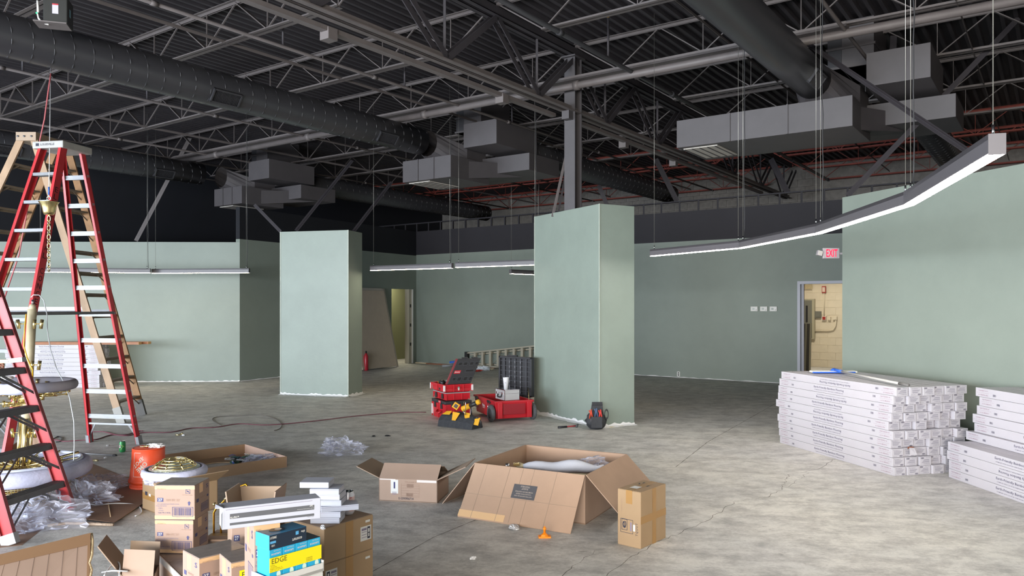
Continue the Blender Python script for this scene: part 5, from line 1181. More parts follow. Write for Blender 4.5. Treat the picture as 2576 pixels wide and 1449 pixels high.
# brass loops poking up near it
for i, (pts, lab) in enumerate(((((594, 1342), (594, 1252), (600, 1225), (618, 1218), (632, 1235), (636, 1250)), 'curved brass arm arching above the open carton'), (((556, 1342), (556, 1268), (575, 1248)), 'brass hooks shaped like a V beside the bulb cartons'), (((538, 1342), (538, 1290), (546, 1275), (538, 1266)), 'small brass arm beside the top bulb carton'))):
    q = [pd(x, y, 4.55) for x, y in pts]; q2 = [q[0]]
    for a_, b_ in zip(q, q[1:]): q2 += [a_.lerp(b_, .5), b_]
    t = thing('brass_hook', lab, 'light part', q[0], 0, 'loose brass arms'); 
    with P('tube_arm', t) as b: b.tube(q2, .006, mat('brass_orange', 'c98f28', .35, metal=.8), 8)
    with P('end_ferrule', t) as b: b.tube([q2[-2], q2[-1]], .010, M_BRASS, 8)
t = closed('base_carton', 'kraft carton behind the bulb stack holding loose brass arms', 'carton', V3((-1.78, 4.42, 0)), V3((.36, 0, 0)), V3((0, .2, 0)), .30, M_KR)
# ---- carton behind the bulb stack with crown chandelier on it
cw0, cwx, cwy = V3((-3.0, 6.23, 0)), V3((.36, -.30, 0)), V3((.25, .30, 0)); t = open_carton('open_carton', 'kraft carton behind the bulb stack carrying the small brass crown', cw0, cwx, cwy, .235, {'e': (.20, 60), 's': (.10, -70)}, M_KO, M_KD)
with P('printed_label', t) as b: ff = face(cw0, cwx, ZD, cwx.length, .235); 
with P('black_sticker', t) as b: b.rect(ff(.14, .58), cwx, ZD, .04, .03, M_INK); b.rect(ff(.27, .56), cwx, ZD, .035, .02, M_LBL); b.rect(ff(.5, .48), cwx, ZD, cwx.length, .05, M_TAPE, .0005)
cc = V3((-2.77, 6.30, .285)); t = thing('brass_crown_light', 'small brass tiered crown light with glass bead skirt lying by the orange bucket', 'light', cc)
with P('glass_skirt', t) as b: b.lathe([(.15, -.05), (.18, -.02), (.20, .02), (.195, .04)], cc, mat('faceted_glass', 'b8bcb4', .1, metal=.5, bump=1, bscale=90), 40)
with P('foam_ring', t) as b: b.torus(cc+V3((0, 0, .005)), .225, .030, M_FOAM, 40, 10, sz=1.2)
with P('paper_wrap', t) as b: blob(b, cc+V3((-.10, -.16, -.03)), .07, .05, .04, M_FOAM, 6, 0, .3, 18, 3, True)
for k, (z_, R_) in enumerate(((.05, .165), (.068, .145), (.086, .12), (.104, .09))):
    with P('brass_tier', t) as b: b.torus(cc+ZD*z_, R_, .006, M_BRASS, 36, 6)
for k in range(8):
    a = k*math.pi/4; e_ = V3((math.cos(a), math.sin(a), 0))
    with P('brass_strut', t) as b: b.tube([cc+e_*.175+ZD*.045, cc+e_*.09+ZD*.104], .004, M_BRASS, 6); b.tube([cc+e_*.155+ZD*.058, cc+e_*.135+ZD*.074], .009, M_BRASS, 8)
# ---- orange bucket upside down
M_OR = mat('orange_bucket_plastic', 'e0502c', .42); bcn = px(371, 1226); tk = thing('orange_bucket', 'orange plastic bucket turned upside down with white upside-down lettering', 'bucket', bcn)
Mt = rotM(.03, 'Y')
with P('bucket_body', tk) as b: b.lathe([(.145, .0), (.150, .01), (.150, .03), (.142, .035), (.142, .055), (.160, .058), (.162, .075), (.158, .085), (.150, .10), (.140, .25), (.137, .355), (.130, .36), (.001, .36)], bcn, M_OR, 48, M=Mt)
with P('base_rim', tk) as b: b.torus(bcn+Mt @ V3((0, 0, .36)), .132, .006, M_OR, 40, 6)
def bk_face(b):
    th0 = -math.pi/2+.10; z = .215; c = bcn
    def conv(x, y): # x along circumference, y up; upside down text => flipped
        th = th0+x/.143; return c+V3((math.cos(th), math.sin(th), 0))*(.1505-(y-.10)*.06+.0012)+ZD*y
    def ct(s, x, y, w, h_, rot=0, mt=M_LBL):
        g, fs_, (x0, x1, y0, y1) = text_geo(s, True); out = []
        for gx, gy in g:
            u_, v_ = -(gx-(x0+x1)/2)*w/(x1-x0), -(gy-(y0+y1)/2)*h_/(y1-y0); out.append(conv(x+u_*math.cos(rot)-v_*math.sin(rot), y+u_*math.sin(rot)+v_*math.cos(rot)))
        b.add(out, fs_, mt)
    rr = .80
    ct('THE', .047, .188, .035, .018, rr); ct('HOME', .015, .225, .145, .042, rr); ct('DEPOT', -.020, .262, .145, .034, rr)
    for (x, y, w, h_) in ((0, .335, .15, .003), (0, .125, .15, .003)): vs_ = [conv(x-w/2+w*k/8, y+q) for k in range(9) for q in (0, h_)]; b.add(vs_, [(2*k, 2*k+2, 2*k+3, 2*k+1) for k in range(8)], M_LBL)
    for x in (-.075, .075): b.add([conv(x, .125), conv(x+.003, .125), conv(x+.003, .338), conv(x, .338)], [(0, 1, 2, 3)], M_LBL)
with P('printed_lettering', tk) as b: bk_face(b)
t = thing('tissue_scrap', 'crumpled white tissue lying on the upturned orange bucket', 'paper', bcn+ZD*.37)
with P('tissue', t) as b: blob(b, bcn+V3((.06, .02, .375)), .07, .04, .018, M_PAPER, 7, 0, .4, 20, 3, True)
t = thing('brass_fitting', 'little brass fitting lying on the upturned orange bucket', 'fitting', bcn+ZD*.37)
with P('stem', t) as b: b.tube([bcn+V3((-.05, -.03, .374)), bcn+V3((.0, -.02, .376))], .007, M_BRASS, 8)
with P('cup', t) as b: b.tube([bcn+V3((-.01, -.02, .376)), bcn+V3((.02, -.03, .38))], .012, M_BRASS, 8)
# ---- cardboard on the floor
def sheet(label, pts, mt=M_KD, th=.006, z=.001, name='cardboard_sheet'):
    q = [px(x, y) for x, y in pts]; t = thing(name, label, 'cardboard', q[0]); o_ = [V3((v.x, v.y, z)) for v in q]
    if (o_[1]-o_[0]).cross(o_[2]-o_[0]).z < 0: o_.reverse()
    with P('sheet', t) as b: b.plate(o_, th, mt)
    return t, o_
t, o_ = sheet('flattened brown cardboard sheet lying left under the chandelier', [(-60, 1385), (-60, 1200), (190, 1150), (330, 1205), (255, 1250), (165, 1285), (55, 1372)], mat('floor_cardboard', '8c6f5c', .85, var=.08))
t2_, o2 = sheet('flattened brown cardboard sheet with torn tape edge lying behind the left ladder foot', [(165, 1303), (210, 1258), (262, 1210), (355, 1198), (372, 1262), (288, 1318)], mat('floor_cardboard_two', '957865', .85, var=.08), .005, .008)
with P('torn_tape_edge', t2_) as b: b.tube([px(120, 1322, .016), px(170, 1316, .02), px(230, 1318, .018), px(285, 1320, .018)], .012, mat('dusty_tape', 'a08d7c', .5, bump=.8), 6)
with P('crease', t2_) as b: b.tube([px(268, 1238, .015), px(278, 1300, .015)], .004, M_EDGE, 5)
t = thing('folded_carton', 'upright folded brown carton standing behind the chandelier foot', 'carton', px(95, 1168))
with P('front_panel', t) as b: b.plate([px(64, 1168), px(110, 1172), pd(118, 1094, 7.0), pd(64, 1100, 7.7)], .006, M_KI)
with P('side_panel', t) as b: b.plate([px(64, 1168), px(64, 1168)+V3((.05, -.35, 0)), pd(64, 1100, 7.7)+V3((.05, -.30, -.04)), pd(64, 1100, 7.7)], .006, M_KD)
# plastic around the chandelier foot
t = thing('plastic_bag', 'long crumpled clear plastic bag trailing right of the chandelier foot', 'bag', px(210, 1265))
with P('film', t) as b: blob(b, px(205, 1250, .08), .22, .15, .13, M_FILM2, 12, .2, .4, 36, 3, True); blob(b, px(262, 1215, .07), .17, .06, .07, M_FILM2, 14, .35, .35, 28, 3, True)
t = thing('plastic_bag', 'milky crumpled plastic sheet bunched under the chandelier', 'bag', px(60, 1310))
with P('film', t) as b: blob(b, px(75, 1300, .08), .32, .17, .13, M_FILM2, 17, .1, .35, 36, 3, True); blob(b, px(20, 1315, .06), .2, .15, .12, M_FILM2, 19, .1, .35, 30, 3, True)
# ---- carton lid at lower left
pA_, pB_ = pd(-20, 1402, 3.69), pd(228, 1343, 3.95); pC_, pD_ = V3((pB_.x+.22, pB_.y-.42, .02)), V3((pA_.x+.10, pA_.y-.42, .02))
t = thing('leaning_cardboard_panel', 'large plain cardboard panel with taped rim leaning at the lower left', 'cardboard', pD_)
with P('panel', t) as b: b.plate([pD_, pC_, pB_, pA_], .006, mat('plain_tan_board', '8f796b', .8, var=.04))
nrm_ = (pC_-pD_).cross(pB_-pC_).normalized()
with P('top_rim', t, label='darker brown glued rim') as b: b.plate([pA_.lerp(pD_, .10)+nrm_*.008, pB_.lerp(pC_, .10)+nrm_*.008, pB_+nrm_*.008, pA_+nrm_*.008], .002, mat('brown_rim', '7d6046', .7))
with P('side_rim', t, label='darker brown glued rim') as b: b.plate([pC_+nrm_*.008, pC_.lerp(pB_, 1)+nrm_*.008, pB_.lerp(pA_, .03)+nrm_*.008, pC_.lerp(pD_, .03)+nrm_*.008], .002, _m['brown_rim'])
with P('torn_edge', t) as b: r = random.Random(3); b.tube([pC_.lerp(pB_, k/16)+V3((r.uniform(-.006, .01), r.uniform(-.008, .008), 0)) for k in range(17)], .008, mat('shiny_torn_tape', 'cbb894', .2, bump=1), 5)
with P('fluting', t) as b:
    for k in range(1, 7): b.plate([pD_.lerp(pC_, k/7)+nrm_*.0062, pD_.lerp(pC_, k/7+.006)+nrm_*.0062, pA_.lerp(pB_, k/7+.006)+nrm_*.0062, pA_.lerp(pB_, k/7)+nrm_*.0062], .0006, _m['plain_tan_board'])
for o__ in C.objects:
    if o__.name == 'fluting': o__['kind'] = 'stuff'
# ---- open low carton with flaps left of bulb stack
lo0 = V3((-2.06, 3.95, 0)); t = open_carton('open_carton', 'low open carton with spread flaps between the leaning panel and bulb stack', V3((-1.985, 3.90, 0)), V3((.17, -.02, 0)), V3((-.06, .20, 0)), .27, {'s': (.14, -30), 'w': (.20, 42), 'n': (.12, 20)}, M_KR, M_KD)
t = thing('black_tool_bag', 'black case corner with white cables at the bottom left edge', 'case', V3((-1.98, 3.55, 0)))
with P('case', t, bev=.01) as b: b.box((-1.90, 3.56, .14), (.24, .16, .28), M_BLK)
def cord(label, pts, r, mt, cat='cord', name='cord', group=None, n=4):
    q = [px(x, y, z if (z := (rest[0] if rest else r)) is not None else r) for x, y, *rest in pts]; out = []
    for i in range(len(q)-1):
        p0, p1, p2, p3 = q[max(i-1, 0)], q[i], q[i+1], q[min(i+2, len(q)-1)]
        for k in range(n): s_ = k/n; out.append(.5*((2*p1)+(p2-p0)*s_+(2*p0-5*p1+4*p2-p3)*s_*s_+(3*p1-p0-3*p2+p3)*s_**3))
    out.append(q[-1]); o_ = MB().tube(out, r, mt, 7).build(name); return tag(o_, label, cat, group)
M_WCAB = mat('white_lamp_cord', 'cfd3d8', .4); M_MAR = mat('maroon_extension_cord', '6e3a46', .5)
cord('white looping cables over the black case at the bottom left', [(262, 1449, .30), (278, 1425, .31), (295, 1414, .32), (302, 1424, .31), (300, 1449, .30)], .004, M_WCAB)
cord('second white cable curling over the black case', [(256, 1440, .30), (280, 1436, .31), (300, 1436, .31), (322, 1437, .30)], .004, M_WCAB)
cord('maroon extension cord snaking from the ladder feet to the red tool chests', [(60, 1104), (135, 1106), (160, 1110), (210, 1107), (240, 1106), (280, 1094), (320, 1096), (360, 1088), (430, 1087), (480, 1077), (540, 1075), (600, 1066), (660, 1069), (720, 1066), (800, 1058), (900, 1046), (1000, 1038), (1072, 1037)], .006, M_MAR)
cord('maroon cord looping between the red stepladder feet', [(222, 1087), (260, 1086), (290, 1093), (320, 1093), (345, 1085), (360, 1084)], .006, M_MAR)
cord('thin dark cable loop lying on the open floor', [(560, 1072), (535, 1058), (545, 1049), (600, 1046), (660, 1045), (695, 1055), (708, 1068), (704, 1078), (690, 1083)], .0045, mat('grey_floor_cable', '66605c', .6))
cord('small black loop of cable right of the nearest ladder rail', [(132, 1105), (145, 1098), (155, 1101), (152, 1110), (140, 1112)], .005, M_BLK)
cord('white cord trailing over the flattened cardboard', [(210, 1262, .02), (240, 1270, .02), (290, 1266, .02), (330, 1268, .01), (352, 1276), (356, 1290), (340, 1298)], .005, M_WCAB)
# lamp cord from chandelier top to the floor
pts = [pd(78, 748, 6.4), pd(84, 742, 6.4), pd(98, 742, 6.42), pd(110, 755, 6.45), pd(118, 790, 6.5), pd(119, 830, 6.5), pd(127, 880, 6.5), pd(143, 930, 6.5), pd(160, 960, 6.45), pd(175, 1000, 6.4), pd(186, 1060, 6.35), pd(187, 1120, 6.3), pd(184, 1190, 6.25), pd(193, 1230, 6.2), px(215, 1258, .02)]
tag(MB().tube(pts, .004, M_WCAB, 6).build('lamp_cord'), 'thin white cord looping from the chandelier tip down to the floor', 'cord')
pts = [pd(66, 790, 6.28), pd(62, 830, 6.26), pd(60, 870, 6.26), pd(68, 900, 6.24), pd(82, 930, 6.22), pd(82, 950, 6.24)]
tag(MB().tube(pts, .006, mat('yellow_cord', 'dca524', .45), 6).build('lamp_cord'), 'yellow wire hanging beside the chandelier centre tube', 'cord')
# debris on the floor
r = random.Random(11)
for i, (x, y, lab) in enumerate(((272, 1121, 'white scrap lying between ladder foot and green can'), (265, 1152, 'small white plastic scrap left of the orange bucket'), (461, 1095, 'tiny white scrap on the floor near the maroon cord'), (308, 1253, 'pale scrap on the flattened cardboard'), (640, 1284, 'white foam crumb beside the bulb stack'), (1293, 1327, 'white torn foam strip at the edge of the largest carton flap'), (1190, 1405, 'curled white string on the floor below the cartons'), (907, 1302, 'white foam crumb near the kraft stack'), (812, 1328, 'tiny foam crumb on the corner of the kraft stack'))):
    z_ = .54 if i in (8,) else .006; c_ = px(x, y, z_); t = thing('paper_scrap', lab, 'scrap', c_)
    L = .10 if i in (5,) else .035
    with P('scrap', t) as b: blob(b, c_+ZD*.004, L*.6, L*.3, .008, M_PAPER, i, r.uniform(0, 3), .4, 12, 3, True)
cq = px(450, 1094, .012); t = thing('brass_fitting', 'bent brass fitting on the floor beside the maroon cord', 'fitting', cq)
with P('tube', t) as b: b.tube([cq-V3((.04, 0, 0)), cq, cq+V3((.02, .03, .01))], .008, M_BRASS, 8)
with P('nut', t) as b: b.tube([cq+V3((.02, .03, .01)), cq+V3((.04, .03, .012))], .013, M_BRASS, 6)
for i, (p, q, lab, mt) in enumerate((((130, 1136), (285, 1145), 'thin pale rod with black tip on the floor by the green can', M_ALU), ((115, 1150), (238, 1158), 'short brass coloured rod on the floor behind the lower ring', mat('pale_brass_rod', 'cdbf96', .3, metal=.6)))):
    a_, b_ = px(*p, .008), px(*q, .008); t = thing('metal_rod', lab, 'rod', a_)
    with P('rod', t) as b: b.tube([a_, b_], .008, mt, 8)
    with P('rod_tip', t) as b: b.tube([b_, b_+(b_-a_).normalized()*.04], .012, M_BLK if i == 0 else mt, 8)
# orange spring clamp / leveller on the floor
c_ = px(1370, 1352); t = thing('orange_floor_tool', 'small bright orange wedge tool with upright grip on the floor', 'tool', c_); M_ORT = mat('bright_orange_plastic', 'f08a18', .4)
with P('foot_plate', t, bev=.002) as b: b.box(c_+ZD*.006, (.088, .05, .012), M_ORT, rz=.05)
with P('sloped_base', t) as b: b.lathe([(.038, .012), (.02, .026), (.012, .034)], c_, M_ORT, 4, M=rotM(.8, 'Z'))
with P('grip', t) as b: b.lathe([(.009, .03), (.008, .055), (.012, .058), (.012, .068), (.006, .07), (.004, .08), (.0, .081)], c_, M_ORT, 14)
# painter's crumbs dark
for i, (x, y) in enumerate(((975, 1096), (940, 1097))):
    c_ = px(x, y, .006); t = thing('dark_scrap', ['dark scrap on the open floor, larger one', 'dark speck on the open floor, smaller one'][i], 'scrap', c_)
    with P('scrap', t) as b: blob(b, c_, .03-.01*i, .015, .01, M_DARK, i, 0, .4, 10, 3, True)
# ---------------------------------------------------------------- bamboo flooring cartons
M_FC = mat('white_flooring_carton', 'b7b4bb', .45, var=.025, scale=2); M_FP = mat('flooring_print', '4c495e', .8); M_FR = mat('flooring_print_pink', '8f6f7e', .8); M_FT = mat('carton_top_dusty', 'aaa59e', .6, var=.04)
CL, CW, CH = 1.88, .137, .0862
def floor_carton(label, flip, end_only=False):
    t = thing('flooring_carton', label, 'carton')
    with P('body', t, False, bev=.0025) as b: b.box((CL/2, CW/2, CH/2), (CL, CW-.003, CH-.002), M_FC)
    s_ = -1 if flip else 1; X, Z = V3((s_, 0, 0)), V3((0, 0, s_))
    def q(x, z): return V3((CL/2+s_*x, .0015, CH/2+s_*z))
    with P('side_lettering', t, False) as b:
        b.text('Earth-Friendly Bamboo Flooring', q(-.03, .010), X, Z, .50, .027, M_FP, True); b.text('COMPLIES WITH CA 93120 CARB PHASE 2 FORMALDEHYDE', q(-.03, -.018), X, Z, .48, .008, M_FP, True)
        for sx in (-1, 1):
            c_ = sx*(CL/2-.11); b.text('FLB-TIGDKD-14', q(c_, .022), X, Z, .13, .012, M_FR, True); b.text('Solid Strand Bamboo Tiger Stain', q(c_+.01, .002), X, Z, .17, .006, M_FR); b.text('Lot No: MB202012', q(c_, -.018), X, Z, .13, .010, M_FR, True)
            b.bars(q(c_-sx*.155, -.008 if sx < 0 else .012), X, Z, .04, .02, M_FP, 12, 5)
    for (o_, xd) in ((V3((CL, 0, 0)), V3((0, 1, 0))), (V3((0, CW, 0)), V3((0, -1, 0)))):
        with P('end_label', t, False) as b:
            f = lambda x, z: o_+xd*(CW/2+s_*(x-.5)*CW)+ZD*(CH/2+s_*(z-.5)*CH); Xe = xd*s_
            b.text('FLB-TIGDKD-14', f(.40, .82), Xe, Z, .07, .006, M_FP, True)
            for k in range(4): b.rect(f(.5-.03*k, .66-.11*k), Xe, Z, .09-.01*k, .0025, M_FP)
            b.bars(f(.78, .17), Xe, Z, .036, .016, M_FP, 14, 6); b.text('Made in China', f(.28, .14), Xe, Z, .045, .005, M_FP)
    return t
fp = [None, None]; rf = random.Random(21)
def place_fc(o, d, z, flip, label, group, jit=.02, cap=False):
    o = V3(o); ang = math.atan2(d[1], d[0])
    if fp[flip] is None: fp[flip] = floor_carton(label, flip); t = fp[flip]
    else: t = copy_tree(fp[flip]); relabel(t, label)
    t.location = (o.x, o.y, z); t.rotation_euler = (0, 0, ang); t['group'] = group
    return t
rows = ['bottom row', 'second row up', 'third row up', 'fourth row up', 'fifth row up', 'sixth row up', 'seventh row up', 'third row from top', 'row below the top', 'top row']
cols = ['front column', 'second column', 'third column', 'fourth column', 'fifth column', 'column nearest the wall']
# stack 1: beside the exit doorway
S0, S1 = V3((3.22, 9.26, 0)), V3((3.69, 7.44, 0)); d = (S1-S0).normalized(); w = V3((-d.y, d.x, 0))
for r_ in range(10):
    rowshift = rf.uniform(-.05, .05); off = (.0, .03, .02, -.02, -.05, -.01, .02, .0, -.03, .06)[9-r_] if False else (.02, .0, -.01, -.03, .0, -.06, -.02, -.01, .01, .05)[9-r_ if False else r_]
    for c in range(6):
        sh = off+ (rf.uniform(-.035, .03) if c else 0); gap = .004*(c)+ (.01 if (c > 1 and r_ % 3 == 1) else 0)
        o_ = S0+w*(c*(CW+.004)+gap)+d*sh
        t = place_fc(o_, d, r_*CH, 1 if (r_, c) in ((9, 0), (7, 0), (5, 0)) or (c and rf.random() < .45) else 0, f'white flooring carton of the doorway stack, {rows[r_]}, {cols[c]}', 'flooring cartons stacked by the exit doorway')
# torn flap in the stack face
tf_ = S0+w*(1.1*(CW+.004))+d*(CL+.05)+ZD*(2*CH+.03)
t = thing('torn_carton_flap', 'torn white cardboard flap sticking out of the doorway stack end', 'cardboard', tf_)
with P('flap', t) as b: b.plate([tf_, tf_+w*.075+d*.01, tf_+w*.08+ZD*.06-d*.03, tf_+w*.02+ZD*.065-d*.03], .002, M_FC)
with P('exposed_board', t) as b: b.plate([tf_+ZD*.055-d*.03, tf_+w*.09+ZD*.062-d*.04, tf_+w*.06+ZD*.075-d*.04, tf_+w*.01+ZD*.073-d*.04], .004, mat('bamboo_brown', '7a4c38', .6))
# stack 2 at the right edge
T0 = V3((4.20, 7.39, 0)); d2_ = V3((.06, -.998, 0)).normalized(); w2_ = V3((-d2_.y, d2_.x, 0))
for r_ in range(10):
    for c in range(0, 5):
        if r_ > 3 and c < 2: continue
        if c == 3 and r_ < 8 or c == 4 and r_ < 8: continue
        o_ = T0+w2_*(c*(CW+.003)-(.03 if r_ == 4 else 0)+(.012 if r_ > 6 else 0))+d2_*((.0, .01, -.02, .0, -.10, -.03, -.05, -.01, .02, -.02)[r_]+rf.uniform(-.01, .01))
        if r_ == 4 and c == 2: o_ = o_-w2_*.01
        place_fc(o_, d2_, r_*CH, 1 if (r_, c) in ((2, 0), (9, 2), (6, 2)) else 0, f'white flooring carton of the right edge stack, {rows[r_]}, {cols[c]}', 'flooring cartons at the right edge')
for c in (3, 4):   # hidden support under the top two rows
    closed('flooring_bundle', f'plain white carton bundle inside the right edge stack, {"inner" if c == 3 else "outer"} one', 'carton', T0+w2_*(c*(CW+.003)+.012), d2_*CL, w2_*(CW-.004), 8*CH-.002, M_FC, False)
# stack 3 at the left wall
lw = ['bottom row', 'second row up', 'third row up', 'fourth row up', 'fifth row up', 'sixth row up', 'seventh row up', 'eighth row up', 'ninth row up', 'top row']
for r_ in range(10):
    for c in range(3):
        o_ = V3((-10.18, 15.42+c*(CW+.004), 0))+V3((rf.uniform(-.03, .03), 0, 0)); place_fc(o_, V3((1, 0, 0)), r_*CH, 1 if r_ in (2, 8) else 0, f'white flooring carton of the left wall stack, {lw[r_]}, {["front", "middle", "rear"][c]} layer', 'flooring cartons at the left wall')
wb = mat('red_brown_board', '8f5a34', .5, var=.2, scale=4)
for i in range(2):
    o_ = V3((-9.9+.1*i, 15.5+.2*i, 10*CH+.001)); t = thing('bamboo_board', ['long red-brown board lying on the left wall flooring stack, front one', 'long red-brown board lying on the left wall flooring stack, rear one'][i], 'board', o_, 0, 'loose boards on the left stack')
    with P('board', t) as b: b.obox(o_, V3((2.35, 0, 0)), V3((0, .13, 0)), ZD*.05, wb)
    with P('board_end', t) as b: b.obox(o_+V3((2.35, 0, 0)), V3((.006, 0, 0)), V3((0, .13, 0)), ZD*.05, mat('board_end', 'c79a66', .6))
# mop on stack 1
ztop = 10*CH+.004; mp = px(2098, 934, ztop+.02); t = thing('flat_mop', 'blue and white flat mop lying on top of the doorway flooring stack', 'mop', mp); MB_ = mat('mop_blue', '2e62c8', .5); MF_ = mat('mop_fleece', 'dfe0da', .9, bump=1, bscale=60)
md_ = V3((.97, .02, 0)).normalized(); hq = px(2285, 969, ztop+.03)
with P('mop_pad', t, bev=.006) as b: b.obox(mp-md_*.26-V3((0, .04, .016)), md_*.52, V3((0, .12, 0)), ZD*.022, MF_)
with P('mop_plate', t, bev=.004) as b: b.obox(mp-md_*.265-V3((0, .046, .018)), md_*.5, V3((0, .02, 0)), ZD*.016, MB_)
with P('swivel_joint', t) as b: b.lathe([(.045, .005), (.035, .02), (.015, .035)], mp, MB_, 12); b.tube([mp+ZD*.02, mp.lerp(hq, .12)+ZD*.015], .016, MB_, 10)
with P('handle', t) as b: b.tube([mp.lerp(hq, .12)+ZD*.012, mp.lerp(hq, .9)], .012, mat('mop_handle', 'b9b6b2', .35), 10)
with P('handle_grip', t) as b: b.tube([mp.lerp(hq, .9), hq], .016, mat('grip_grey', '6a6867', .6), 10)

# ---------------------------------------------------------------- red tool chests
M_RT = mat('red_tool_plastic', 'b8202c', .38); M_RTD = mat('red_tool_plastic_dark', '8e1a26', .45); M_BT = mat('black_tool_lid', '2c2c30', .5); M_BTR = mat('black_lid_ribs', '3d3e44', .5)
tc = px(1122, 1052); aw = math.radians(27); X = V3((math.cos(aw), math.sin(aw), 0)); Y = V3((-X.y, X.x, 0))   # X: along right face, Y: along left face (away)
tc = V3((-.965, 11.05, 0))
def chest(name, label, x0, y0, W_, D_, z, h, taper=.02, parts=None, mt=None):
    o_ = tc+X*x0+Y*y0; t = thing(name, label, 'tool box', o_+X*W_/2+Y*D_/2+ZD*z, 0); mt = mt or M_RT; tz = ZD*z
    with P('body', t, bev=.006) as b:
        i_ = taper; vs_ = [o_+X*i_+Y*i_+tz, o_+X*(W_-i_)+Y*i_+tz, o_+X*(W_-i_)+Y*(D_-i_)+tz, o_+X*i_+Y*(D_-i_)+tz, o_+tz+ZD*h, o_+X*W_+tz+ZD*h, o_+X*W_+Y*D_+tz+ZD*h, o_+Y*D_+tz+ZD*h]
        th = .02; inn = [o_+X*th+Y*th+tz+ZD*h, o_+X*(W_-th)+Y*th+tz+ZD*h, o_+X*(W_-th)+Y*(D_-th)+tz+ZD*h, o_+X*th+Y*(D_-th)+tz+ZD*h]; lo = [v-ZD*(h-.015) for v in inn]
        b.add(vs_+inn+lo, [(3, 2, 1, 0), (0, 1, 5, 4), (1, 2, 6, 5), (2, 3, 7, 6), (3, 0, 4, 7), (4, 5, 9, 8), (5, 6, 10, 9), (6, 7, 11, 10), (7, 4, 8, 11), (8, 9, 13, 12), (9, 10, 14, 13), (10, 11, 15, 14), (11, 8, 12, 15), (12, 13, 14, 15)], mt)
    for f in (.03, .33, .66, .97):
        with P('rib', t) as b: b.obox(o_+X*(W_*f-.008)-Y*.006+tz+ZD*.01, X*.016, Y*.012, ZD*(h-.012), mt)
    for f in (.03, .5, .97):
        with P('rib', t) as b: b.obox(o_+Y*(D_*f-.008)-X*.006+tz+ZD*.01, Y*.016, X*.012, ZD*(h-.012), mt)
    return t, o_+tz
fw, fdp = .39, .50
def latch(t, p, nd, sd, mt=M_BLK):
    with P('latch', t, bev=.003) as b: b.obox(p-sd*.025-ZD*.04, sd*.05, nd*.016, ZD*.075, mt)
def corner_guard(t, p, h):
    with P('corner_guard', t, bev=.003) as b: b.obox(p-(X+Y)*.012, X*.026, Y*.026, ZD*h, mat('pale_corner_guard', 'd8d2d4', .35))
t, o_ = chest('tool_box', 'deep red tool box at the bottom of the stacked tool boxes', 0, 0, fw+.03, fdp+.02, 0, .22)
with P('lid', t, bev=.008) as b: b.obox(o_-X*.004-Y*.004+ZD*.222, X*(fw+.038), Y*(fdp+.028), ZD*.045, M_BT)
for f in (.25, .75): latch(t, o_+Y*(fdp*f)+ZD*.19, -X, Y)
for f in (.3, .7): latch(t, o_+X*(fw*f)+ZD*.22, -Y, X)
corner_guard(t, o_+Y*(fdp+.0)+ZD*.04, .15); corner_guard(t, o_+X*(fw+.02)+ZD*.04, .15)
with P('carry_handle', t) as b: b.tube([o_-X*.01+Y*.12+ZD*.12, o_-X*.05+Y*.14+ZD*.09, o_-X*.05+Y*.24+ZD*.09, o_-X*.01+Y*.26+ZD*.12], .014, M_RT, 10)
with P('brand_plate', t) as b: b.rect(o_-X*.008+Y*.19+ZD*.245, -Y, ZD, .09, .04, mat('bright_red_badge', 'd01f34', .4)); b.text('Milwaukee', o_-X*.008+Y*.19+ZD*.248, -Y, ZD, .07, .016, M_LBL, True, .002)
t, o_ = chest('tool_organizer', 'shallow red organizer box in the middle of the stacked tool boxes', .015, .015, fw-.005, fdp-.01, .275, .10)
with P('clear_lid', t, bev=.004) as b: b.obox(o_-X*.002-Y*.002+ZD*.102, X*fw, Y*fdp, ZD*.012, mat('smoky_clear_lid', 'a9a3a8', .15))
for f in (.22, .72): latch(t, o_+Y*(fdp*f)+ZD*.06, -X, Y)
t, o_ = chest('tool_box', 'open red tool box with raised black lid topmost of the stack', -.02, -.02, fw+.06, fdp+.04, .395, .115, .035)
corner_guard(t, o_+ZD*.02, .085); corner_guard(t, o_+Y*(fdp+.03)+ZD*.02, .085); corner_guard(t, o_+X*(fw+.05)+ZD*.02, .085)
with P('hand_emblem', t) as b: b.lathe([(.001, 0), (.02, 0)], o_+X*.22-Y*.012+ZD*.065, M_LBL, 16, M=alignZ(-Y)); b.rect(o_+X*.22-Y*.0+ZD*.045, X, ZD, .022, .03, M_LBL, .014)
# raised lid: hinged on right face (near side), leaning back
hl = o_+X*.02+ZD*.118+Y*.012; lu = (ZD*.94+X*.42-Y*.02).normalized()*.40; ln_ = X*(fw+.0)
lid_o = hl+X*.03
with P('raised_lid', t, bev=.006) as b: b.obox(lid_o, ln_*.95, lu, (ln_.cross(lu)).normalized()*-.045, M_BT)
nl = (ln_.cross(lu)).normalized(); lx, lyv = ln_.normalized(), lu.normalized()
with P('lid_rim', t) as b: b.obox(lid_o-lx*.01, lx*.012, lu, nl*-.05, mat('lid_red_edge', '7c2530', .4))
for (fx, fy, ww, hh_) in ((.2, .8, .07, .06), (.42, .8, .07, .06), (.68, .8, .07, .06), (.9, .8, .06, .06), (.72, .52, .14, .05), (.2, .2, .06, .06), (.42, .2, .07, .07), (.68, .2, .07, .07), (.9, .2, .06, .07)):
    with P('lid_recess', t, bev=.002) as b: c_ = lid_o+ln_*.95*fx+lu*fy+nl*.001; b.frame(c_, lx, lyv, ww, hh_, .008, M_BTR, .003); b.rect(c_, lx, lyv, ww-.02, hh_-.02, M_DARK, .001)
with P('brand_badge', t) as b: c_ = lid_o+ln_*.2+lu*.48; b.rect(c_, lx, lyv, .10, .05, mat('badge_red', 'c02a38', .4), .004); b.text('Milwaukee', c_, lx, lyv, .08, .022, M_LBL, True, .0055)
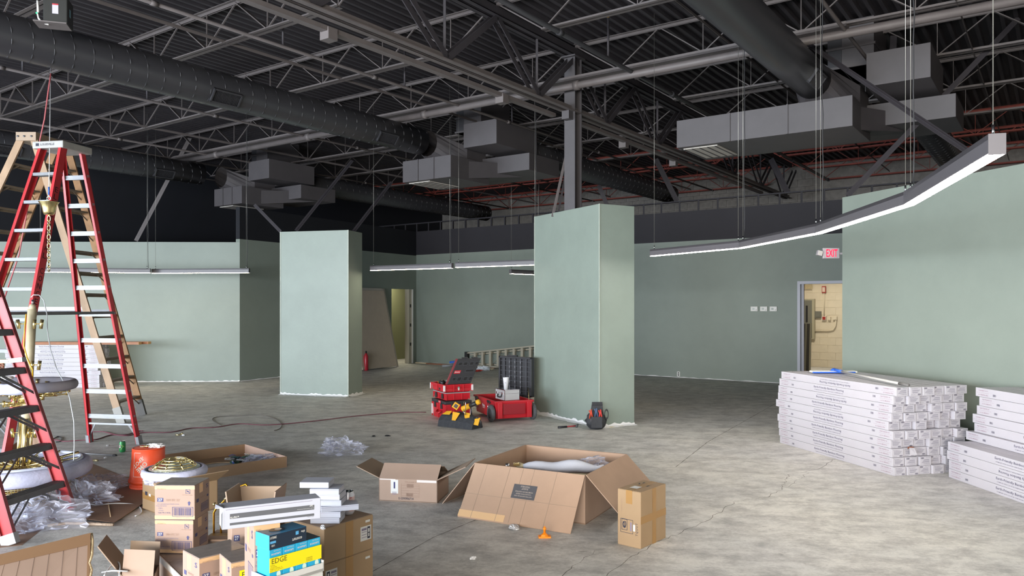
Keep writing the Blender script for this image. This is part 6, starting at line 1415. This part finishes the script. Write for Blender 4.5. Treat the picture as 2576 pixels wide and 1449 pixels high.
with P('lid_cleat', t) as b:
    for f in (.3, .7): b.obox(lid_o+ln_*(f-.1)+lu, ln_*.2, lu.normalized()*.02, nl*-.05, M_BT)
# tools in the open top box
for i, (dx, dy, lab, mt) in enumerate(((.05, .22, 'yellow ended drill resting in the open top tool box', mat('tool_yellow', 'e3ac1e', .4)), (.10, .30, 'dark power tool beside the yellow drill in the top tool box', M_BLK), (.14, .20, 'grey metal tool poking out of the top tool box', M_ALU))):
    q = o_+X*dx+Y*dy+ZD*.11; t_ = thing('power_tool', lab, 'tool', q)
    with P('body', t_) as b: b.tube([q-Y*.05+ZD*.01, q+Y*.02+ZD*.03, q+Y*.09+ZD*.02], [.022, .03, .02], M_BLK if i == 0 else mt, 10)
    with P('chuck', t_) as b: b.tube([q+Y*.09+ZD*.02, q+Y*.13+ZD*.015], [.018, .012], mt, 10)
    with P('grip', t_) as b: b.tube([q, q-X*.03-ZD*.085], .018, M_BLK, 8)
# rolling chest
rc = V3((-.625, 11.36, 0)); ax = math.atan2(-.52, .86); 
# long face from (1182,~1050) to (1245,1062) .. wheels at 1262; end face 1280-1340
L0, L1_ = V3((-.58, 11.73, 0)), V3((-.237, 10.85, 0)); RX = (L1_-L0).normalized(); RL = .94; RY = V3((-RX.y, RX.x, 0)); L0 = L1_-RX*RL
if RY.x < 0: RY = -RY
RW_ = .58
t = thing('rolling_tool_chest', 'open wheeled red tool chest with a raised black ribbed lid beside the tall pillar', 'tool chest', L0+RX*RL/2+RY*RW_/2)
def ros(x, y, z): return L0+RX*x+RY*y+ZD*z
zb_, zt2 = .04, .295
with P('body', t, bev=.008) as b:
    i_ = .03; vs_ = [ros(i_, i_, zb_), ros(RL-i_, i_, zb_), ros(RL-i_, RW_-i_, zb_), ros(i_, RW_-i_, zb_), ros(0, 0, zt2), ros(RL, 0, zt2), ros(RL, RW_, zt2), ros(0, RW_, zt2)]
    th = .025; inn = [ros(th, th, zt2), ros(RL-th, th, zt2), ros(RL-th, RW_-th, zt2), ros(th, RW_-th, zt2)]; lo = [v-ZD*.22 for v in inn]
    fcs = [(3, 2, 1, 0), (0, 1, 5, 4), (1, 2, 6, 5), (2, 3, 7, 6), (3, 0, 4, 7), (4, 5, 9, 8), (5, 6, 10, 9), (6, 7, 11, 10), (7, 4, 8, 11), (8, 9, 13, 12), (9, 10, 14, 13), (10, 11, 15, 14), (11, 8, 12, 15), (12, 13, 14, 15)]
    b.add(vs_+inn+lo, fcs, M_RT)
with P('rim', t, bev=.004) as b:
    for (p, e_, n__) in ((ros(-.01, -.01, zt2-.03), RX*(RL+.02), RY*.02), (ros(-.01, RW_-.01, zt2-.03), RX*(RL+.02), RY*.02), (ros(-.01, -.01, zt2-.03), RY*(RW_+.02), RX*.02), (ros(RL-.01, -.01, zt2-.03), RY*(RW_+.02), RX*.02)): b.obox(p, e_, n__, ZD*.03, M_RT)
with P('end_panel', t, bev=.004) as b: b.obox(ros(RL-.005, .12, .10), RX*.012, RY*(RW_-.24), ZD*.15, M_RTD)
for y_ in (.03, RW_-.10):
    with P('wheel_arch', t, bev=.004) as b: b.obox(ros(RL-.03, y_, .05), RX*.06, RY*.07, ZD*.23, M_RT)
for i, y_ in enumerate((-.055, RW_+.005)):
    c_ = ros(RL-.09, y_+.025, .118); Mx = alignZ(RY)
    with P('wheel', t) as b: b.lathe([(.075, -.025), (.11, -.025), (.118, -.015), (.118, .015), (.11, .025), (.075, .025), (.075, -.025)], c_, mat('rubber_grey', '55575a', .8), 36, M=Mx)
    with P('wheel_hub', t) as b: 
        b.lathe([(.0, -.018), (.074, -.018), (.074, .018), (0, .018)], c_, M_DARK, 24, M=Mx)
        for k in range(6): a = k*math.pi/3; v_ = Mx @ V3((math.cos(a), math.sin(a), 0)); b.beam(c_-RY*.02+v_*.01, c_-RY*.02+v_*.07, .014, .006, M_BLK, RY)
    for k in range(16):
        if k == 0: tp0 = None
        a = k*math.pi/8; v_ = Mx @ V3((math.cos(a), math.sin(a), 0))
        with P('tread_lug', t) as b: b.box(c_+v_*.119, (.018, .044, .006), _m['rubber_grey'], M=alignZ(v_))
for x_ in (.16, .70):
    with P('side_latch', t) as b:
        p = ros(x_, -.012, .12)
        for s_ in (-.04, .04): b.tube([p+RX*s_, p+RX*s_+ZD*.13], .006, M_CHROME, 8)
        b.tube([p-RX*.04, p+RX*.04], .005, M_CHROME, 8)
    with P('latch_cap', t, bev=.004) as b: b.obox(p-RX*.06-RY*.012+ZD*.13, RX*.12, RY*.02, ZD*.035, M_BLK)
with P('brand_lettering', t) as b: c_ = ros(.46, -.001, .19); b.text('Milwaukee', c_-RY*.001, RX, ZD, .11, .045, M_LBL, True, .006); b.rect(c_-ZD*.035, RX, ZD, .10, .006, M_LBL, .006)
# ribbed raised lid on the far side
lo_ = ros(.02, RW_, zt2-.02); lv = (ZD*.995+RY*.10).normalized(); LH = .56
lid = [ros(.05, RW_+.0, zt2), RX]
lx = RX; lo_ = ros(-.02, RW_+.01, zt2-.04)
Ax = px(1256, 977, .0)
# lid plane faces the camera: spans px 1256..1345 at the back
la = V3((-.19, 11.98, .27)); lbp = V3((.31, 11.55, .27)); lx = (lbp-la); LWd = lx.length; lx.normalize(); lu_ = ZD*.60; lnn = V3((lx.y, -lx.x, 0)).normalized()
with P('raised_lid', t, bev=.01) as b: b.obox(la, lx*LWd, lu_, -lnn*.05, M_BT)
with P('lid_rim', t, bev=.004) as b:
    b.obox(la+lnn*.03, lx*LWd, ZD*.03, -lnn*.03, M_BT); b.obox(la+lnn*.03+ZD*.57, lx*LWd, ZD*.03, -lnn*.03, M_BT); b.obox(la+lnn*.03, lx*.03, lu_, -lnn*.03, M_BT); b.obox(la+lnn*.03+lx*(LWd-.03), lx*.03, lu_, -lnn*.03, M_BT)
for k in range(1, 6):
    with P('lid_rib', t) as b: b.obox(la+lnn*.022+lx*(LWd*k/6-.012), lx*.024, lu_, -lnn*.022, M_BTR)
for k in range(1, 8):
    with P('lid_rib', t) as b: b.obox(la+lnn*.016+ZD*(.6*k/8), lx*LWd, ZD*.01, -lnn*.016, M_BTR)
for kx in (2, 3, 4):
    for kz in range(7):
        with P('lid_slot', t) as b: b.obox(la+lnn*.026+lx*(LWd*kx/6-.006)+ZD*(.05+.075*kz), lx*.012, ZD*.035, -lnn*.004, mat('slot_grey', '77787e', .5))
with P('lid_handle', t, bev=.004) as b: b.obox(la+ZD*.60+lx*.14, lx*.2, ZD*.02, -lnn*.04, M_BT)
with P('lid_stay', t) as b: b.tube([la+lx*(LWd-.06)+ZD*.14+lnn*.03, ros(RL-.06, RW_-.04, zt2)], .006, mat('brass_stay', 'b5a278', .4, metal=.6), 8)
with P('lid_hinge', t) as b: b.tube([ros(.05, RW_+.0, zt2-.01), ros(RL-.05, RW_+.0, zt2-.01)], .014, M_BT, 8)
with P('lid_bracket', t) as b:
    for f in (.1, .5, .9): b.beam(la.lerp(lbp, f)-lnn*.02, ros(.1+.45*f, RW_-.01, zt2-.02), .03, .02, M_BT)
# aluminium case on the chest with a cup
ac = px(1240, 1001, .36); ao = V3((-.265, 11.27, .362)); adx = V3((.80, .60, 0)); ady = V3((-.60, .80, 0)); 
t = thing('aluminium_case', 'small silver aluminium case resting on the rolling red tool chest', 'case', ao)
a_o = V3((-.10, 10.93, .297)); ex_ = V3((.87, .45, 0)).normalized()*.23; ey_ = V3((-.45, .87, 0)).normalized()*.30
with P('case_body', t, bev=.004) as b: b.obox(a_o, ex_, ey_, ZD*.15, mat('brushed_case', 'bfbfc2', .35, metal=.4, var=.04))
with P('case_edge', t) as b:
    for p in (a_o, a_o+ex_, a_o+ey_): b.obox(p-ex_*.015-ey_*.015, ex_*.04, ey_*.04, ZD*.152, M_CHROME)
    b.obox(a_o-ex_*.01-ey_*.01+ZD*.143, ex_*1.02, ey_*1.02, ZD*.01, M_CHROME); b.obox(a_o-ex_*.01-ey_*.01+ZD*.095, ex_*1.02, ey_*1.02, ZD*.004, M_CHROME)
nly = V3((ey_.y, -ey_.x, 0)).normalized(); nly = -nly if nly.dot(ex_) > 0 else nly
with P('case_handle', t) as b: q = a_o+ey_*.5+nly*.004+ZD*.05; u_ = ey_.normalized(); b.tube([q-u_*.06+ZD*.03, q-u_*.055+nly*.015, q-u_*.04+nly*.02-ZD*.01, q+u_*.04+nly*.02-ZD*.01, q+u_*.055+nly*.015, q+u_*.06+ZD*.03], .009, M_BLK, 8)
for f in (.2, .8):
    with P('case_latch', t) as b: b.obox(a_o+ey_*f+nly*.001+ZD*.075, nly*.008, u_*.03, ZD*.035, M_CHROME)
cu = a_o+ex_*.30+ey_*.35+ZD*.154; t = thing('foam_cup', 'white disposable cup standing on the aluminium case', 'cup', cu)
with P('cup_wall', t) as b: b.lathe([(.030, 0), (.044, .16), (.046, .162), (.044, .165), (.042, .16), (.029, .008), (.0, .008)], cu, mat('white_foam_cup', 'e4e4ea', .6), 28)
with P('cup_rim', t) as b: b.torus(cu+ZD*.163, .0445, .0022, _m['white_foam_cup'], 28, 6)
with P('cup_print', t) as b: ctext(b, 'C', cu, .038, -1.7, .10, .02, .03, M_LINE)
# black and yellow tool bag
tbg = px(1146, 1078); t = thing('tool_bag', 'black and yellow fabric tool bag slumped in front of the stacked tool boxes', 'tool bag', tbg); M_NY = mat('black_nylon', '2f3136', .8, var=.12, scale=8, bump=.4); M_YF = mat('yellow_fabric', 'dca21c', .7)
g0 = px(1099, 1072); g1 = px(1188, 1082); gx = (g1-g0); gx.z = 0; GL = gx.length; gx.normalize(); gy = V3((-gx.y, gx.x, 0))
def bp_(x, y, z): return g0+gx*x*GL+gy*y+ZD*z
with P('bag_body', t) as b:
    vs_, fs_ = [], []; nx_, nt_ = 12, 9
    for i in range(nx_+1):
        u_ = i/nx_; hgt = .20*(1-.55*abs(u_-.45)**1.3)+.012*math.sin(u_*17); dp_ = .13
        for k in range(nt_):
            v_ = k/(nt_-1); a_ = math.pi*v_; yy = -math.cos(a_)*dp_*(1-.30*math.sin(a_)); zz_ = hgt*math.sin(a_)**.75+.004*math.sin(u_*31+v_*9); wob = 1+.05*math.sin(u_*23+v_*7); vs_.append(bp_(.02+.96*u_, .13+yy*wob, max(0.003, zz_)))
    for i in range(nx_):
        for k in range(nt_-1): fs_.append((i*nt_+k, (i+1)*nt_+k, (i+1)*nt_+k+1, i*nt_+k+1))
    fs_ += [tuple(range(nt_)), tuple(nx_*nt_+k for k in range(nt_-1, -1, -1))]; b.add(vs_, fs_, M_NY)
with P('yellow_panel', t) as b: b.plate([bp_(.12, .03, .165), bp_(.34, .02, .17), bp_(.36, .06, .215), bp_(.2, .07, .205)], .006, M_YF)
with P('yellow_panel', t) as b: b.plate([bp_(.42, .012, .10), bp_(.52, .012, .10), bp_(.60, .05, .20), bp_(.40, .05, .21)], .006, M_YF)
with P('yellow_panel', t) as b: b.plate([bp_(.72, .06, .14), bp_(.84, .06, .12), bp_(.82, .10, .20), bp_(.66, .10, .21)], .006, M_YF)
with P('side_strap', t) as b: b.tube([bp_(.88, .10, .12), bp_(1.02, .10, .16), bp_(1.09, .11, .10), bp_(1.10, .12, .02)], .014, M_BLK, 6)
with P('side_pocket', t) as b: b.plate([bp_(.95, .06, .06), bp_(1.07, .08, .05), bp_(1.08, .12, .15), bp_(.96, .10, .13)], .02, M_YF)
q = bp_(.42, .10, .24); t_ = thing('tape_measure', 'square yellow tape measure perched on the black tool bag', 'tool', q)
Mq = rotM(.6, 'Y')
with P('case', t_, bev=.006) as b: b.box(q+ZD*.045, (.085, .04, .085), M_YF, M=Mq)
with P('face', t_) as b: b.box(q+ZD*.045-V3((0, .0215, 0)), (.05, .002, .05), M_BLK, M=Mq)
q0_, q1_ = bp_(.55, .13, .24), bp_(.98, .18, .36); t_ = thing('yellow_power_tool', 'yellow and black barrel shaped power tool sticking out of the tool bag', 'tool', q0_)
with P('barrel', t_) as b: b.tube([q0_, q0_.lerp(q1_, .05), q0_.lerp(q1_, .45)], [.025, .04, .036], M_YF, 14)
with P('grip', t_) as b: b.tube([q0_.lerp(q1_, .45), q0_.lerp(q1_, .85)], [.028, .03], M_BLK, 12)
with P('end_cap', t_) as b: b.tube([q0_.lerp(q1_, .85), q1_], [.036, .034], M_YF, 12)
with P('support_strap', t_) as b: b.tube([bp_(.6, .13, .19), q0_], .01, M_BLK, 6); b.tube([bp_(.8, .15, .16), q0_.lerp(q1_, .5)], .01, M_BLK, 6)
t_ = thing('carabiner', 'silver hook clip standing up from the tool bag', 'clip', bp_(.72, .1, .2))
with P('hook', t_) as b: b.tube([bp_(.74, .06, .18), bp_(.74, .06, .34), bp_(.72, .06, .365), bp_(.69, .06, .35), bp_(.69, .06, .32)], .005, M_CHROME, 8)
with P('gate', t_) as b: b.tube([bp_(.74, .06, .18), bp_(.70, .06, .21), bp_(.69, .06, .26)], .004, M_CHROME, 8)
# dark pouch at the pillar
tp0 = px(1499, 1078)+V3((0, -.06, 0)); t = thing('tool_pouch', 'dark leather tool pouch leaning at the foot of the tall pillar', 'tool pouch', tp0); M_LE = mat('dark_grey_leather', '35363a', .7, var=.15, scale=9, bump=.5)
def tp(x, y, z): return tp0+V3((x, y, z))
with P('pouch_body', t) as b: blob(b, tp(0, .03, .115), .135, .08, .125, M_LE, 31, 0, .12, 24, 2.5)
with P('back_panel', t) as b: b.plate([tp(-.10, .09, .02), tp(.12, .09, .02), tp(.09, .10, .335), tp(-.05, .10, .335)], .015, M_LE)
with P('belt_loop', t) as b: b.plate([tp(-.05, .06, .31), tp(.09, .06, .31), tp(.09, .10, .345), tp(-.05, .10, .345)], .01, M_LE)
with P('front_pocket', t, bev=.006) as b: b.box(tp(-.0, -.045, .10), (.15, .04, .15), M_LE)
with P('side_loop', t) as b: b.torus(tp(.135, .0, .20), .04, .008, M_BLK, 20, 6, M=rotM(math.pi/2, 'X') @ Matrix.Diagonal((.6, 1.5, 1)))
for i, (x, z, col, lab) in enumerate(((-.075, .20, 'c8462c', 'orange handled pliers in the dark pouch, left pair'), (.05, .20, 'cc3a34', 'red handled snips in the dark pouch, right pair'), (-.005, .22, '4a5f80', 'blue grey screwdriver upright in the dark pouch'))):
    t_ = thing('hand_tool', lab, 'tool', tp(x, -.03, z)); mt = mat('grip_'+col, col, .45)
    with P('handle', t_) as b: b.tube([tp(x-.02, -.05, z-.05), tp(x-.01, -.055, z+.02), tp(x-.025, -.05, z+.06)], .009, mt, 8)
    with P('handle', t_) as b: b.tube([tp(x+.02, -.05, z-.05), tp(x+.005, -.055, z+.02), tp(x+.0, -.05, z+.07)], .009, mt, 8)
    with P('jaw', t_) as b: b.tube([tp(x, -.05, z-.05), tp(x, -.05, z-.09)], .008, M_STEEL, 6)
h0, h1 = px(1404, 1075, .015), px(1452, 1071, .02); t = thing('hammer', 'hammer with red shaft lying on the floor left of the pouch', 'hammer', h0)
with P('grip', t) as b: b.tube([h0, h0.lerp(h1, .45)], [.016, .014], M_BLK, 10)
with P('shaft', t) as b: b.tube([h0.lerp(h1, .45), h1], .010, mat('hammer_red', '8f2b30', .4), 8)
with P('head', t) as b: b.tube([h1+V3((-.01, -.05, 0)), h1+V3((.012, .05, .01))], [.016, .013], M_STEPD, 10)
t = thing('wood_strip', 'thin pale strip lying along the foot of the tall pillar', 'trim', px(1530, 1073)); 
with P('strip', t) as b: b.obox(px(1524, 1077), px(1592, 1069)-px(1524, 1077), V3((0, .03, 0)), ZD*.01, mat('pale_strip', 'cfc4a8', .6))
with P('strip_end', t) as b: b.obox(px(1592, 1069), V3((.004, 0, 0)), V3((0, .03, 0)), ZD*.01, M_EDGE)
# items near the back wall
for i, (x, y, col, lab, cat) in enumerate(((1200, 934, 'b23a30', 'red plastic packet on the floor before the lying ladder', 'packet'), (1215, 931, 'cdd6e0', 'white and blue crumpled bag before the lying ladder', 'bag'), (1229, 930, 'd9cfb6', 'flat cream scrap before the lying ladder', 'scrap'))):
    c_ = px(x, y, .01); t = thing(cat if cat != 'scrap' else 'paper_scrap', lab, cat, c_)
    with P('wrapper', t) as b: blob(b, c_+ZD*.02, .13 if i != 1 else .16, .07, .02 if i != 1 else .07, mat('pk_'+col, col, .5), 40+i, .2, .35, 18, 3, True)
c_ = px(1112, 921, .05); t = thing('blue_caulk_tool', 'blue and grey tool lying on the floor behind the raised lid', 'tool', c_)
with P('barrel', t) as b: b.tube([c_, c_+V3((.35, .05, .02))], .035, mat('tool_grey', '808488', .4), 10)
with P('handle', t) as b: b.tube([c_+V3((.2, 0, .1)), c_+V3((.45, 0, .12))], .03, MB_, 8)
c_ = px(1100, 916, .02); t = thing('wood_plank', 'reddish wood plank lying along the back wall left of the tools', 'plank', c_)
with P('board', t) as b: s = sat(1050); b.obox(bk(s+.6)-NB*.30, BD*2.4, NB*.08, ZD*.03, mat('plank_red_brown', '8a5a44', .6))
with P('board', t) as b: b.obox(bk(s+.1)-NB*.2, BD*1.5, NB*.05, ZD*.03, mat('plank_pale', 'cbb99a', .6))
